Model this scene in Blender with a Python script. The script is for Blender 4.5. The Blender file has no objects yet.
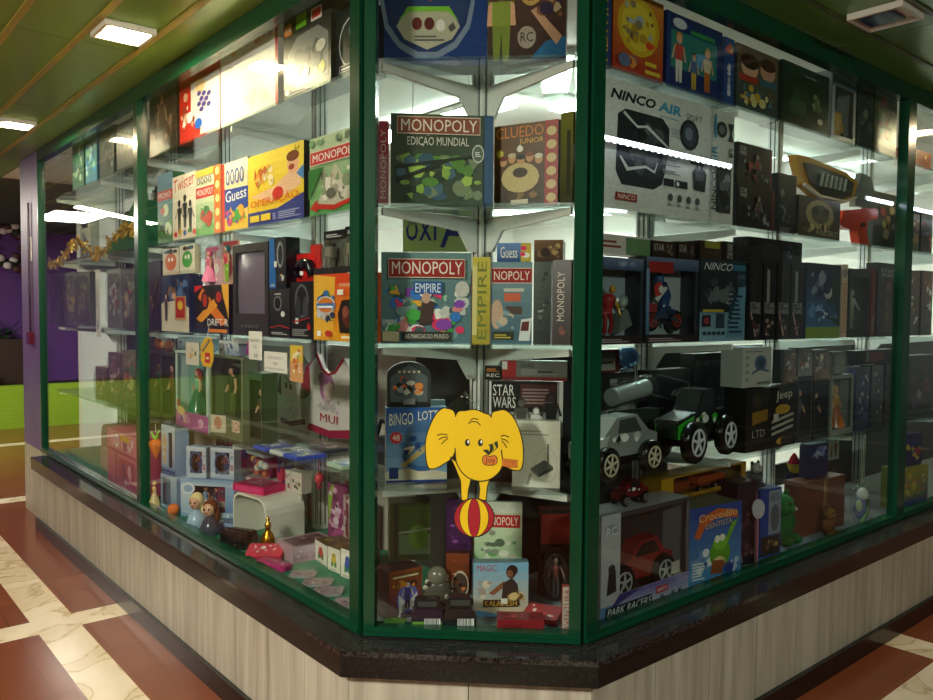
import bpy, math, random
from mathutils import Matrix, Vector
SC = bpy.context.scene
COL = SC.collection
PI = math.pi

# ------------------------------------------------------------------ colour / materials
def lin(c):
    return c / 12.92 if c <= .04045 else ((c + .055) / 1.055) ** 2.4
_cc = {}
def rgb(c):
    if isinstance(c, tuple):
        return c
    if c not in _cc:
        h = c.lstrip('#')
        if len(h) == 3:
            h = ''.join(x * 2 for x in h)
        _cc[c] = tuple(lin(int(h[i:i + 2], 16) / 255) for i in (0, 2, 4))
    return _cc[c]

def new_mat(name):
    m = bpy.data.materials.new(name)
    m.use_nodes = True
    nt = m.node_tree
    nt.nodes.clear()
    out = nt.nodes.new('ShaderNodeOutputMaterial')
    return m, nt, out

def princ(nt, out, **kw):
    b = nt.nodes.new('ShaderNodeBsdfPrincipled')
    for k, v in kw.items():
        b.inputs[k].default_value = v
    nt.links.new(b.outputs[0], out.inputs['Surface'])
    return b

def attr_mat(name, rough, rvar=.08, metallic=0., spec=.5, scale=35, grain=0.):
    """surface whose print / paint colour is the mesh's own colour, roughness broken up by noise"""
    m, nt, out = new_mat(name)
    b = princ(nt, out, Metallic=metallic)
    b.inputs['Specular IOR Level'].default_value = spec
    a = nt.nodes.new('ShaderNodeVertexColor')
    a.layer_name = 'Col'
    n = nt.nodes.new('ShaderNodeTexNoise')
    n.inputs['Scale'].default_value = scale
    mr = nt.nodes.new('ShaderNodeMapRange')
    mr.inputs['To Min'].default_value = max(0, rough - rvar)
    mr.inputs['To Max'].default_value = rough + rvar
    nt.links.new(n.outputs['Fac'], mr.inputs['Value'])
    nt.links.new(mr.outputs[0], b.inputs['Roughness'])
    if grain:
        mx = nt.nodes.new('ShaderNodeMixRGB')
        mx.blend_type = 'MULTIPLY'
        mx.inputs['Fac'].default_value = grain
        cr = nt.nodes.new('ShaderNodeValToRGB')
        cr.color_ramp.elements[0].position = .35
        cr.color_ramp.elements[1].position = .65
        nt.links.new(n.outputs['Fac'], cr.inputs[0])
        nt.links.new(a.outputs['Color'], mx.inputs[1])
        nt.links.new(cr.outputs[0], mx.inputs[2])
        nt.links.new(mx.outputs[0], b.inputs['Base Color'])
    else:
        nt.links.new(a.outputs['Color'], b.inputs['Base Color'])
    return m

def plain_mat(name, col, rough=.5, metallic=0., spec=.5, noise=0., scale=20, coat=0.):
    m, nt, out = new_mat(name)
    b = princ(nt, out, Roughness=rough, Metallic=metallic)
    b.inputs['Specular IOR Level'].default_value = spec
    b.inputs['Coat Weight'].default_value = coat
    c = rgb(col)
    if noise:
        n = nt.nodes.new('ShaderNodeTexNoise')
        n.inputs['Scale'].default_value = scale
        n.inputs['Detail'].default_value = 5
        cr = nt.nodes.new('ShaderNodeValToRGB')
        cr.color_ramp.elements[0].position = .3
        cr.color_ramp.elements[1].position = .7
        cr.color_ramp.elements[0].color = tuple(x * (1 - noise) for x in c) + (1,)
        cr.color_ramp.elements[1].color = tuple(min(1, x * (1 + noise)) for x in c) + (1,)
        nt.links.new(n.outputs['Fac'], cr.inputs[0])
        nt.links.new(cr.outputs[0], b.inputs['Base Color'])
    else:
        b.inputs['Base Color'].default_value = c + (1,)
    return m

def glass_mat(name, tint=(1, 1, 1), f0=.04, gain=.96, rough=0., bump=0., bscale=30):
    """thin sheet: what lies behind it shows through, mirrored light by Schlick's law on both faces"""
    m, nt, out = new_mat(name)
    N = nt.nodes.new
    geo = N('ShaderNodeNewGeometry')
    dot = N('ShaderNodeVectorMath'); dot.operation = 'DOT_PRODUCT'
    nt.links.new(geo.outputs['Normal'], dot.inputs[0])
    nt.links.new(geo.outputs['Incoming'], dot.inputs[1])
    ab = N('ShaderNodeMath'); ab.operation = 'ABSOLUTE'
    nt.links.new(dot.outputs['Value'], ab.inputs[0])
    om = N('ShaderNodeMath'); om.operation = 'SUBTRACT'; om.inputs[0].default_value = 1
    nt.links.new(ab.outputs[0], om.inputs[1])
    pw = N('ShaderNodeMath'); pw.operation = 'POWER'; pw.inputs[1].default_value = 5
    nt.links.new(om.outputs[0], pw.inputs[0])
    ma = N('ShaderNodeMath'); ma.operation = 'MULTIPLY_ADD'; ma.inputs[1].default_value = gain; ma.inputs[2].default_value = f0
    nt.links.new(pw.outputs[0], ma.inputs[0])
    t = N('ShaderNodeBsdfTransparent'); t.inputs[0].default_value = tuple(tint) + (1,)
    g = N('ShaderNodeBsdfGlossy'); g.inputs['Roughness'].default_value = rough
    if bump:
        nz = N('ShaderNodeTexNoise'); nz.inputs['Scale'].default_value = bscale; nz.inputs['Detail'].default_value = 3
        bp = N('ShaderNodeBump'); bp.inputs['Strength'].default_value = bump; bp.inputs['Distance'].default_value = .02
        nt.links.new(nz.outputs['Fac'], bp.inputs['Height'])
        nt.links.new(bp.outputs[0], g.inputs['Normal'])
    mx = N('ShaderNodeMixShader')
    nt.links.new(ma.outputs[0], mx.inputs[0])
    nt.links.new(t.outputs[0], mx.inputs[1])
    nt.links.new(g.outputs[0], mx.inputs[2])
    nt.links.new(mx.outputs[0], out.inputs['Surface'])
    return m

def emit_mat(name, col, strength):
    m, nt, out = new_mat(name)
    e = nt.nodes.new('ShaderNodeEmission')
    e.inputs[0].default_value = rgb(col) + (1,)
    e.inputs[1].default_value = strength
    nt.links.new(e.outputs[0], out.inputs['Surface'])
    return m

M = {
    'card': attr_mat('printed_card', .34, spec=.45, scale=48, grain=.16),
    'gloss': attr_mat('moulded_plastic', .2, .06),
    'matte': attr_mat('matte_print', .6),
    'cloth': attr_mat('cloth', .9, .05, spec=.2, scale=90, grain=.25),
    'metal': attr_mat('metal_parts', .25, .08, metallic=.9),
    'film': glass_mat('clear_film', (.97, .98, .98), .05, .6, .03, .35, 22),
    'crinkle': glass_mat('crinkled_film', (.96, .97, .97), .09, .7, .05, .9, 38),
    'acrylic': glass_mat('clear_acrylic', (.93, .96, .96), .05, .8, .02),
    'glass': glass_mat('shop_glass', (.96, .985, .97), .030, .75),
    'shelf_glass': glass_mat('shelf_glass', (.90, .965, .95), .06, .8),
    'white_metal': plain_mat('white_painted_metal', '#d8dcd4', .35, noise=.05),
    'green': plain_mat('green_gloss_paint', '#0a4029', .22, spec=.6, noise=.12, scale=14),
}

# ------------------------------------------------------------------ camera numbers (fitted from the window frame lines)
CAM = Vector((-1.379, -1.636, 1.55))
FPX = 792.7
YAW, PITCH, ROLL = math.atan2(.647, .763), math.radians(-2.6), math.radians(.43)
_f = Vector((math.sin(YAW) * math.cos(PITCH), math.cos(YAW) * math.cos(PITCH), math.sin(PITCH)))
_r = Vector((math.cos(YAW), -math.sin(YAW), 0))
_u = _r.cross(_f)
_r, _u = math.cos(ROLL) * _r + math.sin(ROLL) * _u, -math.sin(ROLL) * _r + math.cos(ROLL) * _u
CH = .485                                        # chamfer: the corner pane runs from (0, CH) to (CH, 0)
def ray(px, py):
    return _r * ((px - 466.5) / FPX) - _u * ((py - 350) / FPX) + _f
def hit(F, d, px, py):
    n, k = {'L': (Vector((1, 0, 0)), d), 'R': (Vector((0, 1, 0)), d), 'Z': (Vector((0, 0, 1)), d),
            'C': (Vector((1, 1, 0)) / math.sqrt(2), CH / math.sqrt(2) + d)}[F]
    v = ray(px, py)
    return CAM + v * ((k - n.dot(CAM)) / n.dot(v))
class Q:
    """upright rectangle standing d0..d1 behind window F: where it is, how wide and how tall"""
    def __init__(s, F, x0, y0, x1, y1, d0=.08, d1=None, zb=None, zt=None):
        d1 = d0 if d1 is None else d1
        a = hit(F, d0, x0, y1); b = hit(F, d1, x1, (y0 + y1) / 2)
        s.zb = a.z if zb is None else zb
        s.h = (hit(F, d0, x0, y0).z if zt is None else zt) - s.zb
        r = (b - a); r.z = 0
        s.w = r.length
        s.yaw = math.atan2(r.y, r.x)
        s.o = Vector(((a.x + b.x) / 2, (a.y + b.y) / 2, s.zb))

# ------------------------------------------------------------------ mesh collecting
_txt = {}
def text2d(s, bold=0.):
    k = (s, bold)
    if k not in _txt:
        c = bpy.data.curves.new('lettering', 'FONT')
        c.body = s; c.resolution_u = 2; c.offset = bold
        o = bpy.data.objects.new('lettering', c)
        me = bpy.data.meshes.new_from_object(o)
        v = [(p.co.x, p.co.y) for p in me.vertices]
        f = [tuple(p.vertices) for p in me.polygons]
        bpy.data.objects.remove(o); bpy.data.curves.remove(c); bpy.data.meshes.remove(me)
        x0 = min(p[0] for p in v); x1 = max(p[0] for p in v); y0 = min(p[1] for p in v); y1 = max(p[1] for p in v)
        _txt[k] = ([((x - x0) / (x1 - x0 or 1), (y - y0) / (y1 - y0 or 1)) for x, y in v], f)
    return _txt[k]

class MB:
    def __init__(s):
        s.v = []; s.f = []; s.c = []; s.s = []; s.x = Matrix.Identity(4); s.subs = {}
    def sub(s, name):
        m = s.subs.setdefault(name, MB()); m.x = s.x
        return m
    def at(s, x=0, y=0, z=0, rx=0, ry=0, rz=0, sc=1):
        s.x = Matrix.Translation((x, y, z)) @ Matrix.Rotation(rz, 4, 'Z') @ Matrix.Rotation(ry, 4, 'Y') @ Matrix.Rotation(rx, 4, 'X') @ Matrix.Scale(sc, 4)
        return s
    def add(s, vs, fs, col, smooth=False):
        n = len(s.v)
        s.v += [tuple(s.x @ Vector(p)) for p in vs]
        c = rgb(col)
        for f in fs:
            s.f.append(tuple(i + n for i in f)); s.c.append(c); s.s.append(smooth)
        return s
    def box(s, x0, y0, z0, x1, y1, z1, col, skip=''):
        vs = [(x0, y0, z0), (x1, y0, z0), (x1, y1, z0), (x0, y1, z0), (x0, y0, z1), (x1, y0, z1), (x1, y1, z1), (x0, y1, z1)]
        fs = {'b': (3, 2, 1, 0), 't': (4, 5, 6, 7), 'f': (0, 1, 5, 4), 'k': (2, 3, 7, 6), 'l': (3, 0, 4, 7), 'r': (1, 2, 6, 5)}
        return s.add(vs, [f for k, f in fs.items() if k not in skip], col)
    def rbox(s, x0, y0, z0, x1, y1, z1, r, col, n=3, axis='y'):
        """box with corners rounded in the plane across `axis`"""
        if axis == 'y': a0, b0, a1, b1, e0, e1 = x0, z0, x1, z1, y0, y1
        elif axis == 'z': a0, b0, a1, b1, e0, e1 = x0, y0, x1, y1, z0, z1
        else: a0, b0, a1, b1, e0, e1 = y0, z0, y1, z1, x0, x1
        p = rrect(a0, b0, a1, b1, r, n)
        return s.prism(p, e0, e1, col, axis)
    def prism(s, p, e0, e1, col, axis='y', smooth=False):
        f = {'y': lambda a, b, e: (a, e, b), 'z': lambda a, b, e: (a, b, e), 'x': lambda a, b, e: (e, a, b)}[axis]
        n = len(p)
        vs = [f(a, b, e0) for a, b in p] + [f(a, b, e1) for a, b in p]
        s.add(vs, [tuple(range(n)), tuple(range(2 * n - 1, n - 1, -1))], col)
        return s.add(vs, [(i, i + n, (i + 1) % n + n, (i + 1) % n) for i in range(n)], col, smooth)
    def ell(s, c, r, col, n=12, m=8):
        if not isinstance(r, (tuple, list)): r = (r, r, r)
        vs = [(c[0], c[1], c[2] - r[2])]
        for j in range(1, m):
            t = -PI / 2 + PI * j / m
            for i in range(n):
                a = 2 * PI * i / n
                vs.append((c[0] + r[0] * math.cos(t) * math.cos(a), c[1] + r[1] * math.cos(t) * math.sin(a), c[2] + r[2] * math.sin(t)))
        vs.append((c[0], c[1], c[2] + r[2]))
        k = len(vs) - 1
        fs = [(0, 1 + (i + 1) % n, 1 + i) for i in range(n)]
        for j in range(m - 2):
            for i in range(n):
                a = 1 + j * n + i; b = 1 + j * n + (i + 1) % n
                fs.append((a, b, b + n, a + n))
        a = 1 + (m - 2) * n
        fs += [(a + i, a + (i + 1) % n, k) for i in range(n)]
        return s.add(vs, fs, col, True)
    def lathe(s, prof, c, col, n=16, axis='z'):
        vs = []
        for r, z in prof:
            for i in range(n):
                a = 2 * PI * i / n
                x, y = r * math.cos(a), r * math.sin(a)
                vs.append({'z': (c[0] + x, c[1] + y, c[2] + z), 'y': (c[0] + x, c[1] + z, c[2] + y), 'x': (c[0] + z, c[1] + x, c[2] + y)}[axis])
        fs = [(j * n + i, j * n + (i + 1) % n, (j + 1) * n + (i + 1) % n, (j + 1) * n + i) for j in range(len(prof) - 1) for i in range(n)]
        s.add(vs, fs, col, True)
        caps = []
        if prof[0][0] > 1e-5: caps.append(tuple(range(n))[::-1])
        if prof[-1][0] > 1e-5: caps.append(tuple((len(prof) - 1) * n + i for i in range(n)))
        if caps: s.add(vs, caps, col)
        return s
    def tube(s, pts, r, col, n=8):
        pts = [Vector(p) for p in pts]
        rs = r if isinstance(r, (list, tuple)) else [r] * len(pts)
        vs = []
        for k, p in enumerate(pts):
            d = (pts[min(k + 1, len(pts) - 1)] - pts[max(k - 1, 0)])
            d = d.normalized() if d.length > 1e-9 else Vector((0, 0, 1))
            u = d.cross(Vector((0, 0, 1)) if abs(d.z) < .9 else Vector((1, 0, 0))).normalized()
            w = d.cross(u)
            for i in range(n):
                a = 2 * PI * i / n
                vs.append(tuple(p + (u * math.cos(a) + w * math.sin(a)) * rs[k]))
        fs = [(j * n + i, j * n + (i + 1) % n, (j + 1) * n + (i + 1) % n, (j + 1) * n + i) for j in range(len(pts) - 1) for i in range(n)]
        s.add(vs, fs, col, True)
        return s.add(vs, [tuple(range(n))[::-1], tuple((len(pts) - 1) * n + i for i in range(n))], col)
    def build(s, name, mat='card', parent=None, q=None):
        me = bpy.data.meshes.new(name)
        me.from_pydata(s.v, [], s.f)
        ca = me.color_attributes.new('Col', 'FLOAT_COLOR', 'CORNER')
        buf = []
        for p, c in zip(me.polygons, s.c):
            buf += (c + (1.,)) * p.loop_total
        ca.data.foreach_set('color', buf)
        me.polygons.foreach_set('use_smooth', s.s)
        me.materials.append(M[mat] if isinstance(mat, str) else mat)
        me.update()
        o = bpy.data.objects.new(name, me)
        COL.objects.link(o)
        if parent is not None: o.parent = parent
        for k, m in s.subs.items(): m.build(k, mat, o)
        if q is not None:
            o.location = q.o; o.rotation_euler.z = q.yaw
        return o

def rrect(x0, z0, x1, z1, r, n=3):
    p = []
    for cx, cz, a0 in ((x1 - r, z0 + r, -90), (x1 - r, z1 - r, 0), (x0 + r, z1 - r, 90), (x0 + r, z0 + r, 180)):
        for i in range(n + 1):
            a = math.radians(a0 + 90 * i / n)
            p.append((cx + r * math.cos(a), cz + r * math.sin(a)))
    return p

def tag(o, label, cat, group=None):
    o['label'] = label; o['category'] = cat
    if group: o['group'] = group
    return o
def thing(name, label, cat, loc, yaw=0, group=None):
    o = bpy.data.objects.new(name, None)
    o.empty_display_size = .05
    COL.objects.link(o)
    o.location = loc; o.rotation_euler.z = yaw
    return tag(o, label, cat, group)
def struct(name, mb, mat, parent=None):
    o = mb.build(name, mat, parent)
    if parent is None: o['kind'] = 'structure'
    return o

# ------------------------------------------------------------------ printed artwork: flat inks on a carton face
class Face:
    """one face of a carton; u runs to the viewer's right, v up, each ink lies a hair above the last"""
    def __init__(s, mb, org, U, V, N):
        s.mb, s.o, s.U, s.V, s.N, s.k = mb, Vector(org), Vector(U), Vector(V), Vector(N), 0
        s.lw, s.lh = s.U.length, s.V.length
    def pt(s, u, v):
        return s.o + s.U * u + s.V * v + s.N * (.0004 + s.k * .00012)
    def poly(s, p, col, mb=None):
        s.k += 1
        (mb or s.mb).add([tuple(s.pt(u, v)) for u, v in p], [tuple(range(len(p)))], col)
    def ell(s, cu, cv, ru, rv, col, n=14, a=0):
        ca, sa = math.cos(a), math.sin(a)
        p = []
        for i in range(n):
            t = 2 * PI * i / n
            x, y = ru * s.lw * math.cos(t), rv * s.lh * math.sin(t)
            p.append((cu + (x * ca - y * sa) / s.lw, cv + (x * sa + y * ca) / s.lh))
        s.poly(p, col)
    def text(s, t, u0, v0, u1, v1, col, mb=None, up=False, bold=0., slant=0, rise=0):
        s.k += 1
        if isinstance(mb, list): mb.append(MB()); mb = mb[-1]
        v, f = text2d(t, bold)
        if up: q = [(u1 - y * (u1 - u0), v0 + x * (v1 - v0)) for x, y in v]
        else: q = [(u0 + x * (u1 - u0) + slant * y * (u1 - u0), v0 + y * (v1 - v0) + rise * x) for x, y in v]
        (mb or s.mb).add([tuple(s.pt(a, b)) for a, b in q], f, col)
    def grad(s, u0, v0, u1, v1, c0, c1, n=6):
        a, b = rgb(c0), rgb(c1)
        for i in range(n):
            t = i / (n - 1)
            s.poly([(u0, v0 + (v1 - v0) * i / n), (u1, v0 + (v1 - v0) * i / n), (u1, v0 + (v1 - v0) * (i + 1) / n), (u0, v0 + (v1 - v0) * (i + 1) / n)], tuple(x + (y - x) * t for x, y in zip(a, b)))
            s.k -= 1
        s.k += 1
    def mosaic(s, u0, v0, u1, v1, n, pal, seed=0, size=.12):
        R = random.Random(seed)
        for i in range(n):
            r = size * R.uniform(.4, 1.2)
            ru, rv = min(r * min(1, s.lh / s.lw) , (u1 - u0) / 2.2), min(r * min(1, s.lw / s.lh), (v1 - v0) / 2.2)
            cu, cv = R.uniform(u0 + ru, u1 - ru), R.uniform(v0 + rv, v1 - rv)
            c = R.choice(pal)
            if R.random() < .45: s.ell(cu, cv, ru, rv * R.uniform(.5, 1), c, 9)
            else:
                k = R.choice((3, 4, 5)); a0 = R.uniform(0, 6)
                s.poly([(cu + ru * math.cos(a0 + 2 * PI * j / k) * R.uniform(.6, 1), cv + rv * math.sin(a0 + 2 * PI * j / k) * R.uniform(.6, 1)) for j in range(k)], c)
    def lines(s, u0, v0, u1, v1, n, col, seed=1):
        R = random.Random(seed)
        dv = (v1 - v0) / n
        for i in range(n):
            e = u1 - (u1 - u0) * R.uniform(0, .35)
            s.poly([(u0, v0 + i * dv), (e, v0 + i * dv), (e, v0 + i * dv + dv * .5), (u0, v0 + i * dv + dv * .5)], col)
            s.k -= 1
        s.k += 1
    def fig(s, cu, v0, h, skin, hair, top, low, arms=.5):
        """a plain cartoon person"""
        a = s.lh / s.lw
        w = h * a
        s.poly([(cu - .1 * w, v0), (cu - .02 * w, v0), (cu, v0 + .4 * h), (cu + .02 * w, v0), (cu + .1 * w, v0), (cu + .12 * w, v0 + .5 * h), (cu - .12 * w, v0 + .5 * h)], low)
        s.poly([(cu - .12 * w, v0 + .45 * h), (cu + .12 * w, v0 + .45 * h), (cu + .17 * w, v0 + .76 * h), (cu - .17 * w, v0 + .76 * h)], top)
        for k in (-1, 1):
            s.poly([(cu + k * .12 * w, v0 + .76 * h), (cu + k * .17 * w, v0 + .72 * h), (cu + k * (.17 + .2 * arms) * w, v0 + .45 * h), (cu + k * (.1 + .2 * arms) * w, v0 + .45 * h)], skin)
        s.ell(cu, v0 + .9 * h, .115 * w, .12 * h, hair)
        s.ell(cu, v0 + .87 * h, .09 * w, .095 * h, skin)
    def burst(s, cu, cv, r, n, col, inner=.6):
        a = s.lw / s.lh
        s.poly([(cu + r * (1 if i % 2 else inner) * math.cos(PI * i / n), cv + r * a * (1 if i % 2 else inner) * math.sin(PI * i / n)) for i in range(2 * n)], col)
    def do(s, ops, lt=None):
        for op in ops:
            k, a = op[0], op[1:]
            if k == 'r': s.poly([(a[0], a[1]), (a[2], a[1]), (a[2], a[3]), (a[0], a[3])], a[4])
            elif k == 'p': s.poly(a[0], a[1])
            elif k == 'e': s.ell(*a)
            elif k == 't': s.text(*a[:6], mb=lt, **(a[6] if len(a) > 6 else {}))
            elif k == 'g': s.grad(*a)
            elif k == 'm': s.mosaic(*a)
            elif k == 'l': s.lines(*a)
            elif k == 'f': s.fig(*a)
            elif k == 'b': s.burst(*a)
            elif k == 'bar':
                R = random.Random(3)
                s.poly([(a[0], a[1]), (a[2], a[1]), (a[2], a[3]), (a[0], a[3])], '#eee')
                u = a[0] + .04 * (a[2] - a[0])
                while u < a[2] - .06 * (a[2] - a[0]):
                    w = (a[2] - a[0]) * R.uniform(.02, .06)
                    s.poly([(u, a[1] + .2 * (a[3] - a[1])), (u + w, a[1] + .2 * (a[3] - a[1])), (u + w, a[3]), (u, a[3])], '#111')
                    u += w * 2; s.k -= 1
                s.k += 1

def faces(mb, w, h, t, y0=0):
    return {'F': Face(mb, (-w / 2, y0, 0), (w, 0, 0), (0, 0, h), (0, -1, 0)),
            'R': Face(mb, (w / 2, y0, 0), (0, t, 0), (0, 0, h), (1, 0, 0)),
            'L': Face(mb, (-w / 2, y0 + t, 0), (0, -t, 0), (0, 0, h), (-1, 0, 0)),
            'T': Face(mb, (-w / 2, y0, h), (w, 0, 0), (0, t, 0), (0, 0, 1))}

def box(name, label, cat, q, t, front, side='#222', group=None, more=None, mat='card', face=None, tilt=0):
    """closed printed carton; lettering is a part of its own"""
    mb, lt = MB(), []
    w, h = q.w, q.h
    mb.box(-w / 2, 0, 0, w / 2, t, h, side)
    fc = faces(mb, w, h, t)
    if face: fc['F'].do([('r', 0, 0, 1, 1, face)])
    fc['F'].do(front, lt)
    for k, ops in (more or {}).items(): fc[k].do(ops, lt)
    o = tag(mb.build(name, mat, None, q), label, cat, group)
    if tilt: o.rotation_euler.x = tilt; o.rotation_mode = 'XYZ'
    for l in lt: l.build('title_lettering', mat, o)
    return o

def wbox(name, label, cat, q, t, win, front, side='#333', inner='#777', toys=(), group=None, more=None, mat='card'):
    """carton with a clear window: win = (u0, v0, u1, v1) cut out of the front; toys = [(part name, material, function(mb, w, h, t))]"""
    mb, lt = MB(), []
    w, h = q.w, q.h
    u0, v0, u1, v1 = win
    mb.box(-w / 2, .001, 0, w / 2, t, h, side, skip='f')
    X = lambda u: -w / 2 + w * u
    e = .003
    mb.box(-w / 2 + e, t - e, e, w / 2 - e, t - e / 2, h - e, inner)
    for a, b, c, d in ((0, 0, 1, v0), (0, v1, 1, 1), (0, v0, u0, v1), (u1, v0, 1, v1)):
        if c - a > .002 and d - b > .002:
            mb.box(X(a), 0, h * b, X(c), e, h * d, side)
    fc = faces(mb, w, h, t)
    fc['F'].do(front, lt)
    for k, ops in (more or {}).items(): fc[k].do(ops, lt)
    o = tag(mb.build(name, mat, None, q), label, cat, group)
    for l in lt: l.build('title_lettering', mat, o)
    MB().box(X(u0) + .0005, .0012, h * v0 + .0005, X(u1) - .0005, .0022, h * v1 - .0005, '#fff').build('clear_window', 'film', o)
    for nm, m, fn in toys:
        b = MB(); fn(b, w, h, t); b.build(nm, m, o)
    return o

def wrap(o, q, up=1.0):
    """crinkled clear bubble over the front of a flat pack"""
    w, h = q.w, q.h
    b = MB(); b.rbox(-w * .46, -.016, h * .04, w * .46, -.001, h * .92 * up, min(w, h) * .2, '#fff'); b.build('clear_bubble', 'crinkle', o)
    return o
# ------------------------------------------------------------------ small figures for toys
def doll(b, x, y, z, h, skin='#d9a98a', hair='#6b3a1e', top='#b33a6a', low='#3b3f6b', dress=None, spread=.3, long_hair=False):
    s = h
    b.tube([(x - .06 * s, y, z), (x - .065 * s, y, z + .25 * s), (x - .05 * s, y, z + .5 * s)], [.025 * s, .035 * s, .05 * s], low)
    b.tube([(x + .06 * s, y, z), (x + .065 * s, y, z + .25 * s), (x + .05 * s, y, z + .5 * s)], [.025 * s, .035 * s, .05 * s], low)
    if dress: b.sub('dress').lathe([(.24 * s, .02 * s), (.22 * s, .12 * s), (.13 * s, .38 * s), (.075 * s, .52 * s)], (x, y, z), dress, 14)
    b.lathe([(.075 * s, 0), (.07 * s, .08 * s), (.105 * s, .2 * s), (.1 * s, .27 * s), (.035 * s, .3 * s)], (x, y, z + .48 * s), top, 12)
    for k in (-1, 1):
        b.tube([(x + k * .1 * s, y, z + .745 * s), (x + k * (.13 + spread * .15) * s, y - .02 * s, z + .6 * s), (x + k * (.13 + spread * .25) * s, y - .06 * s, z + .47 * s)], [.034 * s, .028 * s, .022 * s], skin)
    b.tube([(x, y, z + .76 * s), (x, y, z + .83 * s)], .03 * s, skin)
    hb = b.sub('hair')
    hb.ell((x, y + .012 * s, z + .905 * s), (.085 * s, .085 * s, .095 * s), hair)
    if long_hair:
        hb.ell((x - .09 * s, y + .02 * s, z + .8 * s), (.05 * s, .05 * s, .13 * s), hair)
        hb.ell((x + .09 * s, y + .02 * s, z + .8 * s), (.05 * s, .05 * s, .13 * s), hair)
    b.ell((x, y - .015 * s, z + .89 * s), (.068 * s, .075 * s, .08 * s), skin)
    for k in (-1, 1): b.ell((x + k * .026 * s, y - .085 * s, z + .9 * s), (.01 * s, .006 * s, .014 * s), '#222')

def wheel(b, c, r, w, tyre='#0c0c0c', rim='#9a9a9a', spokes=5, ax='y', sub=False):
    b.lathe([(r * .6, -w / 2), (r * .93, -w / 2), (r, -w * .3), (r, w * .3), (r * .93, w / 2), (r * .6, w / 2)], c, tyre, 20, ax)
    y = -w / 2
    if sub: b = b.sub('rim')
    b.lathe([(r * .62, y + .004), (r * .66, y - .003), (r * .56, y - .003), (r * .54, y + .012)], c, rim, 20, ax)
    b.lathe([(.001, y + .012), (r * .6, y + .014)], c, '#141414', 16, ax)
    b.lathe([(.001, y - .006), (r * .14, y - .004), (r * .16, y + .01)], c, rim, 10, ax)
    for i in range(spokes):
        a = 2 * PI * i / spokes + .3
        p0 = (c[0] + r * .1 * math.cos(a), c[1] + y - .001, c[2] + r * .1 * math.sin(a))
        p1 = (c[0] + r * .58 * math.cos(a), c[1] + y + .001, c[2] + r * .58 * math.sin(a))
        b.tube([p0, p1], [r * .09, r * .07], rim, 6)
# ================================================================== THE SETTING
ZC, ZG0, ZG1 = 2.70, .522, 2.655                 # ceiling; glass foot; glass head
LEN_L, LEN_R = 4.75, 5.2
XP, YP = 2.885, 2.60                             # posts half way along each run
S0, S1, S2, S3, S4 = .530, .985, 1.452, 1.903, 2.362   # display floor and the four shelf tops

# floor: brown tiles crossed by cream marble bands
def floor_mat():
    m, nt, out = new_mat('tiled_floor')
    N = nt.nodes.new; K = nt.links.new
    b = princ(nt, out, Roughness=.22)
    tc = N('ShaderNodeTexCoord'); sp = N('ShaderNodeSeparateXYZ'); K(tc.outputs['Object'], sp.inputs[0])
    def band(sock, off, period, width):
        a = N('ShaderNodeMath'); a.operation = 'SUBTRACT'; a.inputs[1].default_value = off; K(sock, a.inputs[0])
        c = N('ShaderNodeMath'); c.operation = 'FLOORED_MODULO'; c.inputs[1].default_value = period; K(a.outputs[0], c.inputs[0])
        d = N('ShaderNodeMath'); d.operation = 'LESS_THAN'; d.inputs[1].default_value = width; K(c.outputs[0], d.inputs[0])
        return d.outputs[0]
    m1 = N('ShaderNodeMath'); m1.operation = 'MAXIMUM'
    K(band(sp.outputs['X'], -.52, 3.05, .19), m1.inputs[0]); K(band(sp.outputs['Y'], -.52, 3.05, .19), m1.inputs[1])
    n = N('ShaderNodeTexNoise'); n.inputs['Scale'].default_value = 2.2; n.inputs['Detail'].default_value = 8; n.inputs['Distortion'].default_value = 1.6
    cr = N('ShaderNodeValToRGB'); e = cr.color_ramp.elements
    e[0].position = .30; e[0].color = rgb('#cfc0a2') + (1,); e[1].position = .62; e[1].color = rgb('#e2d8c4') + (1,)
    x = e.new(.47); x.color = rgb('#d8cab0') + (1,)
    x = e.new(.495); x.color = rgb('#b8a480') + (1,)
    x = e.new(.52); x.color = rgb('#dccfb8') + (1,)
    K(n.outputs['Fac'], cr.inputs[0])
    br = N('ShaderNodeTexBrick'); br.offset = 0; br.inputs['Scale'].default_value = 1
    br.inputs['Color1'].default_value = rgb('#7c452a') + (1,); br.inputs['Color2'].default_value = rgb('#743e26') + (1,)
    br.inputs['Mortar'].default_value = rgb('#6a3a24') + (1,); br.inputs['Mortar Size'].default_value = .002
    br.inputs['Brick Width'].default_value = .305; br.inputs['Row Height'].default_value = .305
    mp = N('ShaderNodeMapping'); K(tc.outputs['Object'], mp.inputs[0]); K(mp.outputs[0], br.inputs[0])
    K(mp.outputs[0], n.inputs['Vector'])
    mx = N('ShaderNodeMixRGB'); K(m1.outputs[0], mx.inputs[0]); K(br.outputs['Color'], mx.inputs[1]); K(cr.outputs[0], mx.inputs[2])
    K(mx.outputs[0], b.inputs['Base Color'])
    return m
struct('floor', MB().add([(-9, -7, 0), (14, -7, 0), (14, 16, 0), (-9, 16, 0)], [(0, 1, 2, 3)], '#fff'), floor_mat())

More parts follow.
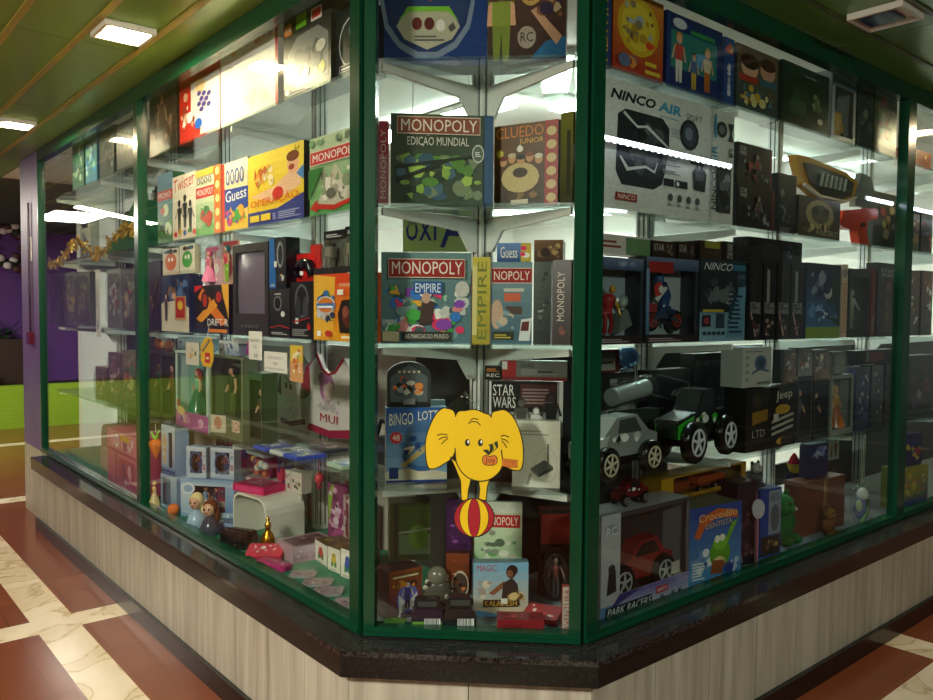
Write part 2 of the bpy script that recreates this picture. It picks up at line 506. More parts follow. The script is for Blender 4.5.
# ceiling outside: green enamelled metal planks that run along each facade and mitre at the corner
def ceil_mat(name, col, strip, strip_rough=.35):
    m, nt, out = new_mat(name)
    N = nt.nodes.new; K = nt.links.new
    b = princ(nt, out, Roughness=.27, Metallic=.2)
    n = N('ShaderNodeTexNoise'); n.inputs['Scale'].default_value = 2.2; n.inputs['Detail'].default_value = 4
    cr = N('ShaderNodeValToRGB'); c = rgb(col)
    cr.color_ramp.elements[0].position = .3; cr.color_ramp.elements[1].position = .7
    cr.color_ramp.elements[0].color = tuple(x * .85 for x in c) + (1,); cr.color_ramp.elements[1].color = tuple(x * 1.12 for x in c) + (1,)
    K(n.outputs['Fac'], cr.inputs[0]); K(cr.outputs[0], b.inputs['Base Color'])
    n2 = N('ShaderNodeTexNoise'); n2.inputs['Scale'].default_value = 5
    bp = N('ShaderNodeBump'); bp.inputs['Strength'].default_value = .06; K(n2.outputs['Fac'], bp.inputs['Height']); K(bp.outputs[0], b.inputs['Normal'])
    return m
GREEN_L, GREEN_R = ceil_mat('green_ceiling_enamel', '#86a840', '#b08a35'), ceil_mat('dark_green_ceiling_enamel', '#5f8a30', '#5a5a2a')  # same ceiling; the dim side's shade is put into a darker green
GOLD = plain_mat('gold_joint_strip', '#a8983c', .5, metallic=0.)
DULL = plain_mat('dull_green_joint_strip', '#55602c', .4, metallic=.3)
SEAM = plain_mat('plank_seam', '#3c441c', .5)
cl = MB()
def planks(run, r0, r1):
    """planks .245 m wide with open seams every 1.35 m; run 'L' along y, 'R' along x"""
    mb = MB()
    s = .195
    edges = [-.02, .195] + [.195 + .245 * i for i in range(1, 14)]
    for a, b in zip(edges, edges[1:]):
        a1, b1 = a + .006, b - .006
        t = r0 - 1.2
        while t < r1:
            u0, u1 = t + .002, min(t + 1.35, r1) - .002
            # mitre at the corner: the plank starts where the other run's plank at the same offset ends
            m0, m1 = max(u0, -a1), max(u0, -b1)
            if u1 > max(m0, m1):
                p = [(-a1, m0), (-a1, u1), (-b1, u1), (-b1, m1)]
                if run == 'R': p = [(y, x) for x, y in p][::-1]
                mb.prism([(x, y) for x, y in p], ZC, ZC + .02, '#fff', 'z')
            t += 1.35
    return mb
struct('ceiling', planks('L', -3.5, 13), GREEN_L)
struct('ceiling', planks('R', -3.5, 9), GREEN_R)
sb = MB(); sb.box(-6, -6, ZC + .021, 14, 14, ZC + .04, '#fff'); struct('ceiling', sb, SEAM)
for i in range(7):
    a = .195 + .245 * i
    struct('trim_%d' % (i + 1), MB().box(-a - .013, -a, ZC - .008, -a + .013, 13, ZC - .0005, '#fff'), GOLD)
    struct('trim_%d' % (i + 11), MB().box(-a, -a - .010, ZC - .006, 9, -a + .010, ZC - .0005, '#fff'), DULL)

# plinth with its granite ledge and dark skirting
def granite(name, a, b_, rough):
    m, nt, out = new_mat(name)
    b = princ(nt, out, Roughness=rough)
    v = nt.nodes.new('ShaderNodeTexNoise'); v.inputs['Scale'].default_value = 110; v.inputs['Detail'].default_value = 4
    tc = nt.nodes.new('ShaderNodeTexCoord'); nt.links.new(tc.outputs['Object'], v.inputs['Vector'])
    cr = nt.nodes.new('ShaderNodeValToRGB')
    cr.color_ramp.elements[0].position = .38; cr.color_ramp.elements[0].color = rgb(a) + (1,)
    cr.color_ramp.elements[1].position = .66; cr.color_ramp.elements[1].color = rgb(b_) + (1,)
    nt.links.new(v.outputs['Fac'], cr.inputs[0]); nt.links.new(cr.outputs[0], b.inputs['Base Color'])
    return m
def plinth_mat():
    m, nt, out = new_mat('travertine_panels')
    N = nt.nodes.new; K = nt.links.new
    b = princ(nt, out, Roughness=.42)
    tc = N('ShaderNodeTexCoord'); mp = N('ShaderNodeMapping'); mp.inputs['Scale'].default_value = (26, 26, 1.6)
    K(tc.outputs['Object'], mp.inputs[0])
    n = N('ShaderNodeTexNoise'); n.inputs['Scale'].default_value = 1; n.inputs['Detail'].default_value = 6
    K(mp.outputs[0], n.inputs['Vector'])
    cr = N('ShaderNodeValToRGB')
    cr.color_ramp.elements[0].position = .3; cr.color_ramp.elements[0].color = rgb('#a39c8a') + (1,)
    cr.color_ramp.elements[1].position = .66; cr.color_ramp.elements[1].color = rgb('#c9c3b2') + (1,)
    K(n.outputs['Fac'], cr.inputs[0]); K(cr.outputs[0], b.inputs['Base Color'])
    return m
GRAN, GRAN_D = granite('speckled_granite', '#121212', '#403e3c', .12), granite('dark_granite', '#0f0f10', '#222120', .25)
TRAV = plinth_mat()
def off(d):
    """outline of the shop front pushed out by d: far end of the long run, both chamfer corners, far end of the other run"""
    c = CH - d * (1.05 * math.sqrt(2) - 1)          # the chamfer side stands out a little further
    return [(-d, LEN_L - .17), (-d, c), (c, -d), (LEN_R, -d)]
def strip(o0, o1, z0, z1):
    mb = MB()
    A, B = off(o0), off(o1)
    for i in range(3):
        p = [A[i], A[i + 1], B[i + 1], B[i]]
        mb.prism(p, z0, z1, '#fff', 'z')
    return mb
struct('trim_22', strip(.130, -.0, .437, .503), GRAN_D)
struct('trim_21', strip(.133, -.02, .5035, .520), GRAN)                       # ledge
# panelled plinth: separate slabs with hairline joints
n = 0
for (a, b), cnt in ((off(.09)[0:2], 15), (off(.09)[1:3], 2), (off(.09)[2:4], 15)):
    a, b = Vector(a + (0,)), Vector(b + (0,))
    d = (b - a).normalized(); L = (b - a).length; nrm = Vector((-d.y, d.x, 0))
    for i in range(cnt):
        n += 1
        p, q_ = a + d * (L * i / cnt + .0015), a + d * (L * (i + 1) / cnt - .0015)
        mb = MB()
        mb.prism([(p.x, p.y), (q_.x, q_.y), (q_.x + nrm.x * .03, q_.y + nrm.y * .03), (p.x + nrm.x * .03, p.y + nrm.y * .03)], .085, .436, '#fff', 'z')
        struct('wall_plinth', mb, TRAV)
struct('baseboard_plinth', strip(.108, .05, .0, .084), GRAN_D)
struct('wall_plinth_core', strip(.058, .0, .0, .436), GRAN_D)
struct('floor_display', MB().prism([(.012, LEN_L - .02), (.012, .66), (.56, .66), (.56, LEN_L - .02)], .47, S0, '#fff', 'z'), plain_mat('green_display_base', '#1e7a5e', .6, noise=.1))
struct('floor_display_corner', MB().prism([(.012, .659), (.012, CH), (CH, .012), (LEN_R, .012), (LEN_R, .56), (.56, .56), (.56, .659)], .47, S0 - .0002, '#fff', 'z'), plain_mat('grey_display_base', '#7f8a92', .5, noise=.1))

# window frames: green gloss metal. one window per pane, each with its frame bars and its pane
def window(nm, a, b, w0=.045, w1=.045, dep=.05):
    a, b = Vector((a[0], a[1], 0)), Vector((b[0], b[1], 0))
    L = (b - a).length
    o = bpy.data.objects.new(nm, None); COL.objects.link(o); o['kind'] = 'structure'
    o.location = a; o.rotation_euler.z = math.atan2((b - a).y, (b - a).x)
    f = MB()
    f.box(0, -dep / 2, ZG0 - .001, L, dep / 2, ZG0 + .03, '#fff')
    f.box(0, -dep / 2, ZG1 - .035, L, dep / 2, ZC - .002, '#fff')
    f.box(0, -dep / 2, ZG0 + .03, w0, dep / 2, ZG1 - .035, '#fff')
    f.box(L - w1, -dep / 2, ZG0 + .03, L, dep / 2, ZG1 - .035, '#fff')
    f.build('frame', 'green', o)
    g = MB(); g.box(0, -dep / 2 - .008, ZG0 + .004, L, -dep / 2 - .001, ZG0 + .016, '#fff'); g.build('drip_rail', 'green', o)
    MB().box(w0 - .004, -.003, ZG0 + .028, L - w1 + .004, .003, ZG1 - .033, '#fff').build('glass_pane', 'glass', o)
    return o
window('window_1', (0, LEN_L), (0, YP), .012, .03)
window('window_2', (0, YP), (0, CH), .03, .055)
window('window_3', (0, CH), (CH, 0), .035, .035)
window('window_4', (CH, 0), (XP, 0), .055, .045)
window('window_5', (XP, 0), (LEN_R, 0), .045, .04)

# purple end pillar, end wall of the display, shop interior
PURP = plain_mat('purple_paint', '#6b4c8e', .45, noise=.12, scale=6)
struct('wall_pillar', MB().box(-.02, LEN_L + .005, .521, .03, LEN_L + .58, ZC - .001, '#fff'), PURP)
struct('wall_pillar_base', MB().box(-.02, LEN_L + .005, 0, .03, LEN_L + .58, .520, '#fff'), TRAV)
WH = plain_mat('white_wall_paint', '#e9ece4', .7, noise=.04)
struct('wall_shop_back', MB().box(6.0, .6, 0, 6.1, 6.2, 3.1, '#fff'), WH)
struct('wall_shop_side', MB().box(.6, 6.1, 0, 6.1, 6.2, 3.1, '#fff'), WH)
struct('wall_shop_end', MB().box(5.9, .02, 0, 6.0, .6, 3.1, '#fff'), WH)
struct('ceiling_shop', MB().box(.02, LEN_L, ZC, .6, LEN_L + 1.5, ZC + .015, '#fff').prism([(.03, LEN_L), (.03, CH), (CH, .03), (6, .03), (6, 6.1), (.03, 6.1)], ZC + .005, ZC + .015, '#fff', 'z'), plain_mat('shop_ceiling', '#cfd3c8', .7))
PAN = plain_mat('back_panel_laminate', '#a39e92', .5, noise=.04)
PAN_D = plain_mat('dark_back_panel_laminate', '#2e312f', .5, noise=.06)  # dark sheets standing in for the dim, stock-filled interior
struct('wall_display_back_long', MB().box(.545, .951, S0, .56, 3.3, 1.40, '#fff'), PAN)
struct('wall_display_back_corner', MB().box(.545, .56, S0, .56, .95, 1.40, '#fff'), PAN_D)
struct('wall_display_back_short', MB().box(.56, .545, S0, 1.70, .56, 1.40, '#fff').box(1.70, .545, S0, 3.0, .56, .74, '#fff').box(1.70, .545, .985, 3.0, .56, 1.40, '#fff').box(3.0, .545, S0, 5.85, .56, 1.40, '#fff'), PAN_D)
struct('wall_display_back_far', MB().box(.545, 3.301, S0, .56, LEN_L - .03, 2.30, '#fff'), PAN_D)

# ------------------------------------------------------------------ shelving: uprights with brackets, glass boards
def upright(x, y, label, arms):
    """white slotted post; arms = directions of the tapered brackets it carries at each shelf"""
    o = thing('shelf_upright', label, 'shelf post', (x, y, S0), 0, 'white posts of the display shelving')
    b = MB(); b.box(-.028, -.028, 0, .028, .028, ZC - S0 - .01, '#d8dcd4')
    b.build('post', 'white_metal', o)
    g = MB()
    for k in (-1, 1):
        g.box(k * .012 - .003, -.0295, .02, k * .012 + .003, -.0285, ZC - S0 - .05, '#555')
        g.box(-.0295, k * .012 - .003, .02, -.0285, k * .012 + .003, ZC - S0 - .05, '#555')
    g.build('slot_groove', 'matte', o)
    for zs in (S1, S2, S3, S4):
        for dx, dy in arms:
            br = MB()
            z = zs - S0 - .0135
            br.x = Matrix.Rotation(math.atan2(dy, dx), 4, 'Z')
            br.prism([(.03, z), (.43, z), (.43, z - .022), (.11, z - .05), (.06, z - .12), (.03, z - .12)], -.006, .006, '#fff')
            br.build('bracket', 'white_metal', o)
upright(.505, .505, 'white slotted shelving post standing behind the corner pane', [(-1, 0), (0, -1)])
for y, l in ((1.655, 'white shelving post seen under the black carton with price tickets'), (2.71, 'white shelving post beside the green window post of the long run'), (3.55, 'white shelving post between the gold tinsel and the hanging green wedge'), (4.62, 'white shelving post near the purple pillar')):
    upright(.505, y, l, [(-1, 0)])
for x, l in ((1.45, 'white shelving post behind the large white drone box'), (2.53, 'white shelving post behind the toy blaster with orange grip'), (3.62, 'white shelving post beyond the green post of the short run')):
    upright(x, .505, l, [(0, -1)])
def board(label, p, z, grp):
    mb = MB(); mb.prism(p, z - .0125, z - .0005, '#fff', 'z')
    return tag(mb.build('glass_shelf', 'shelf_glass'), label, 'shelf', grp)
LV = ((S1, 'lowest'), (S2, 'second lowest'), (S3, 'second highest'), (S4, 'highest'))
for z, w_ in LV:
    board(w_ + ' glass shelf board in the corner behind the elephant decal', [(.06, .62), (.06, .50), (.50, .06), (.62, .06), (.62, .47), (.47, .47), (.47, .62)], z, 'glass shelf boards')
    board(w_ + ' glass shelf board on the side of the television', [(.06, .625), (.06, 2.54), (.47, 2.54), (.47, .625)], z, 'glass shelf boards')
    board(w_ + ' glass shelf board on the side of the large drone box', [(.625, .06), (2.86, .06), (2.86, .47), (.625, .47)], z, 'glass shelf boards')
    board(w_ + ' glass shelf board behind the pane beside the purple pillar', [(.06, 2.66), (.06, 4.68), (.47, 4.68), (.47, 2.66)], z, 'glass shelf boards')
    board(w_ + ' glass shelf board beyond the last green post of the short run', [(2.90, .06), (4.2, .06), (4.2, .47), (2.90, .47)], z, 'glass shelf boards')

# ------------------------------------------------------------------ lamps
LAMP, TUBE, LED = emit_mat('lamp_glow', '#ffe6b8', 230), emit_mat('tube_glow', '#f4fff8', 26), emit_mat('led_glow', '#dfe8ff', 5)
DEAD = plain_mat('unlit_lens', '#1c2a5a', .1)
FIX = plain_mat('lamp_housing', '#d8d4c4', .4)
def ceiling_lamp(x, y, rz, lit, label):
    """square surface fitting with a sloping reflector box that throws its light at the window"""
    o = thing('ceiling_lamp', label, 'lamp', (x, y, ZC), rz, 'square lamps on the green ceiling')
    f = MB()
    h = .026
    for a, b, c, d in ((-.10, -.10, .10, -.085), (-.10, .085, .10, .10), (-.10, -.085, -.085, .085), (.085, -.085, .10, .085)):
        f.box(a, b, -h, c, d, -.001, '#fff')
    f.build('housing', FIX, o)
    r = MB(); r.add([(-.085, -.085, -.004), (.085, -.085, -.004), (.085, .085, -.004), (-.085, .085, -.004), (-.05, -.06, -.012), (.075, -.06, -.012), (.075, .06, -.012), (-.05, .06, -.012)],
                    [(0, 1, 5, 4), (1, 2, 6, 5), (2, 3, 7, 6), (3, 0, 4, 7)], '#fff')
    r.build('reflector', FIX, o)
    e = MB(); e.box(-.05, -.06, -.020, .075, .06, -.0125, '#fff'); e.build('lens', LAMP if lit else DEAD, o)
ceiling_lamp(-.325, 1.79, 0, True, 'lit square ceiling lamp over the corridor of brown tiles')
ceiling_lamp(-.325, 3.88, 0, True, 'lit square ceiling lamp near the purple pillar, small and bright')
ceiling_lamp(1.80, -.325, PI / 2, False, 'unlit square ceiling lamp with bluish lens over the short run')
ceiling_lamp(3.92, -.325, PI / 2, True, 'lit square ceiling lamp that glints in the last pane of the short run')
def tube_lamp(x, y, z, L, rz, label):
    o = thing('fluorescent_lamp', label, 'lamp', (x, y, z), rz, 'fluorescent lamps inside the shop')
    MB().box(-L / 2, -.07, .03, L / 2, .07, .06, '#e8e8e0').build('lamp_housing', 'white_metal', o)
    MB().box(-L / 2 + .03, -.06, .0, L / 2 - .03, .06, .03, '#fff').build('diffuser', TUBE, o)
tube_lamp(1.5, 2.2, 2.643, 1.6, PI / 2, 'fluorescent lamp on the shop ceiling behind the row of board games')
tube_lamp(2.4, 5.2, 2.643, 1.2, PI / 2, 'fluorescent lamp on the shop ceiling behind the gold tinsel')
tube_lamp(2.5, 1.3, 2.643, 1.6, 0, 'fluorescent lamp on the shop ceiling behind the large drone box')
tube_lamp(4.4, 1.3, 2.643, 1.6, 0, 'fluorescent lamp on the shop ceiling behind the toy blaster')
tube_lamp(1.35, .95, 2.643, .5, PI / 4, "short fluorescent lamp on the shop ceiling behind the corner post")
tube_lamp(3.4, 3.0, 2.643, 1.8, PI / 4, 'fluorescent lamp in the middle of the shop ceiling')
tube_lamp(5.0, 4.4, 2.643, 1.6, -PI / 4, 'fluorescent lamp by the back wall of the shop')
def led(x0, x1, label):  # reflected line of light in the glass, built as a glowing strip
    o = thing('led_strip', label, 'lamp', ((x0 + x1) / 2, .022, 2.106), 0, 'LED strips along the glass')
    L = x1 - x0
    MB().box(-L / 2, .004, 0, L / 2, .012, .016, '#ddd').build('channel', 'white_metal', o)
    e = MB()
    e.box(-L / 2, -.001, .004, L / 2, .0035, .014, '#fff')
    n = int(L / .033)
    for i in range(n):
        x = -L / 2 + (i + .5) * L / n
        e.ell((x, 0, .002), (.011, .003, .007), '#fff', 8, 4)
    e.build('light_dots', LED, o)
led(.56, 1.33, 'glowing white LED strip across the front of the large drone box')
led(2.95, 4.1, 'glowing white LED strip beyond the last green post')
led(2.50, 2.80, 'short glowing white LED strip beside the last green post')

# ------------------------------------------------------------------ corridor beyond the purple pillar
struct('wall_end', MB().box(-9, 11.6, 0, 9, 11.7, 3.2, '#fff'), plain_mat('violet_wall_paint', '#6a3f93', .6, noise=.15, scale=3))
struct('wall_planter_soil', MB().box(-6, 10.3, 0, 2.5, 11.5, .499, '#fff'), plain_mat('planter_soil', '#2c2018', .9, noise=.3))
struct('wall_planter', MB().box(-6, 10.1, 0, 2.5, 10.3, .56, '#fff'), plain_mat('lime_green_paint', '#8fb82a', .5, noise=.08))
struct('wall_corridor', MB().box(-6.6, -6, 0, -6.5, 11.6, 3.2, '#fff'), plain_mat('dim_corridor_wall', '#4b4740', .6, noise=.2, scale=2))
struct('wall_corridor_short', MB().box(-6, -5.6, 0, 12, -5.5, 3.2, '#fff'), plain_mat('dim_corridor_wall_b', '#242622', .6, noise=.2, scale=2))
def bush(x, y, z, seed, label, n=34, big=.5, col=('#1f4a26', '#2c6631', '#173a22')):
    R = random.Random(seed)
    o = thing('potted_plant', label, 'plant', (x, y, z), 0)
    lf, st = MB(), MB()
    for i in range(n):
        a, e, L = R.uniform(0, 2 * PI), R.uniform(.2, 1.2), big * R.uniform(.6, 1.2)
        d = Vector((math.cos(a) * math.cos(e), math.sin(a) * math.cos(e), math.sin(e)))
        s = d.cross(Vector((0, 0, 1))).normalized() * L * R.uniform(.09, .16)
        p0 = d * L * .35; p1 = d * L * .75 + Vector((0, 0, -.02)); p2 = d * L * 1.15 + Vector((0, 0, -.12 * L))
        lf.add([tuple(p0), tuple(p1 + s), tuple(p2), tuple(p1 - s)], [(0, 1, 2, 3)], R.choice(col))
        st.tube([(0, 0, 0), tuple(p0)], .008, '#2c4a24', 5)
    st.build('stem', 'matte', o); lf.build('foliage', 'gloss', o)
bush(.52, 10.66, .50, 1, 'dark leafy plant behind the lime green planter wall near the tall palm', 40, .33)
bush(2.3, 10.85, .53, 2, 'bushy plant with broad leaves seen through the far pane', 40, .5)
bush(.85, 11.15, 1.15, 5, 'tall palm-like plant with long dark leaves against the violet wall', 26, .36)
MB().box(.60, 11.0, .5, 1.1, 11.3, 1.15, '#3a2a22').build('planter_tub', 'matte', bpy.data.objects['potted_plant.002']).location = (-.85, -11.15, -1.15)
R_ = random.Random(4)
o = thing('hanging_wreath', 'dark wreath with white blossoms hanging before the violet wall', 'wreath', (.86, 10.7, 2.45))
lf, bl = MB(), MB()
for i in range(60):
    a = R_.uniform(0, 2 * PI); r = R_.uniform(.18, .4)
    c = (r * math.cos(a), R_.uniform(-.06, .06), r * math.sin(a))
    (bl if i % 5 == 0 else lf).ell(c, (.07, .04, .05) if i % 5 else (.06, .04, .05), R_.choice(('#3a1f24', '#23301f', '#4a2a30')) if i % 5 else '#cfc8cc', 7, 5)
lf.tube([(0, 0, .38), (0, 0, .245)], .006, '#222', 6)
lf.build('foliage', 'matte', o); bl.build('blossom', 'matte', o)
o = thing('alarm_pull_box', 'small dark red box on the purple pillar with a conduit', 'alarm', (-.021, LEN_L + .25, 1.30))
MB().box(-.03, -.05, 0, 0, .05, .09, '#5a1420').build('case', 'gloss', o)
MB().tube([(-.012, 0, .09), (-.012, 0, 1.05)], .008, '#3a2038', 6).build('conduit', 'gloss', o)
MB().box(-.006, -.035, .62, 0, .035, .80, '#e4e4ee').build('label_card', 'card', o)
# ================================================================== THE LONG RUN, pane with the television
WARM = ['#d8322a', '#e8873a', '#f3c53c', '#8a3a22', '#f4e9d0', '#5a2a1a']
COOL = ['#2a5fa8', '#5fa6d8', '#c9e2ee', '#1c3568', '#7a8fb8', '#e8eef2']
TOY = ['#e23a6a', '#f2b23a', '#4aa84a', '#3a7ac8', '#f0f0e8', '#8a4ab0']
DARK = ['#22262c', '#3a4048', '#5a6068', '#14161a', '#7a7f84', '#2e3438']
PINK = ['#e86aa0', '#f4a8c8', '#c83a7a', '#f8dce8', '#a83a8a', '#fff']
EARTH = ['#5a4a32', '#8a7448', '#3c3422', '#a8946a', '#2a261c', '#c8b484']
GRN = ['#2f7a3a', '#69a84a', '#a8cc7a', '#1c4a2a', '#dce8c4', '#4a8a5a']
def auto(c0, c1, pal, seed, title=None, tc='#fff', tb=None, n=30, tv=.80, size=.13, figs=(), foot='#ddd'):
    ops = [('g', 0, 0, 1, 1, c0, c1), ('m', .04, .14, .96, tv - .02, n, pal, seed, size)]
    for f in figs: ops.append(('f',) + f)
    if title:
        if tb: ops.append(('r', .04, tv, .96, .97, tb))
        ops.append(('t', title, .09, tv + .03, .91, .94, tc))
    if foot: ops.append(('l', .08, .03, .7, .12, 3, foot, seed))
    return ops
SK = '#d9a98a'
g = 'games on the highest shelf of the long run'
Lq = lambda *a, **k: Q('L', *a, **k)
box('toy_box', 'dark brown toy box with a long-haired figure on the highest shelf', 'toy box', Lq(150, 90, 177, 148, .08, zb=S4), .12,
    auto('#3a2a24', '#5e463a', ['#7a5a48', '#4a342a', '#a88468', '#2a1c18'], 11, figs=((.5, .06, .8, '#c49a7a', '#2a1a14', '#6a4a3a', '#4a342c'),), foot=None), '#2a1e1a', g)
box('toy_box', 'red and white game box with a purple grape cluster and a blue ball', 'game box', Lq(180, 78, 220, 140, .08, zb=S4), .12,
    [('r', 0, 0, 1, 1, '#f6f0ec'), ('r', 0, 0, .3, 1, '#d8281e'), ('r', .3, .82, 1, 1, '#e2302a'), ('p', [(.0, .0), (.7, .0), (.3, .3), (0, .35)], '#d8281e'),
     ('m', .02, .15, .45, .75, 14, ['#f0b8a0', '#fff', '#a83a2a', '#e89a8a'], 4, .1), ('e', .55, .72, .12, .1, '#f0d0a0')] +
    [('e', .62 + .06 * ((i * 7) % 5) - .1, .62 - .03 * i, .05, .035, '#4a3a98') for i in range(9)] + [('e', .5, .2, .09, .075, '#2a6ad8'), ('r', .55, .03, .95, .12, '#e8e0da')], '#b8201a', g)
box('toy_box', 'large white game box with a thin red edge, glaring under the lamp', 'game box', Lq(221, 55, 278, 124, .08, zb=S4), .14,
    [('r', 0, 0, 1, 1, '#fbf8f2'), ('r', .96, 0, 1, 1, '#c83a3a'), ('e', .25, .93, .05, .05, '#d8a050'), ('m', .6, .86, .94, .97, 12, ['#d89a8a', '#a8b0d0', '#e8c890'], 3, .05),
     ('m', .1, .1, .9, .4, 12, ['#f4eee2', '#f8e8dc', '#eef0f4'], 5, .1)], '#d8d0c4', g)
box('toy_box', 'black toy carton with orange, green and red price tickets on top edge', 'toy box', Lq(284, 22, 331, 108, .08, zb=S4), .12,
    [('r', 0, 0, 1, 1, '#2c2e30'), ('p', [(.08, .2), (.1, .55), (.3, .72), (.75, .74), (.95, .6), (.95, .12), (.3, .1)], '#8f8f8a'),
     ('m', .12, .14, .92, .62, 26, ['#b8b4a4', '#e0ddd0', '#5a5c5c', '#d8d23a', '#3c3e40', '#8890a0'], 8, .12),
     ('r', .04, .78, .2, .92, '#e08a2a'), ('r', .3, .8, .52, .97, '#6ab42a'), ('r', .62, .8, .84, .95, '#e8e4dc'), ('r', .64, .83, .82, .93, '#c8322a'),
     ('t', '7,95', .05, .81, .19, .88, '#fff'), ('l', .1, .03, .6, .09, 2, '#aaa'), ('e', .1, .08, .05, .03, '#fff')], '#1c1e20', g)
box('toy_box', 'black pack with a white oval outline beside the green corner post', 'toy box', Lq(336, 14, 362, 92, .10, zb=S4), .10,
    [('r', 0, 0, 1, 1, '#24282a'), ('e', .62, .5, .5, .36, '#c8ccca'), ('e', .63, .5, .47, .335, '#2a2f32'), ('e', .7, .66, .2, .1, '#7a8288'),
     ('m', .3, .3, .95, .6, 12, DARK, 2, .14), ('r', .15, .1, .95, .2, '#c8ccc8'), ('r', .17, .11, .94, .19, '#24282a'), ('l', .22, .13, .9, .18, 1, '#ccd')], '#181a1c', g)

# second shelf from the top: board games
g = 'board games on the second highest shelf of the long run'
bd = lambda *a, **k: box('board_game_box', *a, **k)
bd('narrow green game box with a red title band, topmost row end by the green post', 'board game', Lq(158, 176, 173, 240, .09, zb=S3), .06,
   [('g', 0, 0, 1, 1, '#3a7a42', '#5a8ab0'), ('r', 0, .62, 1, .76, '#c8281e'), ('m', .05, .05, .95, .6, 14, GRN + ['#c8352a'], 4, .2), ('t', 'MONO', .1, .65, .9, .73, '#fff')], '#1e4a2a', g)
bd('white game box with red slanted title and black spotty figures', 'board game', Lq(173, 178, 196, 238, .085, zb=S3), .06,
   [('r', 0, 0, 1, 1, '#f4ece0'), ('p', [(0, 0), (1, 0), (1, .12), (0, .2)], '#e8d8c8'), ('t', 'Twister', .06, .74, .94, .94, '#d0201a', dict(rise=.08)),
    ('f', .3, .12, .5, '#1c1c1c', '#111', '#1c1c1c', '#1c1c1c', 1), ('f', .55, .18, .5, '#1c1c1c', '#111', '#1c1c1c', '#1c1c1c', 1), ('f', .78, .1, .48, '#262626', '#111', '#262626', '#222', 1)] +
   [('e', .15 + .2 * i, .1 + .03 * (i % 2), .07, .04, c) for i, c in enumerate(('#d8281e', '#e8b82a', '#2a6ac8', '#2f8a3a', '#d8281e'))], '#d8cfc0', g)
bd('white and green game box with an orange column at its edge', 'board game', Lq(196.5, 172, 221, 235, .085, zb=S3), .06,
   [('g', 0, 0, 1, 1, '#7ab86a', '#f2f0e4'), ('r', 0, .58, .74, .74, '#d8322a'), ('t', 'MONOPOLY', .04, .61, .7, .71, '#fff'), ('r', .74, 0, 1, 1, '#e87a2a')] +
   [('e', .87, .12 + .2 * i, .08, .06, '#f8e8a0') for i in range(5)] + [('m', .04, .08, .7, .5, 16, GRN + ['#4a4a44', '#c8402a'], 7, .14), ('r', .0, .9, .74, 1, '#e8c84a'), ('t', '0000', .06, .78, .66, .88, '#5a5a50')], '#c8bfa8', g)
bd('blue and yellow guessing game box with red spotty column', 'board game', Lq(222, 165, 248, 231, .085, zb=S3), .06,
   [('g', 0, 0, 1, 1, '#f2c83a', '#f4f0e0'), ('r', 0, 0, .12, 1, '#d83a24'), ('p', [(.12, .2), (1, .3), (1, .6), (.12, .62)], '#2a4aa8'), ('t', 'Guess', .16, .42, .95, .58, '#fff', dict(rise=.03)),
    ('m', .15, .04, .98, .4, 20, TOY, 12, .13)] + [('e', .26 + .18 * i, .78, .07, .11, '#3a5ab8') for i in range(4)] + [('e', .27 + .18 * i, .78, .04, .08, '#e8e4d8') for i in range(4)], '#2a3a88', g)
bd('large yellow operation game box with a blue foot band', 'board game', Lq(248.5, 158, 304, 226, .08, zb=S3), .09,
   [('g', 0, 0, 1, 1, '#f0c818', '#f8dc50'), ('r', 0, 0, 1, .2, '#2c3a90'), ('p', [(.55, .2), (1, .2), (1, .34)], '#2c3a90'), ('p', [(.05, .42), (.5, .5), (.85, .7), (.95, .62), (.95, .44), (.5, .3)], '#f2c4a0'),
    ('e', .82, .74, .1, .13, '#f0b890'), ('e', .82, .84, .11, .07, '#7a3a1a'), ('e', .56, .4, .1, .09, '#d8281e'), ('e', .8, .7, .05, .04, '#a83a2a'), ('p', [(.88, .6), (1, .7), (1, .5)], '#4a8ad0'),
    ('m', .06, .45, .5, .85, 18, ['#f8e8b8', '#e8a03a', '#f4f0e0', '#c86a2a', '#e8c890'], 3, .09), ('t', 'OPERAÇÃO', .06, .24, .92, .38, '#e8641e', dict(rise=.03)), ('r', .05, .06, .23, .15, '#f2d23a'), ('r', .26, .06, .44, .15, '#f2d23a'),
    ('l', .58, .05, .98, .16, 4, '#a8b0e0'), ('l', .48, .06, .55, .15, 3, '#a8b0e0'), ('t', '6+', .86, .88, .95, .97, '#6a4a10')], '#20222a', g)
MONO = lambda t='MONOPOLY', v=.62: [('r', .03, v - .02, .97, v + .16, '#f4ecdc'), ('r', .04, v - .01, .96, v + .15, '#c4242a'), ('t', t, .09, v + .02, .91, v + .12, '#fff')]
bd('pale green property game box with red title band, by the green corner post', 'board game', Lq(310, 140, 364, 218, .085, zb=S3), .08,
   [('g', 0, 0, 1, 1, '#5fa45e', '#b8cca8'), ('p', [(.1, .1), (.5, .62), (.9, .1)], '#c8c4b0'), ('m', .2, .12, .8, .58, 30, ['#a8a494', '#d8d4c4', '#6a6a60', '#8a9a7a', '#e8e4d8'], 9, .1), ('m', .0, .84, 1, 1, 14, ['#7aa87a', '#d8dcc8', '#5a6a5a', '#b8c4a8'], 2, .1),
    ('p', [(.05, .1), (.5, .04), (.95, .14), (.95, .18), (.5, .1), (.1, .16)], '#c8281e'), ('p', [(.02, .1), (.18, .04), (.18, .2)], '#c8281e'), ('p', [(0, .2), (.3, .6), (0, .6)], '#2f7a3a')] + MONO(v=.66), '#3a5a3a', g)

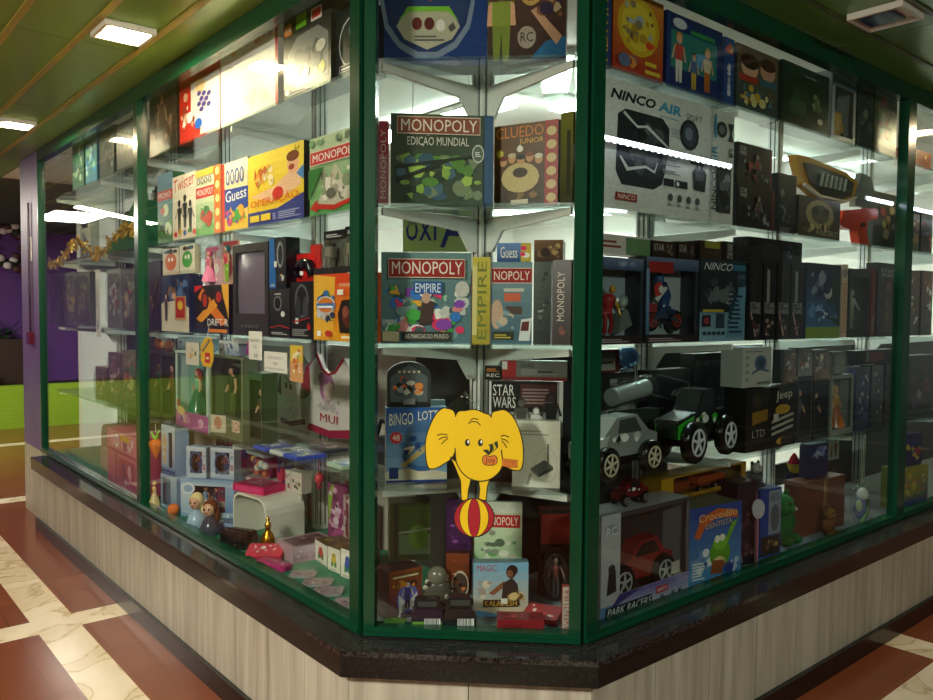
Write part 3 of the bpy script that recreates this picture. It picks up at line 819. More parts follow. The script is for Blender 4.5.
# third shelf: television, gaming boxes, small toys
g = 'toys on the middle shelf of the long run'
box('toy_box', 'tall dark purple toy box beside the green window post', 'toy box', Lq(149, 262, 161, 332, .10, zb=S2), .06, auto('#1c1a2a', '#3a2f52', ['#4a3a6a', '#2a2438', '#8a6a4a', '#5a3040'], 3, foot=None), '#16141e', g)
bs = box('building_set_box', 'building set box with a pale lower half and red shield banner', 'toy box', Lq(162, 276, 189, 331, .085, zb=S2), .07,
    [('r', 0, 0, 1, 1, '#26345a'), ('p', [(0, 0), (1, 0), (1, .42), (.5, .55), (0, .5)], '#e6dcc8'), ('m', .02, .5, .98, .96, 26, ['#3a5a94', '#1c2848', '#5a7ab0', '#2a2f44', '#8a6a5a'], 5, .12),
     ('r', .52, .2, .92, .62, '#c8a070'), ('r', .56, .24, .88, .6, '#c03428'), ('e', .72, .46, .1, .08, '#e8c43a'), ('f', .2, .18, .5, SK, '#333', '#3a3048', '#2a2838'), ('e', .5, .62, .08, .06, SK)], '#1a2440', g)
o = box('toy_pack', 'small orange creature card leaning on the building set box', 'toy pack', Lq(163, 250, 179, 276, .09, zb=bs.location.z + hit('L', .085, 162, 276).z - S2 + .002), .03,
    [('r', 0, 0, 1, 1, '#e8dcd0'), ('e', .5, .5, .35, .34, '#e07038'), ('e', .4, .58, .07, .08, '#fff'), ('e', .6, .58, .07, .08, '#fff'), ('r', 0, 0, 1, .12, '#d8c8b0'), ('m', 0, .78, 1, 1, 8, ['#3a6a8a', '#6a9ab0', '#222'], 4, .2)], '#b0a898', g)
o = box('toy_pack', 'small green creature card leaning on the building set box', 'toy pack', Lq(180, 246, 195, 276, .09, zb=o.location.z), .03,
    [('r', 0, 0, 1, 1, '#ece4d8'), ('e', .5, .5, .34, .3, '#4fae4c'), ('e', .4, .58, .07, .08, '#fff'), ('e', .6, .58, .07, .08, '#fff'), ('r', 0, 0, 1, .12, '#c8d0c0'), ('m', 0, .78, 1, 1, 8, ['#3a6a8a', '#222', '#7a4a4a'], 6, .2)], '#b0b098', g)
cb = box('toy_box', 'orange and black racing car box with crossed orange shape', 'toy box', Lq(195, 286, 229, 334, .10, zb=S2), .07,
    [('r', 0, 0, 1, 1, '#1e1a1c'), ('p', [(.1, .75), (.25, .95), (.95, .25), (.8, .15)], '#e87a1e'), ('p', [(.05, .3), (.9, .95), (.98, .8), (.2, .2)], '#f0a02a'), ('e', .32, .68, .12, .2, '#2a1a16'), ('e', .72, .75, .13, .17, '#2a1a16'), ('e', .32, .68, .07, .14, '#b8321e'), ('e', .72, .75, .08, .11, '#b8321e'),
     ('p', [(0, .85), (.3, 1), (0, 1)], '#d8281e'), ('p', [(.8, 1), (1, 1), (1, .3), (.9, .6)], '#f2b23a'), ('r', 0, 0, 1, .1, '#2a3450'), ('r', .42, .02, .95, .09, '#e8862a'), ('t', 'DRIFT-R', .4, .16, .98, .3, '#fff'), ('m', .02, .1, .4, .25, 8, DARK, 3, .12)], '#14100e', g)
zc = hit('L', .10, 195, 286).z + .002
def fig_pack(nm, label, q, hair, top, low, dress=None, card='#e8c8d4', group=None):
    """blister: backing card, clear bubble, toy figure"""
    w, h = q.w, q.h
    b = MB(); b.box(-w / 2, .04, 0, w / 2, .044, h, card)
    f = Face(b, (-w / 2, .04, 0), (w, 0, 0), (0, 0, h), (0, -1, 0)); f.do([('m', 0, 0, 1, 1, 10, [card, '#fff', top], 3, .2), ('r', .1, .88, .9, .97, top)])
    o = tag(b.build(nm, 'card', None, q), label, 'toy pack', group)
    d = MB(); doll(d, 0, .022, .012, h * .82, hair=hair, top=top, low=low, dress=dress); d.build('toy_figure', 'gloss', o)
    MB().rbox(-w * .45, .002, .005, w * .45, .0395, h * .86, w * .12, '#fff').build('clear_bubble', 'film', o)
    return o
fig_pack('doll_pack', 'pink fairy doll blister standing on the orange car box', Lq(197, 247, 213, 284, .10, zb=zc), '#e86a9a', '#e86a9a', '#c83a7a', '#f08ab8', '#f2c8d8', g)
fig_pack('doll_pack', 'teal and red creature blister on the orange car box by the television', Lq(214, 241, 231, 284, .10, zb=zc), '#2a8a8a', '#c83a4a', '#8ac83a', None, '#e8b8a8', g)
# television
q = Lq(233, 246, 268, 331, .09, .085, zb=S2)
tv = thing('television', 'old grey tube television with a purple sheen on its blank screen', 'television', q.o, q.yaw)
w_, h_ = q.w, q.h
b = MB(); b.rbox(-w_ / 2, .018, .004, w_ / 2, .12, h_, .02, '#2c2b2b'); b.prism([(-w_ * .4, .03), (w_ * .4, .03), (w_ * .4, h_ * .9), (-w_ * .4, h_ * .9)], .12, .20, '#262525'); b.box(-w_ * .3, .03, 0, w_ * .3, .14, .005, '#222'); b.build('cabinet', 'gloss', tv)
b = MB()
for x0, z0, x1, z1 in ((-w_ / 2, 0, w_ / 2, h_ * .24), (-w_ / 2, h_ * .91, w_ / 2, h_), (-w_ / 2, h_ * .24, -w_ * .41, h_ * .91), (w_ * .41, h_ * .24, w_ / 2, h_ * .91)):
    b.box(x0, 0, z0, x1, .018, z1, '#3a3836')
b.build('bezel', 'gloss', tv)
b = MB(); vs = []; n = 8
for j in range(n + 1):
    for i in range(n + 1):
        u, v = i / n * 2 - 1, j / n * 2 - 1
        vs.append((u * w_ * .415, .016 - .014 * (1 - u * u * .7) * (1 - v * v * .7), h_ * (.575 + v * .34)))
b.add(vs, [(j * (n + 1) + i, j * (n + 1) + i + 1, (j + 1) * (n + 1) + i + 1, (j + 1) * (n + 1) + i) for j in range(n) for i in range(n)], '#6d6478', True)  # purple reflection put into the screen colour
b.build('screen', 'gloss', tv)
b = MB()
for i in range(5): b.lathe([(.008, -.006), (.006, -.012)], (-w_ * .2 + i * w_ * .1, .006, h_ * .1), '#555', 8, 'y')
b.build('control_button', 'gloss', tv)
lo = box('headset_box', 'tall black headset box with a red line under the blue box', 'electronics box', Lq(270, 289, 290, 336, .085, zb=S2), .07,
    [('g', 0, 0, 1, 1, '#1a1c1e', '#2c2e30'), ('e', .4, .7, .2, .16, '#6a6e70'), ('e', .4, .7, .15, .12, '#1c1e20'), ('e', .66, .48, .1, .06, '#d8dadc'), ('p', [(0, .2), (.5, .26), (1, .2), (1, .18), (.5, .235), (0, .18)], '#b0281e'), ('l', .1, .06, .9, .12, 2, '#bbb'), ('l', .25, .88, .6, .92, 1, '#ccc')], '#141516', g)
box('headset_box', 'blue and black hanging headset box stacked beside the television', 'electronics box', Lq(269.5, 239, 286, 288, .086, zb=hit('L', .085, 270, 289).z + .002), .06,
    [('r', 0, 0, 1, 1, '#16181c'), ('p', [(0, 0), (.42, 0), (.3, 1), (0, 1)], '#1e62b0'), ('e', .66, .66, .2, .26, '#8a8e92'), ('e', .68, .66, .14, .2, '#1a1c20'), ('r', .3, .42, .46, .54, '#e0e2e4'), ('m', .5, .08, .95, .3, 9, ['#3a3e44', '#c8862a', '#5a7ab0', '#ccc'], 3, .12), ('l', .1, .04, .4, .1, 2, '#ccc'),
     ('r', .35, .97, .65, 1, '#0c0c0c')], '#101214', g)
hp = box('headset_box', 'black box with printed headphones under the red gamepad pack', 'electronics box', Lq(291, 282, 313, 339, .085, zb=S2), .07,
    [('g', 0, 0, 1, 1, '#1c1a1c', '#141414'), ('e', .5, .66, .32, .3, '#555a5e'), ('e', .5, .66, .25, .25, '#18181a'), ('e', .34, .54, .13, .2, '#30343a'), ('e', .68, .54, .13, .2, '#3c4046'), ('r', .22, .26, .36, .36, '#d8d8d8'), ('p', [(.1, .3), (.9, .38), (.9, .36), (.1, .27)], '#a8241e'), ('l', .08, .05, .85, .18, 4, '#999'), ('m', .7, .1, .95, .3, 5, ['#b0281e', '#333'], 3, .1)], '#101010', g)
q = Lq(287.5, 254, 311, 281, .09, zb=hit('L', .085, 291, 282).z + .002)
b = MB(); w_, h_ = q.w, q.h
b.box(-w_ / 2, .04, 0, w_ / 2, .05, h_, '#d8241c'); b.box(w_ * .1, .04, h_, w_ * .5, .05, h_ * 1.28, '#e0342a')
o = tag(b.build('gamepad_pack', 'card', None, q), 'red pack holding a black gamepad above the headphone box', 'electronics pack', g)
b = MB(); b.ell((0, .02, h_ * .62), (w_ * .28, .018, h_ * .2), '#141416')
for k in (-1, 1):
    b.tube([(k * w_ * .2, .02, h_ * .66), (k * w_ * .28, .02, h_ * .4), (k * w_ * .3, .022, h_ * .16)], [.02, .018, .012], '#141416')
    b.lathe([(.009, 0), (.009, -.01)], (k * w_ * .1, .008, h_ * .56), '#2a2a2e', 8, 'y')
b.box(w_ * .05, -.001, h_ * .2, w_ * .18, .0, h_ * .34, '#eee'); b.build('gamepad', 'gloss', o)
sk = box('game_starter_box', 'orange starter game box with a round silver emblem and dark cut-out', 'game box', Lq(314, 275, 364, 343, .085, zb=S2), .08,
    [('g', 0, 0, 1, 1, '#e8a024', '#e0481e'), ('p', [(0, 0), (.4, .1), (.45, .95), (0, 1)], '#f2b63a'), ('m', .05, .25, .48, .8, 30, ['#2a3a5a', '#3a6ab0', '#c8d0d8', '#3a2a1a', '#5a8a4a', '#e8c43a'], 5, .1), ('e', .27, .53, .2, .14, '#c8ccd4'), ('e', .27, .53, .17, .115, '#d87a2a'), ('r', .08, .48, .46, .56, '#4a7ac0'), ('l', .1, .49, .44, .55, 1, '#fff'),
     ('p', [(.56, .12), (.95, .12), (.98, .5), (.85, .62), (.6, .6), (.52, .4)], '#2a1c1a'), ('m', .58, .14, .92, .56, 12, ['#5a2a22', '#3a2420', '#8a4a3a', '#2a6a5a'], 9, .1), ('t', 'STARTER PACK', .56, .8, .98, .85, '#fbe8c0'), ('r', .52, .68, .64, .76, '#f4ece0'), ('p', [(.72, 1), (1, 1), (1, .92), (.86, .93)], '#f0f0ec'), ('r', .1, .06, .18, .14, '#fff'), ('e', .34, .1, .07, .05, '#c83a2a'), ('r', .6, .04, .9, .08, '#fbe8c0')], '#c2521a', g)
zk = hit('L', .085, 314, 275).z + .002
for (a, b_, yl), l in (((313.5, 334, 231), 'clear robot figure pack with black header card on the orange game box'), ((334.5, 357, 226), 'clear robot figure pack with black header card against the green corner post')):
    q = Lq(a, yl, b_, 276, .10, zb=zk)
    w_, h_ = q.w, q.h
    b = MB(); b.box(-w_ / 2, .05, 0, w_ / 2, .054, h_, '#6a6a60'); b.box(-w_ / 2, .0, 0, w_ / 2, .05, h_ * .14, '#222'); b.box(-w_ / 2, .044, h_ * .8, w_ / 2, .05, h_, '#161616')
    lt = MB(); Face(lt, (-w_ / 2, .044, 0), (w_, 0, 0), (0, 0, h_), (0, -1, 0)).do([('l', .12, .85, .88, .94, 2, '#ddd')])
    o = tag(b.build('figure_pack', 'card', None, q), l, 'toy pack', g)
    lt.build('title_lettering', 'card', o)
    b = MB()
    b.box(-.022, .016, h_ * .4, .022, .036, h_ * .62, '#8a8878'); b.box(-.012, .014, h_ * .63, .012, .032, h_ * .74, '#55544a')
    for k in (-1, 1):
        b.box(k * .03 - .007, .014, h_ * .36, k * .03 + .007, .034, h_ * .62, '#6a685a'); b.box(k * .013 - .009, .012, h_ * .15, k * .013 + .009, .036, h_ * .39, '#77756a')
    b.build('robot_figure', 'gloss', o)
    MB().rbox(-w_ * .46, .001, h_ * .145, w_ * .46, .043, h_ * .8, w_ * .2, '#fff').build('clear_bubble', 'film', o)

# fourth shelf: dolls, T-shirts
g = 'dolls on the lowest shelf of the long run'
def doll_box(label, q, win, front, side, inner, kw, t=.07, group=g, s=.86, nm='doll_box', mat='gloss', y=.5, more=None):
    return wbox(nm, label, 'doll box', q, t, win, front, side, inner, [('doll', mat, lambda b, w, h, t: doll(b, 0, t * y, h * max(.02, win[1]) + .004, min(h * (win[3] - win[1]) * s, w * 3.2), **kw))], group, more)
doll_box('narrow clear doll box with brown glitter figure beside the green post', Lq(149, 350, 161, 412, .10, zb=S1), (.06, .08, .94, .95), [], '#4a4238', '#5a5240', dict(hair='#5a3a22', top='#3a6a6a', low='#4a3a2a'))
doll_box('second narrow clear doll box, red-brown figure, before the red-haired doll', Lq(162, 352, 174, 416, .10, zb=S1), (.06, .08, .94, .95), [], '#3c3a30', '#4a4634', dict(hair='#7a2a1a', top='#7a3a2a', low='#5a2a22'))
doll_box('clear doll box with a red-haired doll in a long green dress', Lq(176, 350, 208, 426, .085, zb=S1), (.05, .2, .95, .97),
    [('r', .0, .0, 1, .2, '#b85aa0'), ('m', .02, .01, .98, .19, 12, ['#d88ac0', '#8a4a9a', '#f0c8e0', '#e8b83a'], 4, .1), ('e', .18, .2, .13, .06, '#e8c88a'), ('e', .1, .3, .05, .05, '#b83a2a')], '#c8dcd4', '#8ac4b4', dict(hair='#b02a1c', top='#7ac0a4', low='#2a7a5a', dress='#1f6b52', long_hair=True), s=.74)
doll_box('clear doll box with a figure in dark green top and a photo card', Lq(210, 354, 243, 421, .09, zb=S1), (.05, .24, .95, .97),
    [('r', 0, 0, 1, .24, '#6a7458'), ('p', [(.02, .02), (.5, .06), (.5, .27), (.02, .24)], '#d8d0bc'), ('e', .26, .16, .12, .08, '#c88a6a'), ('r', .68, .1, .9, .24, '#d8c8b0'), ('t', '1D', .7, .12, .88, .22, '#a83a1e')], '#6f7a5c', '#4f5a40', dict(hair='#3a2c1e', top='#2a3a26', low='#5a6a3a'))
doll_box('dusky green doll box with a dark seated figure beside the pale garment', Lq(249, 372, 262, 416, .10, zb=S1), (.08, .1, .92, .9), [('r', 0, .9, 1, 1, '#3a5a42')], '#3c4c3a', '#4c5a48', dict(hair='#2a221a', top='#5a4a42', low='#3a3a3a'))
q0 = hit('L', .10, 160, 348).z
for x0, x1, y0, c, l in ((150, 160, 338, '#c87a3a', 'small brown plush head on top of the narrow doll boxes'), (161, 169, 340, '#8a5a3a', 'second small brown plush head on top of the narrow doll boxes')):
    q = Lq(x0, y0, x1, 350, .11, zb=hit('L', .10, 149 if x0 < 155 else 162, 350 if x0 < 155 else 352).z + .001)
    o = thing('plush_toy', l, 'plush', q.o, q.yaw, 'plush heads over the dolls')
    b = MB(); r = q.h / 2; b.ell((0, .02, r), (r, r * .8, r), c); b.build('head', 'cloth', o)
    b = MB(); b.ell((-r * .8, .02, r * 1.6), (r * .35, r * .2, r * .35), c); b.build('ear', 'cloth', o); b = MB(); b.ell((r * .8, .02, r * 1.6), (r * .35, r * .2, r * .35), c); b.build('ear', 'cloth', o)
zt = hit('L', .085, 176, 350).z
box('toy_pack', 'pale blue toy car pack lying on the doll boxes under the middle shelf', 'toy pack', Lq(178, 337, 207, 349, .14, zb=zt + .002), .06, [('g', 0, 0, 1, 1, '#6a8a94', '#b8ccd0'), ('m', .02, .05, .98, .95, 16, ['#2a3a4a', '#8ab0b8', '#e0e8e4', '#3a4a6a'], 6, .2)], '#7a949c', g)
box('toy_pack', 'white and lilac pack lying on the dark green doll box', 'toy pack', Lq(219, 340, 239, 353, .11, zb=hit('L', .09, 210, 354).z + .002), .035, [('g', 0, 0, 1, 1, '#8a9ab8', '#d0d8dc'), ('m', .02, .05, .98, .95, 16, ['#3a4a7a', '#c8d8dc', '#e8e8e4', '#7a6aa0'], 8, .2)], '#8c92ac', g)
q = Lq(240, 342, 249, 353, .11, zb=hit('L', .09, 210, 354).z + .002)
o = thing('plush_toy', 'small magenta plush on the dark green doll box', 'plush', q.o, q.yaw)
b = MB(); b.ell((0, .03, .024), (.028, .02, .024), '#b83a9a'); b.build('body', 'cloth', o)
b = MB(); b.ell((.008, .025, .054), (.018, .016, .016), '#c84aa8'); b.build('head', 'cloth', o)

def shirt(label, q, body, trim, print_ops, sleeves, name='child_shirt'):
    """garment pinned up flat: body, sleeves, neckline"""
    w, h = q.w, q.h
    o = thing(name, label, 'shirt', q.o, q.yaw, None)
    pf = lambda P: [(x * w, z * h) for x, z in P]
    b = MB(); b.prism(pf([(-.36, .04), (0, .0), (.40, .08), (.36, .55), (.40, .78), (.26, .97), (.12, .78), (0, .73), (-.10, .80), (-.2, .99), (-.34, .82), (-.32, .5)]), .0, .022, body); 
    Face(b, (-w / 2, 0, 0), (w, 0, 0), (0, 0, h), (0, -1, 0)).do(print_ops)
    b.build('body', 'cloth', o)
    for k in (-1, 1):
        b = MB(); b.prism(pf([(k * .34, .80), (k * .24, .96), (k * .42, .80), (k * .52, .52), (k * .34, .44)][::k]), .004, .026, sleeves); b.build('sleeve', 'cloth', o)
    b = MB(); b.tube([(-.2 * w, -.002, .985 * h), (-.1 * w, -.003, .80 * h), (0, -.003, .735 * h), (.12 * w, -.003, .78 * h), (.26 * w, -.002, .965 * h)], .006, trim, 6); b.build('neck_trim', 'cloth', o)
    b = MB(); b.prism(pf([(-.40, -.06), (.02, -.10), (.42, -.02), (.40, .08), (0, .0), (-.36, .04)]), .003, .02, sleeves); b.build('hem_band', 'cloth', o)
    b = MB(); b.tube([(-.03 * w, .01, 1.0 * h), (0, .01, 1.03 * h), (.03 * w, .01, 1.0 * h)], .003, '#666', 5); b.build('pin_hook', 'metal', o)
    return o
shirt('white child T-shirt with magenta sleeves and a pink-haired print', Lq(301, 352, 360, 430, .41, .39, zb=S1 + .05), '#d8d0cc', '#a8243e',
    [('e', .47, .56, .13, .2, '#b070a0'), ('e', .5, .52, .09, .13, '#dcc0b8'), ('e', .42, .68, .1, .08, '#a8609a'), ('m', .3, .2, .75, .45, 18, ['#c8a8b8', '#b8b0b0', '#d8c8d0', '#a898a0'], 4, .07), ('t', 'MUI', .36, .1, .66, .21, '#a8203a')], '#9a1f44')
shirt('pale grey child shirt with a cartoon print hanging behind the price papers', Lq(277, 366, 304, 438, .43, .43, zb=S1 + .045), '#b8b0a8', '#8a7a78',
    [('e', .42, .6, .22, .16, '#c8a8a0'), ('e', .36, .66, .05, .06, '#6a4a4a'), ('e', .52, .64, .05, .06, '#6a4a4a'), ('m', .25, .15, .75, .45, 14, ['#a89a90', '#c8bcb4', '#8a7c78'], 6, .08)], '#6a5058')

# display floor: backpacks, gift sets
g = 'gift boxes of the long run display floor'
def backpack(label, q, col, trim, t=.065):
    w, h = q.w, q.h
    o = thing('backpack', label, 'backpack', q.o, q.yaw, None)
    P = [(-.5, 0), (.5, 0), (.5, .6), (.4, .85), (.2, .98), (-.2, .98), (-.4, .85), (-.5, .6)]
    b = MB(); b.prism([(x * w, z * h) for x, z in P], .02, t, col, 'y', False); b.build('body', 'cloth', o)
    b = MB(); b.rbox(-w * .36, .0, h * .05, w * .36, .021, h * .5, h * .1, trim); b.build('front_pocket', 'cloth', o)
    b = MB(); b.tube([(-.42 * w, .018, .55 * h), (-.3 * w, .016, .8 * h), (0, .014, .9 * h), (.3 * w, .016, .8 * h), (.42 * w, .018, .55 * h)], .007, '#2a1c34', 6); b.build('zipper', 'cloth', o)
    b = MB(); b.tube([(-.1 * w, .04, .97 * h), (-.06 * w, .04, 1.06 * h), (.06 * w, .04, 1.06 * h), (.1 * w, .04, .97 * h)], .008, '#3a1c3a', 6); b.build('carry_handle', 'cloth', o)
    b = MB(); b.rbox(-w * .06, -.004, h * .35, w * .06, .0, h * .85, w * .03, '#4a3a8a'); b.build('emblem', 'cloth', o)
HF = Vector((math.sin(YAW), math.cos(YAW), 0))
def zat(P, px, py):
    """height at which the line of sight through (px, py) passes over/under ground point P"""
    v = ray(px, py)
    return CAM.z + v.z * ((P - CAM).dot(HF) / v.dot(HF))
class QZ:
    """upright rectangle standing on a level surface z: its foot runs from pixel a to pixel b"""
    def __init__(s, a, b, ytop, z=None):
        z = S0 if z is None else z
        A, B = hit('Z', z, *a), hit('Z', z, *b)
        r = B - A; r.z = 0
        s.zb = z; s.w = r.length; s.yaw = math.atan2(r.y, r.x)
        s.h = zat(A, a[0], ytop) - z
        s.o = Vector(((A.x + B.x) / 2, (A.y + B.y) / 2, z))
class QP:
    """rectangle of known size standing at a given point"""
    def __init__(s, o, yaw, w, h):
        s.o, s.yaw, s.w, s.h, s.zb = Vector(o), yaw, w, h, o[2]
ICE = ['#8ab0d8', '#c4d8ea', '#5a82b8', '#e4eef4', '#3a5a94']
gq = QZ((181, 516), (234, 519), 478)
big = wbox('gift_box', 'large pale blue gift box with two small dolls in its window', 'gift box', gq, .10, (.22, .14, .84, .82),
     [('g', 0, 0, 1, .14, '#7aa0cc', '#b8d0e6'), ('g', 0, .82, 1, 1, '#c4d8ea', '#8fb2d8'), ('g', 0, .14, .22, .82, '#a8c4e0', '#d4e4f0'), ('g', .84, .14, 1, .82, '#6f98c8', '#a8c4e0'), ('e', .14, .74, .13, .15, '#e4ecf4'), ('e', .14, .74, .09, .1, '#9ab8d8'),
      ('m', .02, .0, .98, .12, 9, ICE, 2, .08)], '#8fb0d4', '#5c4450',
     [('doll', 'gloss', lambda b, w, h, t: doll(b, -w * .12, .05, h * .15, h * .6, hair='#e0c070', top='#7aa8d0', low='#8ab0d8', dress='#9ac0e0')),
      ('doll', 'gloss', lambda b, w, h, t: doll(b, w * .08, .05, h * .15, h * .6, hair='#6a3a22', top='#3a3a5a', low='#4a6a5a', dress='#4a4a78')),
      ('accessory_card', 'card', lambda b, w, h, t: b.box(w * .14, .03, h * .16, w * .32, .05, h * .8, '#a83a52').box(w * .17, .028, h * .25, w * .29, .03, h * .4, '#d8b8a0').box(w * .17, .028, h * .5, w * .29, .03, h * .7, '#6a4a6a'))], g)
q35 = QZ((161, 506), (177, 512), 473)
b35 = wbox('gift_box', 'narrow pale blue gift box with a clear window standing by the green post', 'gift box', q35, .08, (.1, .1, .62, .9), [('r', 0, .9, 1, 1, '#b4cce4'), ('g', .62, .1, 1, .9, '#8fb0d4', '#b8d0e6'), ('m', .0, 0, 1, .1, 6, ICE, 5, .1)], '#86a8cc', '#6a6a78',
     [('doll', 'gloss', lambda b, w, h, t: doll(b, -w * .14, .04, h * .11, h * .68, hair='#b08a4a', top='#6a4a5a', low='#4a4a6a'))], g)
zz = q35.o.z + q35.h
q31 = Q('L', 162, 420, 187, 475, (hit('Z', S0, 170, 512)).x, zb=zz + .002); q31.o = Vector((q35.o.x, q35.o.y, zz + .002)); q31.yaw = q35.yaw; q31.w = .15; q31.h = min(q31.h, S1 - .02 - q31.o.z)
wbox('gift_box', 'pale blue window box with two openings on top of the narrow gift box', 'gift box', q31, .075, (.52, .16, .80, .86),
     [('g', 0, 0, 1, .16, '#4f78b4', '#7aa0cc'), ('g', 0, .86, 1, 1, '#b4cce4', '#dce8f0'), ('g', 0, .16, .52, .86, '#a8c0dc', '#c4d6e6'), ('g', .80, .16, 1, .86, '#9ab8d8', '#d0e0ec'), ('r', .1, .22, .34, .8, '#d8c49a'), ('m', .1, .24, .34, .78, 9, ['#e0c890', '#c89a5a', '#e8e0d0'], 3, .1), ('r', 0, .06, 1, .1, '#2f4f8f')], '#8aa8cc', '#3a3a48',
     [('doll', 'gloss', lambda b, w, h, t: doll(b, w * .15, .04, h * .18, h * .58, hair='#3a2a22', top='#5a4a5a', low='#3a3a4a'))], g)
zt = gq.o.z + gq.h
xa = Vector((math.cos(gq.yaw), math.sin(gq.yaw), 0))
ya = Vector((-math.sin(gq.yaw), math.cos(gq.yaw), 0))
def oval_box(label, k, w, h):
    q = QP(gq.o + xa * k + ya * .008 + Vector((0, 0, gq.h + .002)), gq.yaw - .12, w, h)
    def ring(b, w, h, t):
        n = 20; vs = []
        for i in range(n):
            a = 2 * PI * i / n
            vs += [(w * .34 * math.cos(a), -.002, h * .5 + h * .36 * math.sin(a)), (w * .28 * math.cos(a), -.002, h * .5 + h * .3 * math.sin(a))]
        b.add(vs, [(2 * i, (2 * i + 2) % (2 * n), (2 * i + 3) % (2 * n), 2 * i + 1) for i in range(n)], '#4a6a9a')
    return wbox('gift_box', label, 'gift box', q, .06, (.2, .16, .8, .86), [('g', 0, 0, 1, .16, '#a8c0dc', '#c4d6e6'), ('g', 0, .86, 1, 1, '#c4d8ea', '#e4ecf2'), ('r', 0, .16, .2, .86, '#b8cce0'), ('r', .8, .16, 1, .86, '#c8d6e2'), ('m', .82, .2, .98, .9, 6, ['#c88a9a', '#e8e0e4', '#8aa8d0'], 2, .1)], '#a0b8d4', '#3c3a44',
         [('oval_rim', 'card', ring), ('doll', 'gloss', lambda b, w, h, t: doll(b, 0, .03, h * .18, h * .62, hair='#c89a5a', top='#8a4a5a', low='#5a6a9a'))], g)
oval_box('pale blue oval window box over the narrow end of the large gift box', -.062, .115, .155)
oval_box('wider pale blue box with oval window over the middle of the large box', .078, .135, .155)
b = MB(); q = QP((.350, 2.02, .721 - .1), -PI / 2, .19, .27)
o = thing('storage_box', 'clear plastic box with grey lid and coloured toys behind the large gift box', 'box', q.o, q.yaw)
b.box(-q.w / 2, .0, .1, q.w / 2, .05, .22, '#fff'); b.build('clear_case', 'film', o)
b = MB(); b.box(-q.w / 2 - .003, -.003, .22, q.w / 2 + .003, .053, .235, '#b8bcc0'); b.build('lid', 'gloss', o)
R_ = random.Random(8); b = MB()
for i in range(12): b.ell((R_.uniform(-.07, .07), R_.uniform(.021, .029), .121 + R_.uniform(0, .07)), .019, R_.choice(['#c86a4a', '#d8a84a', '#4a8ab8', '#d8d4c8', '#8a4a6a']), 8, 6)
b.build('toy_filling', 'gloss', o)
# backpacks behind, carried by a low white riser
def riser(label, x0, x1, y0, y1, z, grp='white display risers'):
    o = thing('display_riser', label, 'display stand', ((x0 + x1) / 2, (y0 + y1) / 2, S0), 0, grp)
    MB().box(-(x1 - x0) / 2, -(y1 - y0) / 2, z - S0 - .012, (x1 - x0) / 2, (y1 - y0) / 2, z - S0, '#f0f0ea').build('top_panel', 'gloss', o)
    MB().box(-(x1 - x0) / 2, -(y1 - y0) / 2, 0, (x1 - x0) / 2, (y1 - y0) / 2, z - S0 - .0121, '#e6e6de').build('body', 'gloss', o)
riser('white riser under the magenta backpack', .345, .475, 1.72, 2.62, .72)
backpack('magenta backpack with a violet emblem under the lowest shelf', Q('L', 226, 430, 266, 470, .405, zb=.721), '#b02a6c', '#c0347a')
backpack('dark violet backpack partly hidden behind the oval window boxes', Q('L', 213, 430, 222, 470, .405, zb=.721), '#4a3c6a', '#5f5084')
backpack('narrow striped red and blue school bag beside the pale shirts', Q('L', 276, 452, 283, 480, .405, zb=.721), '#4a52a0', '#d04058', .06)
# small things by the green post
q = QZ((153, 478), (160, 480), 425, .62)
o = thing('toy_carrot', 'orange toy carrot with leaves hanging by the green window post', 'toy', Vector((.03, 2.555, .78)), 0)
b = MB(); b.lathe([(.002, 0), (.03, .06), (.036, .09), (.012, .105)], (0, 0, 0), '#e8762a', 10); b.build('root', 'gloss', o)
b = MB(); b.tube([(0, 0, .1), (.02, 0, .15)], [.012, .004], '#7ab83a', 6); b.tube([(0, 0, .1), (-.02, .01, .145)], [.012, .004], '#8ac84a', 6); b.build('leaf', 'gloss', o)
b = MB(); b.tube([(0, 0, .145), (0, 0, .183)], .002, '#ddd', 5); b.build('string', 'matte', o)
o = thing('toy_doll', 'small blond doll standing by the green window post', 'doll', (.04, 2.565, S0 + .002))
b = MB(); doll(b, 0, 0, 0, .13, hair='#e0b860', top='#d8a84a', low='#d8d0b8', dress='#e4c88a'); b.build('body', 'gloss', o); o.rotation_euler.z = -PI / 2
b = MB(); b.ell((0, 0, .03), .03, '#f07a2a', 12, 8); b.lathe([(.02, -.002), (.02, .004)], (0, 0, 0), '#c85a1a', 10)
o = tag(b.build('toy_ball', 'gloss'), 'small orange ball on the display floor by the green window post', 'ball'); o.location = (.045, 2.30, S0 + .003)
def bust(label, px, py, s, hair, top):
    P = hit('Z', S0, px, py)
    o = thing('cardboard_bust', label, 'display figure', P, gq.yaw)
    b = MB(); b.lathe([(.045, 0), (.05, .02), (.035, .06), (.014, .085)], (0, 0, 0), top, 12); b.build('shoulders', 'gloss', o)
    b = MB(); b.ell((0, .004, .122), (.036, .034, .042), hair); b.ell((.03, .01, .085), (.012, .014, .04), hair); b.build('hair', 'gloss', o)
    b = MB(); b.ell((0, -.008, .116), (.029, .03, .034), SK)
    for k in (-1, 1): b.ell((k * .011, -.037, .12), (.004, .003, .006), '#222')
    b.ell((0, -.036, .104), (.007, .003, .003), '#a83a3a'); b.build('face', 'gloss', o)
bust('small fair-haired doll bust in front of the large gift box', 192, 527, 1, '#e8d49a', '#a8c4dc')
bust('small brown-haired doll bust in front of the large gift box', 203, 535, 1, '#6a3a1e', '#4a4a5a')
box('flat_box', 'flat blue box lying before the large gift box', 'box', QZ((216, 530), (236, 533), 522), .06, [('g', 0, 0, 1, 1, '#3a5a9a', '#8ab0d4')], '#6a90c4', None, {'T': [('m', .03, .05, .97, .95, 18, ICE + ['#c89ab0'], 4, .14)]})
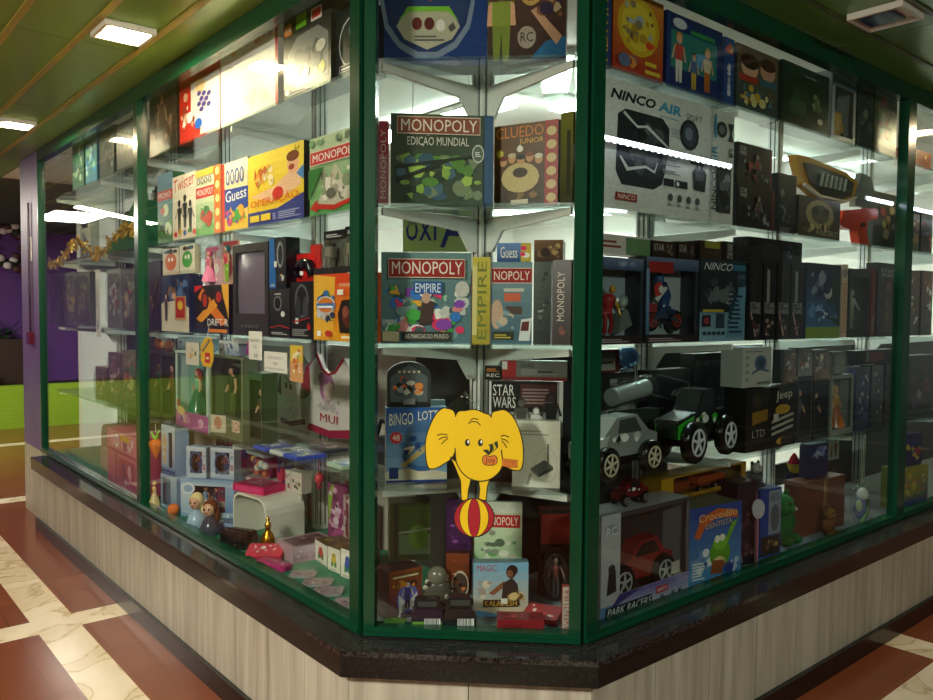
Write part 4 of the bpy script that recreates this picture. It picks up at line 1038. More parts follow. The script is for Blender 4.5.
# sequin purse
P = hit('Z', S0, 238, 547)
o = thing('sequin_purse', 'small black sequin purse on the green display floor', 'purse', P, -1.1)
b = MB(); b.rbox(-.075, -.03, 0, .075, .035, .075, .02, '#1c1a1a'); b.build('body', 'gloss', o)
R_ = random.Random(2); b = MB()
for i in range(70):
    x, z = R_.uniform(-.068, .068), R_.uniform(.006, .068)
    b.ell((x, -.031, z), (.006, .002, .006), R_.choice(['#4a4440', '#2a2626', '#8a7a6a', '#3a3032', '#5a4a4a']), 6, 4)
b.build('sequin_pattern', 'metal', o)
b = MB(); b.tube([(-.07, 0, .077), (0, -.002, .079), (.07, 0, .077)], .004, '#8a8078', 6); b.build('zipper', 'metal', o)
P = hit('Z', S0, 268, 551)
o = thing('perfume_bottle', 'golden perfume bottle with slender neck beside the white tunnel stand', 'bottle', P)
b = MB(); b.lathe([(.024, 0), (.030, .02), (.030, .05), (.022, .075), (.010, .09), (.012, .10)], (0, 0, 0), '#c88a1e', 16); b.build('body', 'metal', o)
b = MB(); b.lathe([(.010, .101), (.014, .106), (.014, .118), (.006, .126), (.009, .14), (.001, .15)], (0, 0, 0), '#d8a84a', 12); b.build('stopper', 'metal', o)
# white tunnel stand
A = hit('Z', S0, 241, 536); yw = -PI / 2 + .12
o = thing('tunnel_stand', 'white curved tunnel-shaped display stand carrying a pink box', 'display stand', (.17, 1.66, S0), yw)
W_, H_, D_ = .27, .205, .20
outer = [(-W_ / 2, 0), (-W_ / 2, H_ - .05)] + [(-W_ / 2 + .05 - .05 * math.cos(a), H_ - .05 + .05 * math.sin(a)) for a in (.4, .8, 1.2)] + [(-W_ / 2 + .05, H_)] + [(W_ / 2 - .07 + .07 * math.sin(a), H_ - .07 + .07 * math.cos(a)) for a in (0, .3, .6, .9, 1.2)] + [(W_ / 2, H_ - .07), (W_ / 2, 0)]
inn = [(x * .95, z - .010 if z > .02 else 0) for x, z in outer][::-1]
b = MB(); m_ = len(outer); vs = []
for y in (-.02, D_ - .02):
    vs += [(x, y, z) for x, z in outer] + [(x, y, z) for x, z in inn[::-1]]
k = 2 * m_
fs = []
for i in range(m_ - 1):
    fs += [(i, i + 1, k + i + 1, k + i), (m_ + i + 1, m_ + i, k + m_ + i, k + m_ + i + 1), (i + 1, i, m_ + i, m_ + i + 1), (k + i, k + i + 1, k + m_ + i + 1, k + m_ + i)]
fs += [(0, k, k + m_, m_), (m_ - 1, 2 * m_ - 1, k + 2 * m_ - 1, k + m_ - 1)]
b.add(vs, fs, '#eceadc'); b.build('shell', 'gloss', o)
b = MB(); b.box(-W_ * .47, D_ - .035, 0, W_ * .47, D_ - .025, H_ - .012, '#d8d6c8'); b.build('back_panel', 'gloss', o)
q = QP((.165, 1.70, S0 + H_ + .001), -PI / 2 + .3, .20, .035)
box('flat_box', 'flat bright pink toy box on top of the white tunnel stand', 'box', q, .13, [('r', 0, 0, 1, 1, '#d82a6a'), ('r', .1, .2, .9, .8, '#e84a84')], '#d8246a', None, {'T': [('r', .1, .15, .9, .85, '#b03a58'), ('m', .12, .2, .88, .82, 14, ['#f0c8d0', '#d87a90', '#8a2a48', '#f8e8e8'], 4, .12)]})
q = QP((.33, 1.585, S0 + H_ + .001), -PI / 2 + .1, .13, .095)
box('picture_card_box', 'white card box with yellow and black butterfly pictures on the tunnel stand', 'box', q, .05, [('r', 0, 0, 1, 1, '#dcd4c8'), ('r', .34, 0, .36, 1, '#8a8478'), ('m', .38, .08, .98, .92, 16, ['#c8b83a', '#2c2a26', '#e8e0c8', '#6a6a5a'], 6, .1), ('m', .02, .05, .32, .95, 9, ['#c85a7a', '#6a5a5a', '#e8d8d8', '#8a8a8a'], 2, .1)], '#cfc8ba')
# front row of packs
def slab(label, px, py, w, d, h, yaw, cols, seed, nm='toy_pack', grp=None, z=S0, side='#999', tilt=0, film=True):
    P = hit('Z', z, px, py)
    o = thing(nm, label, 'toy pack', P + Vector((0, 0, .002)), yaw, grp)
    if tilt: o.rotation_mode = 'XYZ'; o.rotation_euler = (tilt, 0, yaw); o.location.z += abs(math.sin(tilt)) * d / 2
    b = MB(); b.rbox(-w / 2, -d / 2, 0, w / 2, d / 2, h, min(.012, h * 2), side, 2, 'z')
    T = Face(b, (-w / 2, -d / 2, h), (w, 0, 0), (0, d, 0), (0, 0, 1)); T.do([('r', .05, .06, .95, .94, cols[0]), ('m', .07, .08, .93, .92, 22, cols, seed, .12)])
    b.build('card', 'card', o)
    if film: MB().rbox(-w * .46, -d * .45, h + .003, w * .46, d * .45, h + .012, .01, '#fff', 2, 'z').build('clear_bubble', 'film', o)
    return o
slab('bright pink-red blister pack propped on another pink pack', 254, 560, .15, .09, .02, -.7, ['#e83a5a', '#f8c8d0', '#e85a7a', '#fff', '#d82a4a'], 3, side='#e03a58', tilt=.32)
slab('magenta pack lying flat at the green window sill', 272, 568, .16, .06, .02, -1.25, ['#d83a8a', '#e86aa8', '#f0b8d0', '#b02a6a'], 5, side='#c8307a')
wq = QZ((293, 564), (337, 555), 543)
wbox('gift_box', 'silvery pink box with small windows along its front edge', 'gift box', QP(wq.o, wq.yaw, wq.w, .065), .16, (.5, .2, .92, .8), [('r', 0, 0, 1, .2, '#b89aa8'), ('r', 0, .8, 1, 1, '#c8b0bc'), ('g', 0, .2, .5, .8, '#a88a98', '#c8b0bc'), ('r', .92, .2, 1, .8, '#b89aa8'), ('m', .03, .2, .46, .8, 6, ['#e8d8e0', '#8a6a7a', '#d8a8c0'], 4, .1)], '#b49aa6', '#4a3a40',
     [('charm_card', 'gloss', lambda b, w, h, t: [b.ell((w * (.06 + .09 * i), .02, h * .5), (.012, .006, .016), c, 8, 6) for i, c in enumerate(('#c83a6a', '#8a5a8a', '#d8a84a', '#c8c8d8'))])], None,
     {'T': [('r', .08, .12, .92, .88, '#6a4a54'), ('m', .1, .15, .9, .86, 16, ['#8a5a6a', '#5a3a44', '#a88a90', '#7a4a5a'], 5, .12)]})
def mini(label, a, b_, ytop, c, c2):
    q = QZ(a, b_, ytop)
    box('flower_toy_box', label, 'small box', q, q.w * .95, [('r', 0, 0, 1, 1, '#eee8d8'), ('e', .5, .45, .22, .22, c), ('e', .5, .66, .16, .13, c), ('e', .36, .3, .1, .12, '#3a8a4a'), ('e', .64, .3, .1, .12, '#3a8a4a'), ('e', .44, .68, .03, .03, '#222'), ('e', .56, .68, .03, .03, '#222'), ('l', .15, .04, .85, .12, 2, '#888')], '#e4dcc8', 'small white flower toy boxes', {'T': [('r', 0, 0, 1, 1, c2), ('m', .05, .05, .95, .95, 8, ['#6a5a34', '#4a4028', '#8a7a4a'], 3, .15)], 'L': [('e', .5, .5, .2, .25, c), ('e', .4, .3, .1, .12, '#3a8a4a')]})
mini('small white box printed with a red flower, near the floral bag', (315, 559), (327, 567), 539, '#c8482a', '#5a4c2c')
mini('small white box printed with a yellow flower between its two neighbours', (328, 569), (340, 574), 546, '#d8b82a', '#6a5a34')
mini('small white box printed with a blue flower against the green corner post', (341, 576), (354, 581), 548, '#3a5ab0', '#5a4c30')
PK = ['#b090a0', '#8a5a74', '#c8b0bc', '#6a3a54', '#a87884', '#b8886a', '#7a7a94']
slab('clear wallet of pale pink charms on the sill, farthest along the row of wallets', 303, 576, .10, .07, .008, -.8, PK, 1, 'charm_wallet', 'charm wallets along the sill')
slab('clear wallet of pink and yellow charms in the row along the sill', 318, 584, .11, .08, .008, -.75, PK + ['#d8c04a'], 2, 'charm_wallet', 'charm wallets along the sill')
slab('clear wallet of violet charms in the row along the sill', 328, 593, .11, .085, .008, -.7, PK + ['#7a6ab8'], 3, 'charm_wallet', 'charm wallets along the sill')
slab('clear wallet of red and white charms nearest the green corner post', 345, 606, .11, .09, .008, -.7, PK + ['#b83a4a', '#fff'], 4, 'charm_wallet', 'charm wallets along the sill')
# floral bag, ribbon packs
q = QZ((311, 541), (331, 549), 476)
q.h = .27; q.o.x = .41; q.o.y = 1.33
o = box('gift_bag', 'tall magenta bag printed with flowers and a lime stripe', 'bag', q, .04, [('r', 0, 0, 1, 1, '#8a3a6a'), ('p', [(.05, .3), (.3, .98), (.2, 1), (0, .8)], '#8ab03a'), ('p', [(.75, 0), (.95, 0), (1, .5), (.85, .45)], '#7aa83a'), ('m', .02, .02, .98, .98, 34, ['#d8a8c0', '#b85a94', '#e8d0dc', '#6a2a50', '#c87aa8'], 4, .13)], '#7a2f5c')
b = MB(); b.tube([(-.03, .02, q.h), (-.02, .02, q.h + .05), (.02, .02, q.h + .05), (.03, .02, q.h)], .003, '#c8305a', 6); b.build('handle', 'cloth', o)
q = QZ((334, 551), (345, 556), 482); q.h = .26; q.o.x = .36; q.o.y = 1.16
box('ribbon_pack', 'tall clear pack of pale ribbons beside the floral bag', 'toy pack', q, .035, [('r', 0, 0, 1, 1, '#b8a8a0'), ('r', .2, 0, .45, 1, '#7a3a48'), ('m', .02, .02, .98, .98, 24, ['#e0d4cc', '#8a4a58', '#c8b8b0', '#5a3a40'], 7, .16)], '#a89a94')
q = QZ((347, 557), (357, 561), 486); q.h = .25; q.o.x = .36; q.o.y = 1.02
box('ribbon_pack', 'tall grey pack of beads against the green corner post', 'toy pack', q, .035, [('r', 0, 0, 1, 1, '#6a6a60'), ('m', .02, .02, .98, .98, 20, ['#a8a898', '#4a4a44', '#c8c4b4', '#3a3a34'], 8, .18)], '#5c5c54')
# tray with blue edged packs
for i, (x, y, c) in enumerate(((.155, 1.375, '#3a58c8'), (.16, 1.24, '#c8d0cc'), (.16, 1.12, '#2f55c0'), (.31, 1.30, '#8aa8a0'), (.30, 1.18, '#3a4a5a'), (.20, .86, '#a8c0a8'))):
    lab = ('blue-edged card pack on the lowest shelf above the butterfly card box', 'pale card pack between two blue-edged ones on the lowest shelf', 'blue-edged card pack on the lowest shelf in front of the white T-shirt', 'greenish card pack behind the blue-edged ones on the lowest shelf', 'dark card pack in the back row on the lowest shelf', 'pale green card pack on the lowest shelf beside the green corner post')[i]
    o = thing('card_pack', lab, 'toy pack', (x - .02, y, S1 + .001), -PI / 2, 'card packs lying on the lowest shelf')
    b = MB(); b.box(-.055, -.07, 0, .055, .055, .014, c)
    Face(b, (-.055, -.07, .014), (.11, 0, 0), (0, .125, 0), (0, 0, 1)).do([('m', .03, .03, .97, .97, 12, ['#d8dcd8', '#7a9a6a', '#e8e8e0', '#4a6ab8', '#2a3a3a'], i, .2)])
    b.build('card', 'card', o)
    MB().box(-.053, -.066, .0145, .053, .053, .024, '#fff').build('clear_bubble', 'film', o)
o = thing('hanging_charm', 'red cord charm hanging from the lowest shelf over the floral bag', 'charm', (.22, 1.16, .905))
b = MB(); b.tube([(0, 0, .06), (.0, .01, .02), (0, 0, 0)], .004, '#c82a3a', 6); b.build('cord', 'matte', o)
b = MB(); b.ell((0, 0, -.02), (.02, .02, .022), '#c8404a'); b.ell((0, .0, -.05), (.012, .012, .018), '#8a2a3a'); b.build('bead', 'gloss', o)
# dark straps by the shirt
q = Q('L', 338, 402, 356, 436, .22, zb=.826)
o = thing('folded_bag', 'dark strapped shoulder bag lying on the lowest shelf before the white T-shirt', 'bag', (.33, .80, S1 + .001), -PI / 2)
b = MB(); b.rbox(-.09, -.05, 0, .09, .06, .10, .03, '#26282c'); b.build('body', 'cloth', o)
b = MB(); b.tube([(-.08, -.02, .1), (-.04, -.03, .16), (.05, -.02, .15), (.08, -.01, .09)], .009, '#1c1e22', 6); b.build('strap', 'cloth', o)
b = MB(); b.box(-.02, -.056, .05, .03, -.051, .075, '#8a9098'); b.build('buckle', 'metal', o)

# ================================================================== THE LONG RUN, pane beside the purple pillar
g = 'toys behind the pane beside the purple pillar'
L2 = lambda *a, **k: Q('L', *a, **k)
for a, l, c0, c1, pal, s in (
    ((73, 142, 84, 194), 'narrow green creature pack hanging on the highest shelf beside the purple pillar', '#2a5a4a', '#5a8a7a', ['#3a8a6a', '#8ac0a0', '#4a6a8a', '#c8d8c8'], 1),
    ((86, 136, 97, 190), 'blue and green bubble pack on the highest shelf near the purple pillar', '#3a6a8a', '#6a9a9a', ['#3a8ad0', '#8ac8a0', '#2a4a6a', '#b8d8d8'], 2),
    ((100, 132, 114, 180), 'grey clear toy pack on the highest shelf beside the blue bubble pack', '#3a4444', '#5a6664', DARK + ['#8a9a9a'], 3),
    ((117, 126, 134, 172), 'shiny silver toy pack on the highest shelf by the green window post', '#4a5656', '#7a8686', DARK + ['#b8c4c4', '#8aa0b0'], 4)):
    box('toy_box', l, 'toy box', L2(*a, .09, zb=S4), .08, auto(c0, c1, pal, s, n=26, tv=.9, foot=None), c0, g)
q = L2(104, 206, 136, 250, .10, zb=S3)
o = thing('toy_tent', 'green wedge-shaped toy tent on the second highest shelf by the green post', 'toy', q.o, q.yaw)
b = MB(); w_, h_ = q.w, min(q.h, .34)
b.prism([(-w_ / 2, 0), (w_ / 2, 0), (w_ / 2, h_ * .95), (w_ * .2, h_ * .62), (-w_ * .2, h_ * .3)], 0, .14, '#1c5a38'); b.build('body', 'cloth', o)
b = MB(); b.ell((w_ * .3, -.004, h_ * .4), (w_ * .12, .005, h_ * .12), '#5a6a52'); b.build('emblem', 'cloth', o)
for i, (px, l) in enumerate(((122, 'camouflage toy rifle leaning over the green toy tent'), (112, 'dark toy bow leaning beside the green toy tent'))):
    q = L2(px - 8, 178, px + 4, 214, .12, zb=S3)
    o = thing('toy_weapon', l, 'toy', (.29, q.o.y, S3 + .002), -PI / 2)
    b = MB(); b.prism([(-.1, 0), (-.06, 0), (.1, .36), (.06, .38), (-.02, .22), (-.12, .2)], 0, .03, '#3a3c2c'); b.build('stock', 'gloss', o)
    b = MB(); b.tube([(-.09, .015, .02), (.09, .015, .4)], .009, '#1c1e1a', 6); b.build('barrel', 'gloss', o)
# tinsel garland
o = thing('tinsel_garland', 'gold tinsel garland strung along the shelf beside the purple pillar', 'garland', (.030, 2.7, S3 + .03))
R_ = random.Random(5); b = MB(); core = MB()
pts = []
for i in range(40):
    y = 1.95 * i / 39; z = .03 + .05 * math.sin(y * 6.2) - .02 * y
    pts.append((0, y, z))
    for k in range(7):
        d = Vector((R_.gauss(0, 1), R_.gauss(0, 1), R_.gauss(0, 1))).normalized()
        s_ = d.cross(Vector((.3, .5, .8))).normalized() * .007
        p = Vector((0, y + R_.uniform(-.02, .02), z))
        e = p + d * R_.uniform(.03, .055)
        e.x = max(-.02, min(.022, e.x))
        b.add([tuple(p + s_), tuple(p - s_), tuple(e - s_), tuple(e + s_)], [(0, 1, 2, 3)], R_.choice(['#d8b04a', '#f0d890', '#a8802a', '#c8a040']))
core.tube(pts, .004, '#8a6a2a', 5); core.build('cord', 'metal', o); b.build('tinsel_fringe', 'gloss', o)
box('toy_box', 'pale toy kitchen box behind the tinsel with a small black handle', 'toy box', L2(80, 198, 90, 246, .22, zb=S3, zt=S4 - .14), .06, [('g', 0, 0, 1, 1, '#9aa4a0', '#c4ccc8'), ('r', .2, .75, .8, .9, '#2a2e30'), ('m', .05, .05, .95, .7, 14, ['#7a8484', '#b8c0bc', '#5a6060'], 4, .14)], '#8a9492', g)
q = L2(91, 250, 106, 356, .045, zb=S2 - .06)
o = thing('growth_chart', 'white vertical paper chart with small pictures hanging behind the far pane', 'sign', q.o, q.yaw)
b = MB(); b.box(-.045, 0, 0, .045, .003, .40, '#f4f6f4'); Face(b, (-.045, 0, 0), (.09, 0, 0), (0, 0, .40), (0, -1, 0)).do([('m', .1, .03, .9, .4, 14, ['#8a90a8', '#c8ccd4', '#5a6a8a', '#d8d8e0'], 3, .2), ('l', .15, .45, .85, .9, 12, '#b8bcc0')])
b.build('sheet', 'card', o)
b = MB(); b.box(-.05, -.004, .40, .05, .006, .412, '#ddd'); b.build('top_rail', 'white_metal', o)
for a, l, c0, c1, pal, s in (
    ((50, 262, 64, 330), 'dark blue-grey carton on the middle shelf next to the purple pillar', '#2c3a40', '#42525a', ['#3a4a52', '#5a6a70', '#2a343a'], 5),
    ((66, 258, 76, 330), 'grey figure pack beside the dark blue-grey carton', '#5a645e', '#7a8478', ['#8a9a7a', '#4a544a', '#a8b0a0', '#c8b84a'], 6),
    ((77, 262, 90, 330), 'olive figure pack beside the white paper chart', '#4a5244', '#6a7464', ['#7a8a3a', '#3a443a', '#a8b09a', '#8a7a5a'], 7),
    ((108, 258, 121, 330), 'silver clear figure pack next to the white paper chart', '#6a6e6c', '#9aa09c', ['#c8cccc', '#4a4e4e', '#8a3a4a', '#e0e4e4'], 8),
    ((123, 256, 137, 331), 'dark figure pack with red spots by the green window post', '#3a3c3c', '#6a6e6c', ['#8a8e8c', '#a83a4a', '#2a2e2e', '#c8b08a'], 9)):
    q = L2(*a, .10, zb=S2, zt=S3 - .035 - .008 * s); wrap(box('figure_pack', l, 'toy pack', q, .05, auto(c0, c1, pal, s, n=26, tv=.88, foot=None), c0, g), q)
for a, l, c0, c1, pal, s in (
    ((96, 366, 107, 402), 'brown and red doll pack on the lowest shelf below the paper chart', '#5a3a34', '#7a5a4a', ['#a84a3a', '#3a2a28', '#c8a88a'], 12),
    ((109, 352, 121, 403), 'doll pack with dark red dress below the silver figure pack', '#4a3034', '#6a4a4e', ['#a82a44', '#2a2428', '#d8b8a8', '#8a4a5a'], 13),
    ((123, 350, 137, 406), 'orange and green doll pack on the lowest shelf by the green post', '#4a4a34', '#7a6a4a', ['#d87a2a', '#4a7a3a', '#2a2a22', '#c8b88a', '#a8324a'], 14)):
    q = L2(*a, .10, zb=S1); wrap(box('doll_pack', l, 'toy pack', q, .06, auto(c0, c1, pal, s, n=26, tv=.9, foot=None), c0, g), q)
q = QZ((108, 481), (137, 499), 424)
box('toy_box', 'large pink doll house box on the display floor by the green post', 'toy box', QP(q.o, q.yaw, q.w, .33), .16, [('g', 0, 0, 1, 1, '#c84a78', '#e88aa8'), ('r', .0, .62, 1, .66, '#a82a5a'), ('r', .3, 0, .36, .62, '#a83060'), ('m', .05, .68, .95, .97, 14, PINK, 3, .12), ('r', .42, .05, .95, .55, '#b83a6a'), ('m', .44, .07, .93, .53, 12, ['#f4b8cc', '#8a2a5a', '#e86a98', '#6a4a9a'], 5, .12), ('r', .5, .86, .8, .96, '#e8b84a')], '#b83a68', g)
q = QZ((82, 470), (104, 480), 424)
o = thing('beige_backpack', 'pale beige school bag standing behind the far pane', 'bag', (.12, q.o.y, S0 + .002), q.yaw)
b = MB(); b.rbox(-.15, 0, 0, .15, .14, .30, .07, '#a89a8c'); b.build('body', 'cloth', o)
b = MB(); b.rbox(-.11, -.02, .03, .11, .0, .15, .03, '#b8aa9c'); b.build('front_pocket', 'cloth', o)
b = MB(); b.tube([(-.05, .07, .295), (-.03, .07, .34), (.03, .07, .34), (.05, .07, .295)], .008, '#8a7c70', 6); b.build('carry_handle', 'cloth', o)
o = thing('plush_toy', 'pink and white plush with round head above the pink doll house box', 'plush', Vector((.16, 3.1, S0 + .335)), -PI / 2)
o.scale = (.5, .5, .5)
b = MB(); b.ell((0, 0, .06), (.07, .06, .06), '#d8a0b0'); b.build('body', 'cloth', o)
b = MB(); b.ell((0, -.01, .15), (.055, .05, .05), '#e0c0c8'); b.build('head', 'cloth', o)
for k in (-1, 1):
    b = MB(); b.ell((k * .045, 0, .195), (.02, .012, .025), '#c87a94'); b.build('ear', 'cloth', o)
# ================================================================== THE CORNER PANE
Cq = lambda *a, **k: Q('C', *a, **k)
g = 'boxes in the corner behind the elephant decal'
box('toy_box', 'large blue toy box with a round ring and a pale fan-shaped label', 'toy box', Cq(384, 2, 487, 63, .13, .15, zb=S4, zt=2.64), .11,
    [('r', 0, 0, 1, 1, '#1c3a78'), ('e', .42, .72, .46, .66, '#7a8aa0'), ('e', .42, .74, .42, .6, '#1e3868'), ('e', .42, .76, .39, .54, '#2a3f6a'), ('p', [(.12, .45), (.2, .3), (.42, .18), (.66, .3), (.74, .45), (.62, .68), (.24, .68)], '#b8b49a'), ('p', [(.14, .5), (.23, .68), (.63, .68), (.73, .5), (.62, .62), (.24, .62)], '#7ac03a'),
     ('e', .32, .48, .05, .075, '#6a2a2a'), ('e', .44, .48, .05, .075, '#5a2626'), ('e', .55, .46, .045, .07, '#e8e4d8'), ('p', [(.62, .44), (.67, .5), (.7, .43), (.65, .38)], '#555'), ('m', .3, .7, .62, .98, 12, ['#c84a3a', '#d8c8a0', '#4a6a9a', '#8a5a3a'], 3, .1), ('l', .3, .28, .6, .36, 2, '#666')], '#14284f', g)
box('toy_box', 'brown remote control toy box with a green cartoon child and ship wheel', 'toy box', Cq(488, 4, 566, 62, .15, .13, zb=S4, zt=2.64), .11,
    [('g', 0, 0, 1, 1, '#3a2a26', '#5a3a30'), ('r', 0, 0, 1, .06, '#1e3a5a'), ('p', [(.55, .06), (1, .06), (1, .3), (.75, .25)], '#2a6a9a'), ('e', .55, .86, .16, .2, '#c8a05a'), ('e', .55, .86, .12, .15, '#5a3a2c'), ('r', .54, .66, .56, 1, '#c8a05a'), ('r', .4, .85, .7, .87, '#c8a05a'),
     ('f', .17, .04, .9, '#e0a884', '#c85a2a', '#8a9a3a', '#7a8a34', .1), ('p', [(.55, .6), (.62, .64), (.95, .3), (.88, .2)], '#c89a7a'), ('e', .5, .3, .12, .13, '#a89a8a'), ('t', 'RC', .42, .25, .58, .36, '#1c1c1c'), ('m', .6, .5, .98, .8, 8, ['#8a5a3a', '#c8b48a', '#3a2a4a'], 3, .08)], '#2a1e1a', g)
g = 'board games in the corner behind the elephant decal'
box('board_game_box', 'thin pink game box end beside the green corner post', 'board game', Cq(378.5, 121, 388, 206, .10, .10, zb=S3), .012, [('r', 0, 0, 1, 1, '#b8707c'), ('r', 0, .6, 1, 1, '#a83a4a'), ('t', 'MONOPOLY', .2, .08, .8, .9, '#e8d8d0', dict(up=True))], '#8a5a60', g)
box('board_game_box', 'large world edition property game with green city picture and brown title band', 'board game', Cq(390.5, 113, 493, 206, .12, .18, zb=S3), .06,
    [('r', 0, 0, 1, 1, '#3c4a36'), ('m', .01, .02, .9, .6, 50, ['#5a8a3a', '#8ab04a', '#4a6a7a', '#2a3a2a', '#7a8a6a', '#a8c85a', '#3a5a6a'], 4, .09), ('r', .91, 0, 1, 1, '#1c4a74'), ('p', [(.05, .25), (.6, .5), (.6, .54), (.05, .3)], '#2a3028'), ('p', [(.05, .4), (.88, .55), (.88, .58), (.05, .44)], '#2a3028'),
     ('r', .06, .78, .87, .97, '#d8cbb4'), ('r', .065, .79, .865, .96, '#8a4430'), ('t', 'MONOPOLY', .1, .81, .84, .94, '#f0e8d4'), ('t', 'EDICAO MUNDIAL', .16, .66, .76, .75, '#e4e0d0'), ('p', [(.30, .672), (.325, .655), (.31, .65)], '#e4e0d0'), ('p', [(.345, .76), (.365, .775), (.385, .76), (.365, .768)], '#e4e0d0'), ('e', .85, .58, .06, .1, '#d8d8d0'), ('e', .85, .58, .05, .085, '#5a6a5a'), ('l', .82, .55, .88, .61, 3, '#eee')], '#24301f', g)
box('board_game_box', 'brown detective junior game box with orange title and red picture column', 'board game', Cq(494, 127, 558, 206, .22, .12, zb=S3), .05,
    [('g', 0, 0, 1, 1, '#3a2a1c', '#6a4a2a'), ('r', .8, 0, 1, 1, '#a8281e')] + [('e', .9, .1 + .155 * i, .075, .055, '#e0c48a') for i in range(6)] + [('t', 'CLUEDO', .03, .84, .78, .97, '#d8823a', dict(rise=.0)), ('t', 'JUNIOR', .4, .74, .78, .82, '#e8b45a'), ('e', .42, .36, .3, .18, '#c8b47a'), ('e', .42, .42, .12, .06, '#3a2a1a'), ('b', .1, .66, .07, 8, '#d8c84a')] +
    [('e', .15 + .14 * i, .56 + .03 * (i % 2), .06, .055, '#c8986a') for i in range(5)] + [('e', .15 + .14 * i, .6 + .03 * (i % 2), .065, .03, c) for i, c in enumerate(('#6a2a1a', '#c8b48a', '#2a2a2a', '#8a4a2a', '#d8d0c0'))] + [('r', .28, .04, .55, .1, '#d8d0b8'), ('m', .05, .08, .75, .2, 8, ['#4a3a22', '#8a6a3a'], 3, .1), ('e', .42, .7, .05, .04, '#e8e4d8')], '#6a5a1c', g)
box('board_game_box', 'yellowish game box end between the detective game and the corner post', 'board game', Cq(560, 113, 573, 206, .13, .10, zb=S3), .05, [('g', 0, 0, 1, 1, '#4a4a2a', '#7a7a30'), ('r', .5, .1, .8, .8, '#3a3a2a')], '#4a4420', g)
box('board_game_box', 'empire property game box crowded with small brand pictures', 'board game', Cq(381, 252, 471, 341, .11, .15, zb=S2), .06,
    [('g', 0, 0, 1, 1, '#5a7a84', '#6a8a8a'), ('m', .01, .02, .99, .68, 80, TOY + ['#7a9a9a', '#c8ccc8', '#4a5a5a', '#d88a8a', '#9ac8a8'], 5, .08), ('r', .08, .72, .93, .93, '#d8cbb4'), ('r', .085, .73, .925, .92, '#9c2c28'), ('t', 'MONOPOLY', .12, .76, .9, .9, '#f0e8dc'), ('r', .36, .54, .68, .68, '#2a5aa0'), ('t', 'EMPIRE', .38, .56, .66, .66, '#e8f0f4'), ('e', .9, .6, .08, .09, '#c8c8c0'),
     ('p', [(.42, .2), (.56, .22), (.6, .45), (.46, .5)], '#4a3a34'), ('e', .5, .5, .05, .06, '#c8a08a'), ('r', .24, .03, .78, .13, '#3a3a34'), ('t', 'AS MARCAS DO MUNDO', .27, .055, .75, .105, '#d8d4c8'), ('t', 'EMPIRE', .02, .2, .18, .26, '#e8ecec'), ('r', .02, .02, .2, .13, '#c8bc98')], '#3c4c4c', g)
box('board_game_box', 'narrow yellow game box end with letters running up it', 'board game', Cq(472, 257, 490, 341, .15, .15, zb=S2), .06, [('g', 0, 0, 1, 1, '#a89a3a', '#c8b84a'), ('r', .0, .1, .25, .9, '#d8cc8a'), ('t', 'EMPIRE', .3, .05, .8, .95, '#6a7a3a', dict(up=True))], '#8a7c2a', g)
b6 = box('board_game_box', 'electronic banking property game box with a pale card reader picture', 'board game', Cq(491, 262, 532, 343, .16, .16, zb=S2), .06,
    [('g', 0, 0, 1, 1, '#4a6a78', '#7a96a0'), ('r', 0, .74, 1, .93, '#d8cbb4'), ('r', 0, .75, .99, .92, '#9c2c28'), ('t', 'NOPOLY', .06, .78, .94, .89, '#f0e8dc'), ('e', .14, .36, .16, .18, '#c8a890'), ('r', .32, .52, .72, .62, '#d0684a'), ('r', .36, .36, .76, .46, '#5a4a44'), ('r', .3, .64, .8, .68, '#c8c4b8'), ('p', [(.68, .04), (.95, .04), (1, .32), (.74, .3)], '#d8dcdc'), ('p', [(.72, .16), (.92, .16), (.94, .28), (.76, .27)], '#6a3434'), ('r', .04, .05, .56, .15, '#3a3c30'), ('l', .08, .07, .5, .13, 2, '#c8b84a'), ('m', .1, .16, .6, .5, 8, ['#8aa8b0', '#5a7a88', '#c8b8a0'], 3, .1)], '#39484c', g)
box('board_game_box', 'dark game box end between two property games on the middle shelf', 'board game', Cq(533, 262, 551, 343, .15, .14, zb=S2), .06, [('g', 0, 0, 1, 1, '#2e3430', '#4a544e'), ('m', .05, .1, .95, .9, 16, ['#5a6a62', '#3a423c', '#8a9a90', '#2a2a28'], 3, .16)], '#2a2e2a', g)
box('board_game_box', 'dark brown property game standing on end with letters running up', 'board game', Cq(552, 260, 571, 343, .14, .12, zb=S2), .06, [('r', 0, 0, 1, 1, '#2c1a16'), ('t', 'MONOPOLY', .25, .28, .65, .86, '#d8c8b8', dict(up=True)), ('m', .2, .04, .8, .24, 6, ['#8a3a2a', '#4a2a20'], 3, .2)], '#241512', g)
zt = b6.location.z + hit('C', .16, 491, 262).z - S2 + .002
box('board_game_box', 'blue and yellow guessing game lying on the banking game', 'board game', Cq(497, 243, 531, 262, .17, .17, zb=zt), .12, [('g', 0, 0, 1, 1, '#3a5a8a', '#6a8ac0'), ('t', 'Guess', .1, .2, .6, .8, '#f0e8d8'), ('r', .7, 0, 1, 1, '#c8b04a'), ('m', .65, .1, .98, .9, 6, TOY, 4, .2)], '#32507e', g)
box('board_game_box', 'brown box lying beside the guessing game near the corner post', 'board game', Cq(534, 240, 563, 261, .17, .16, zb=zt), .12, [('g', 0, 0, 1, 1, '#4a3026', '#7a5a3a'), ('m', .05, .1, .95, .9, 10, ['#8a6a4a', '#c8a86a', '#3a2a20'], 3, .2)], '#3c281f', g)
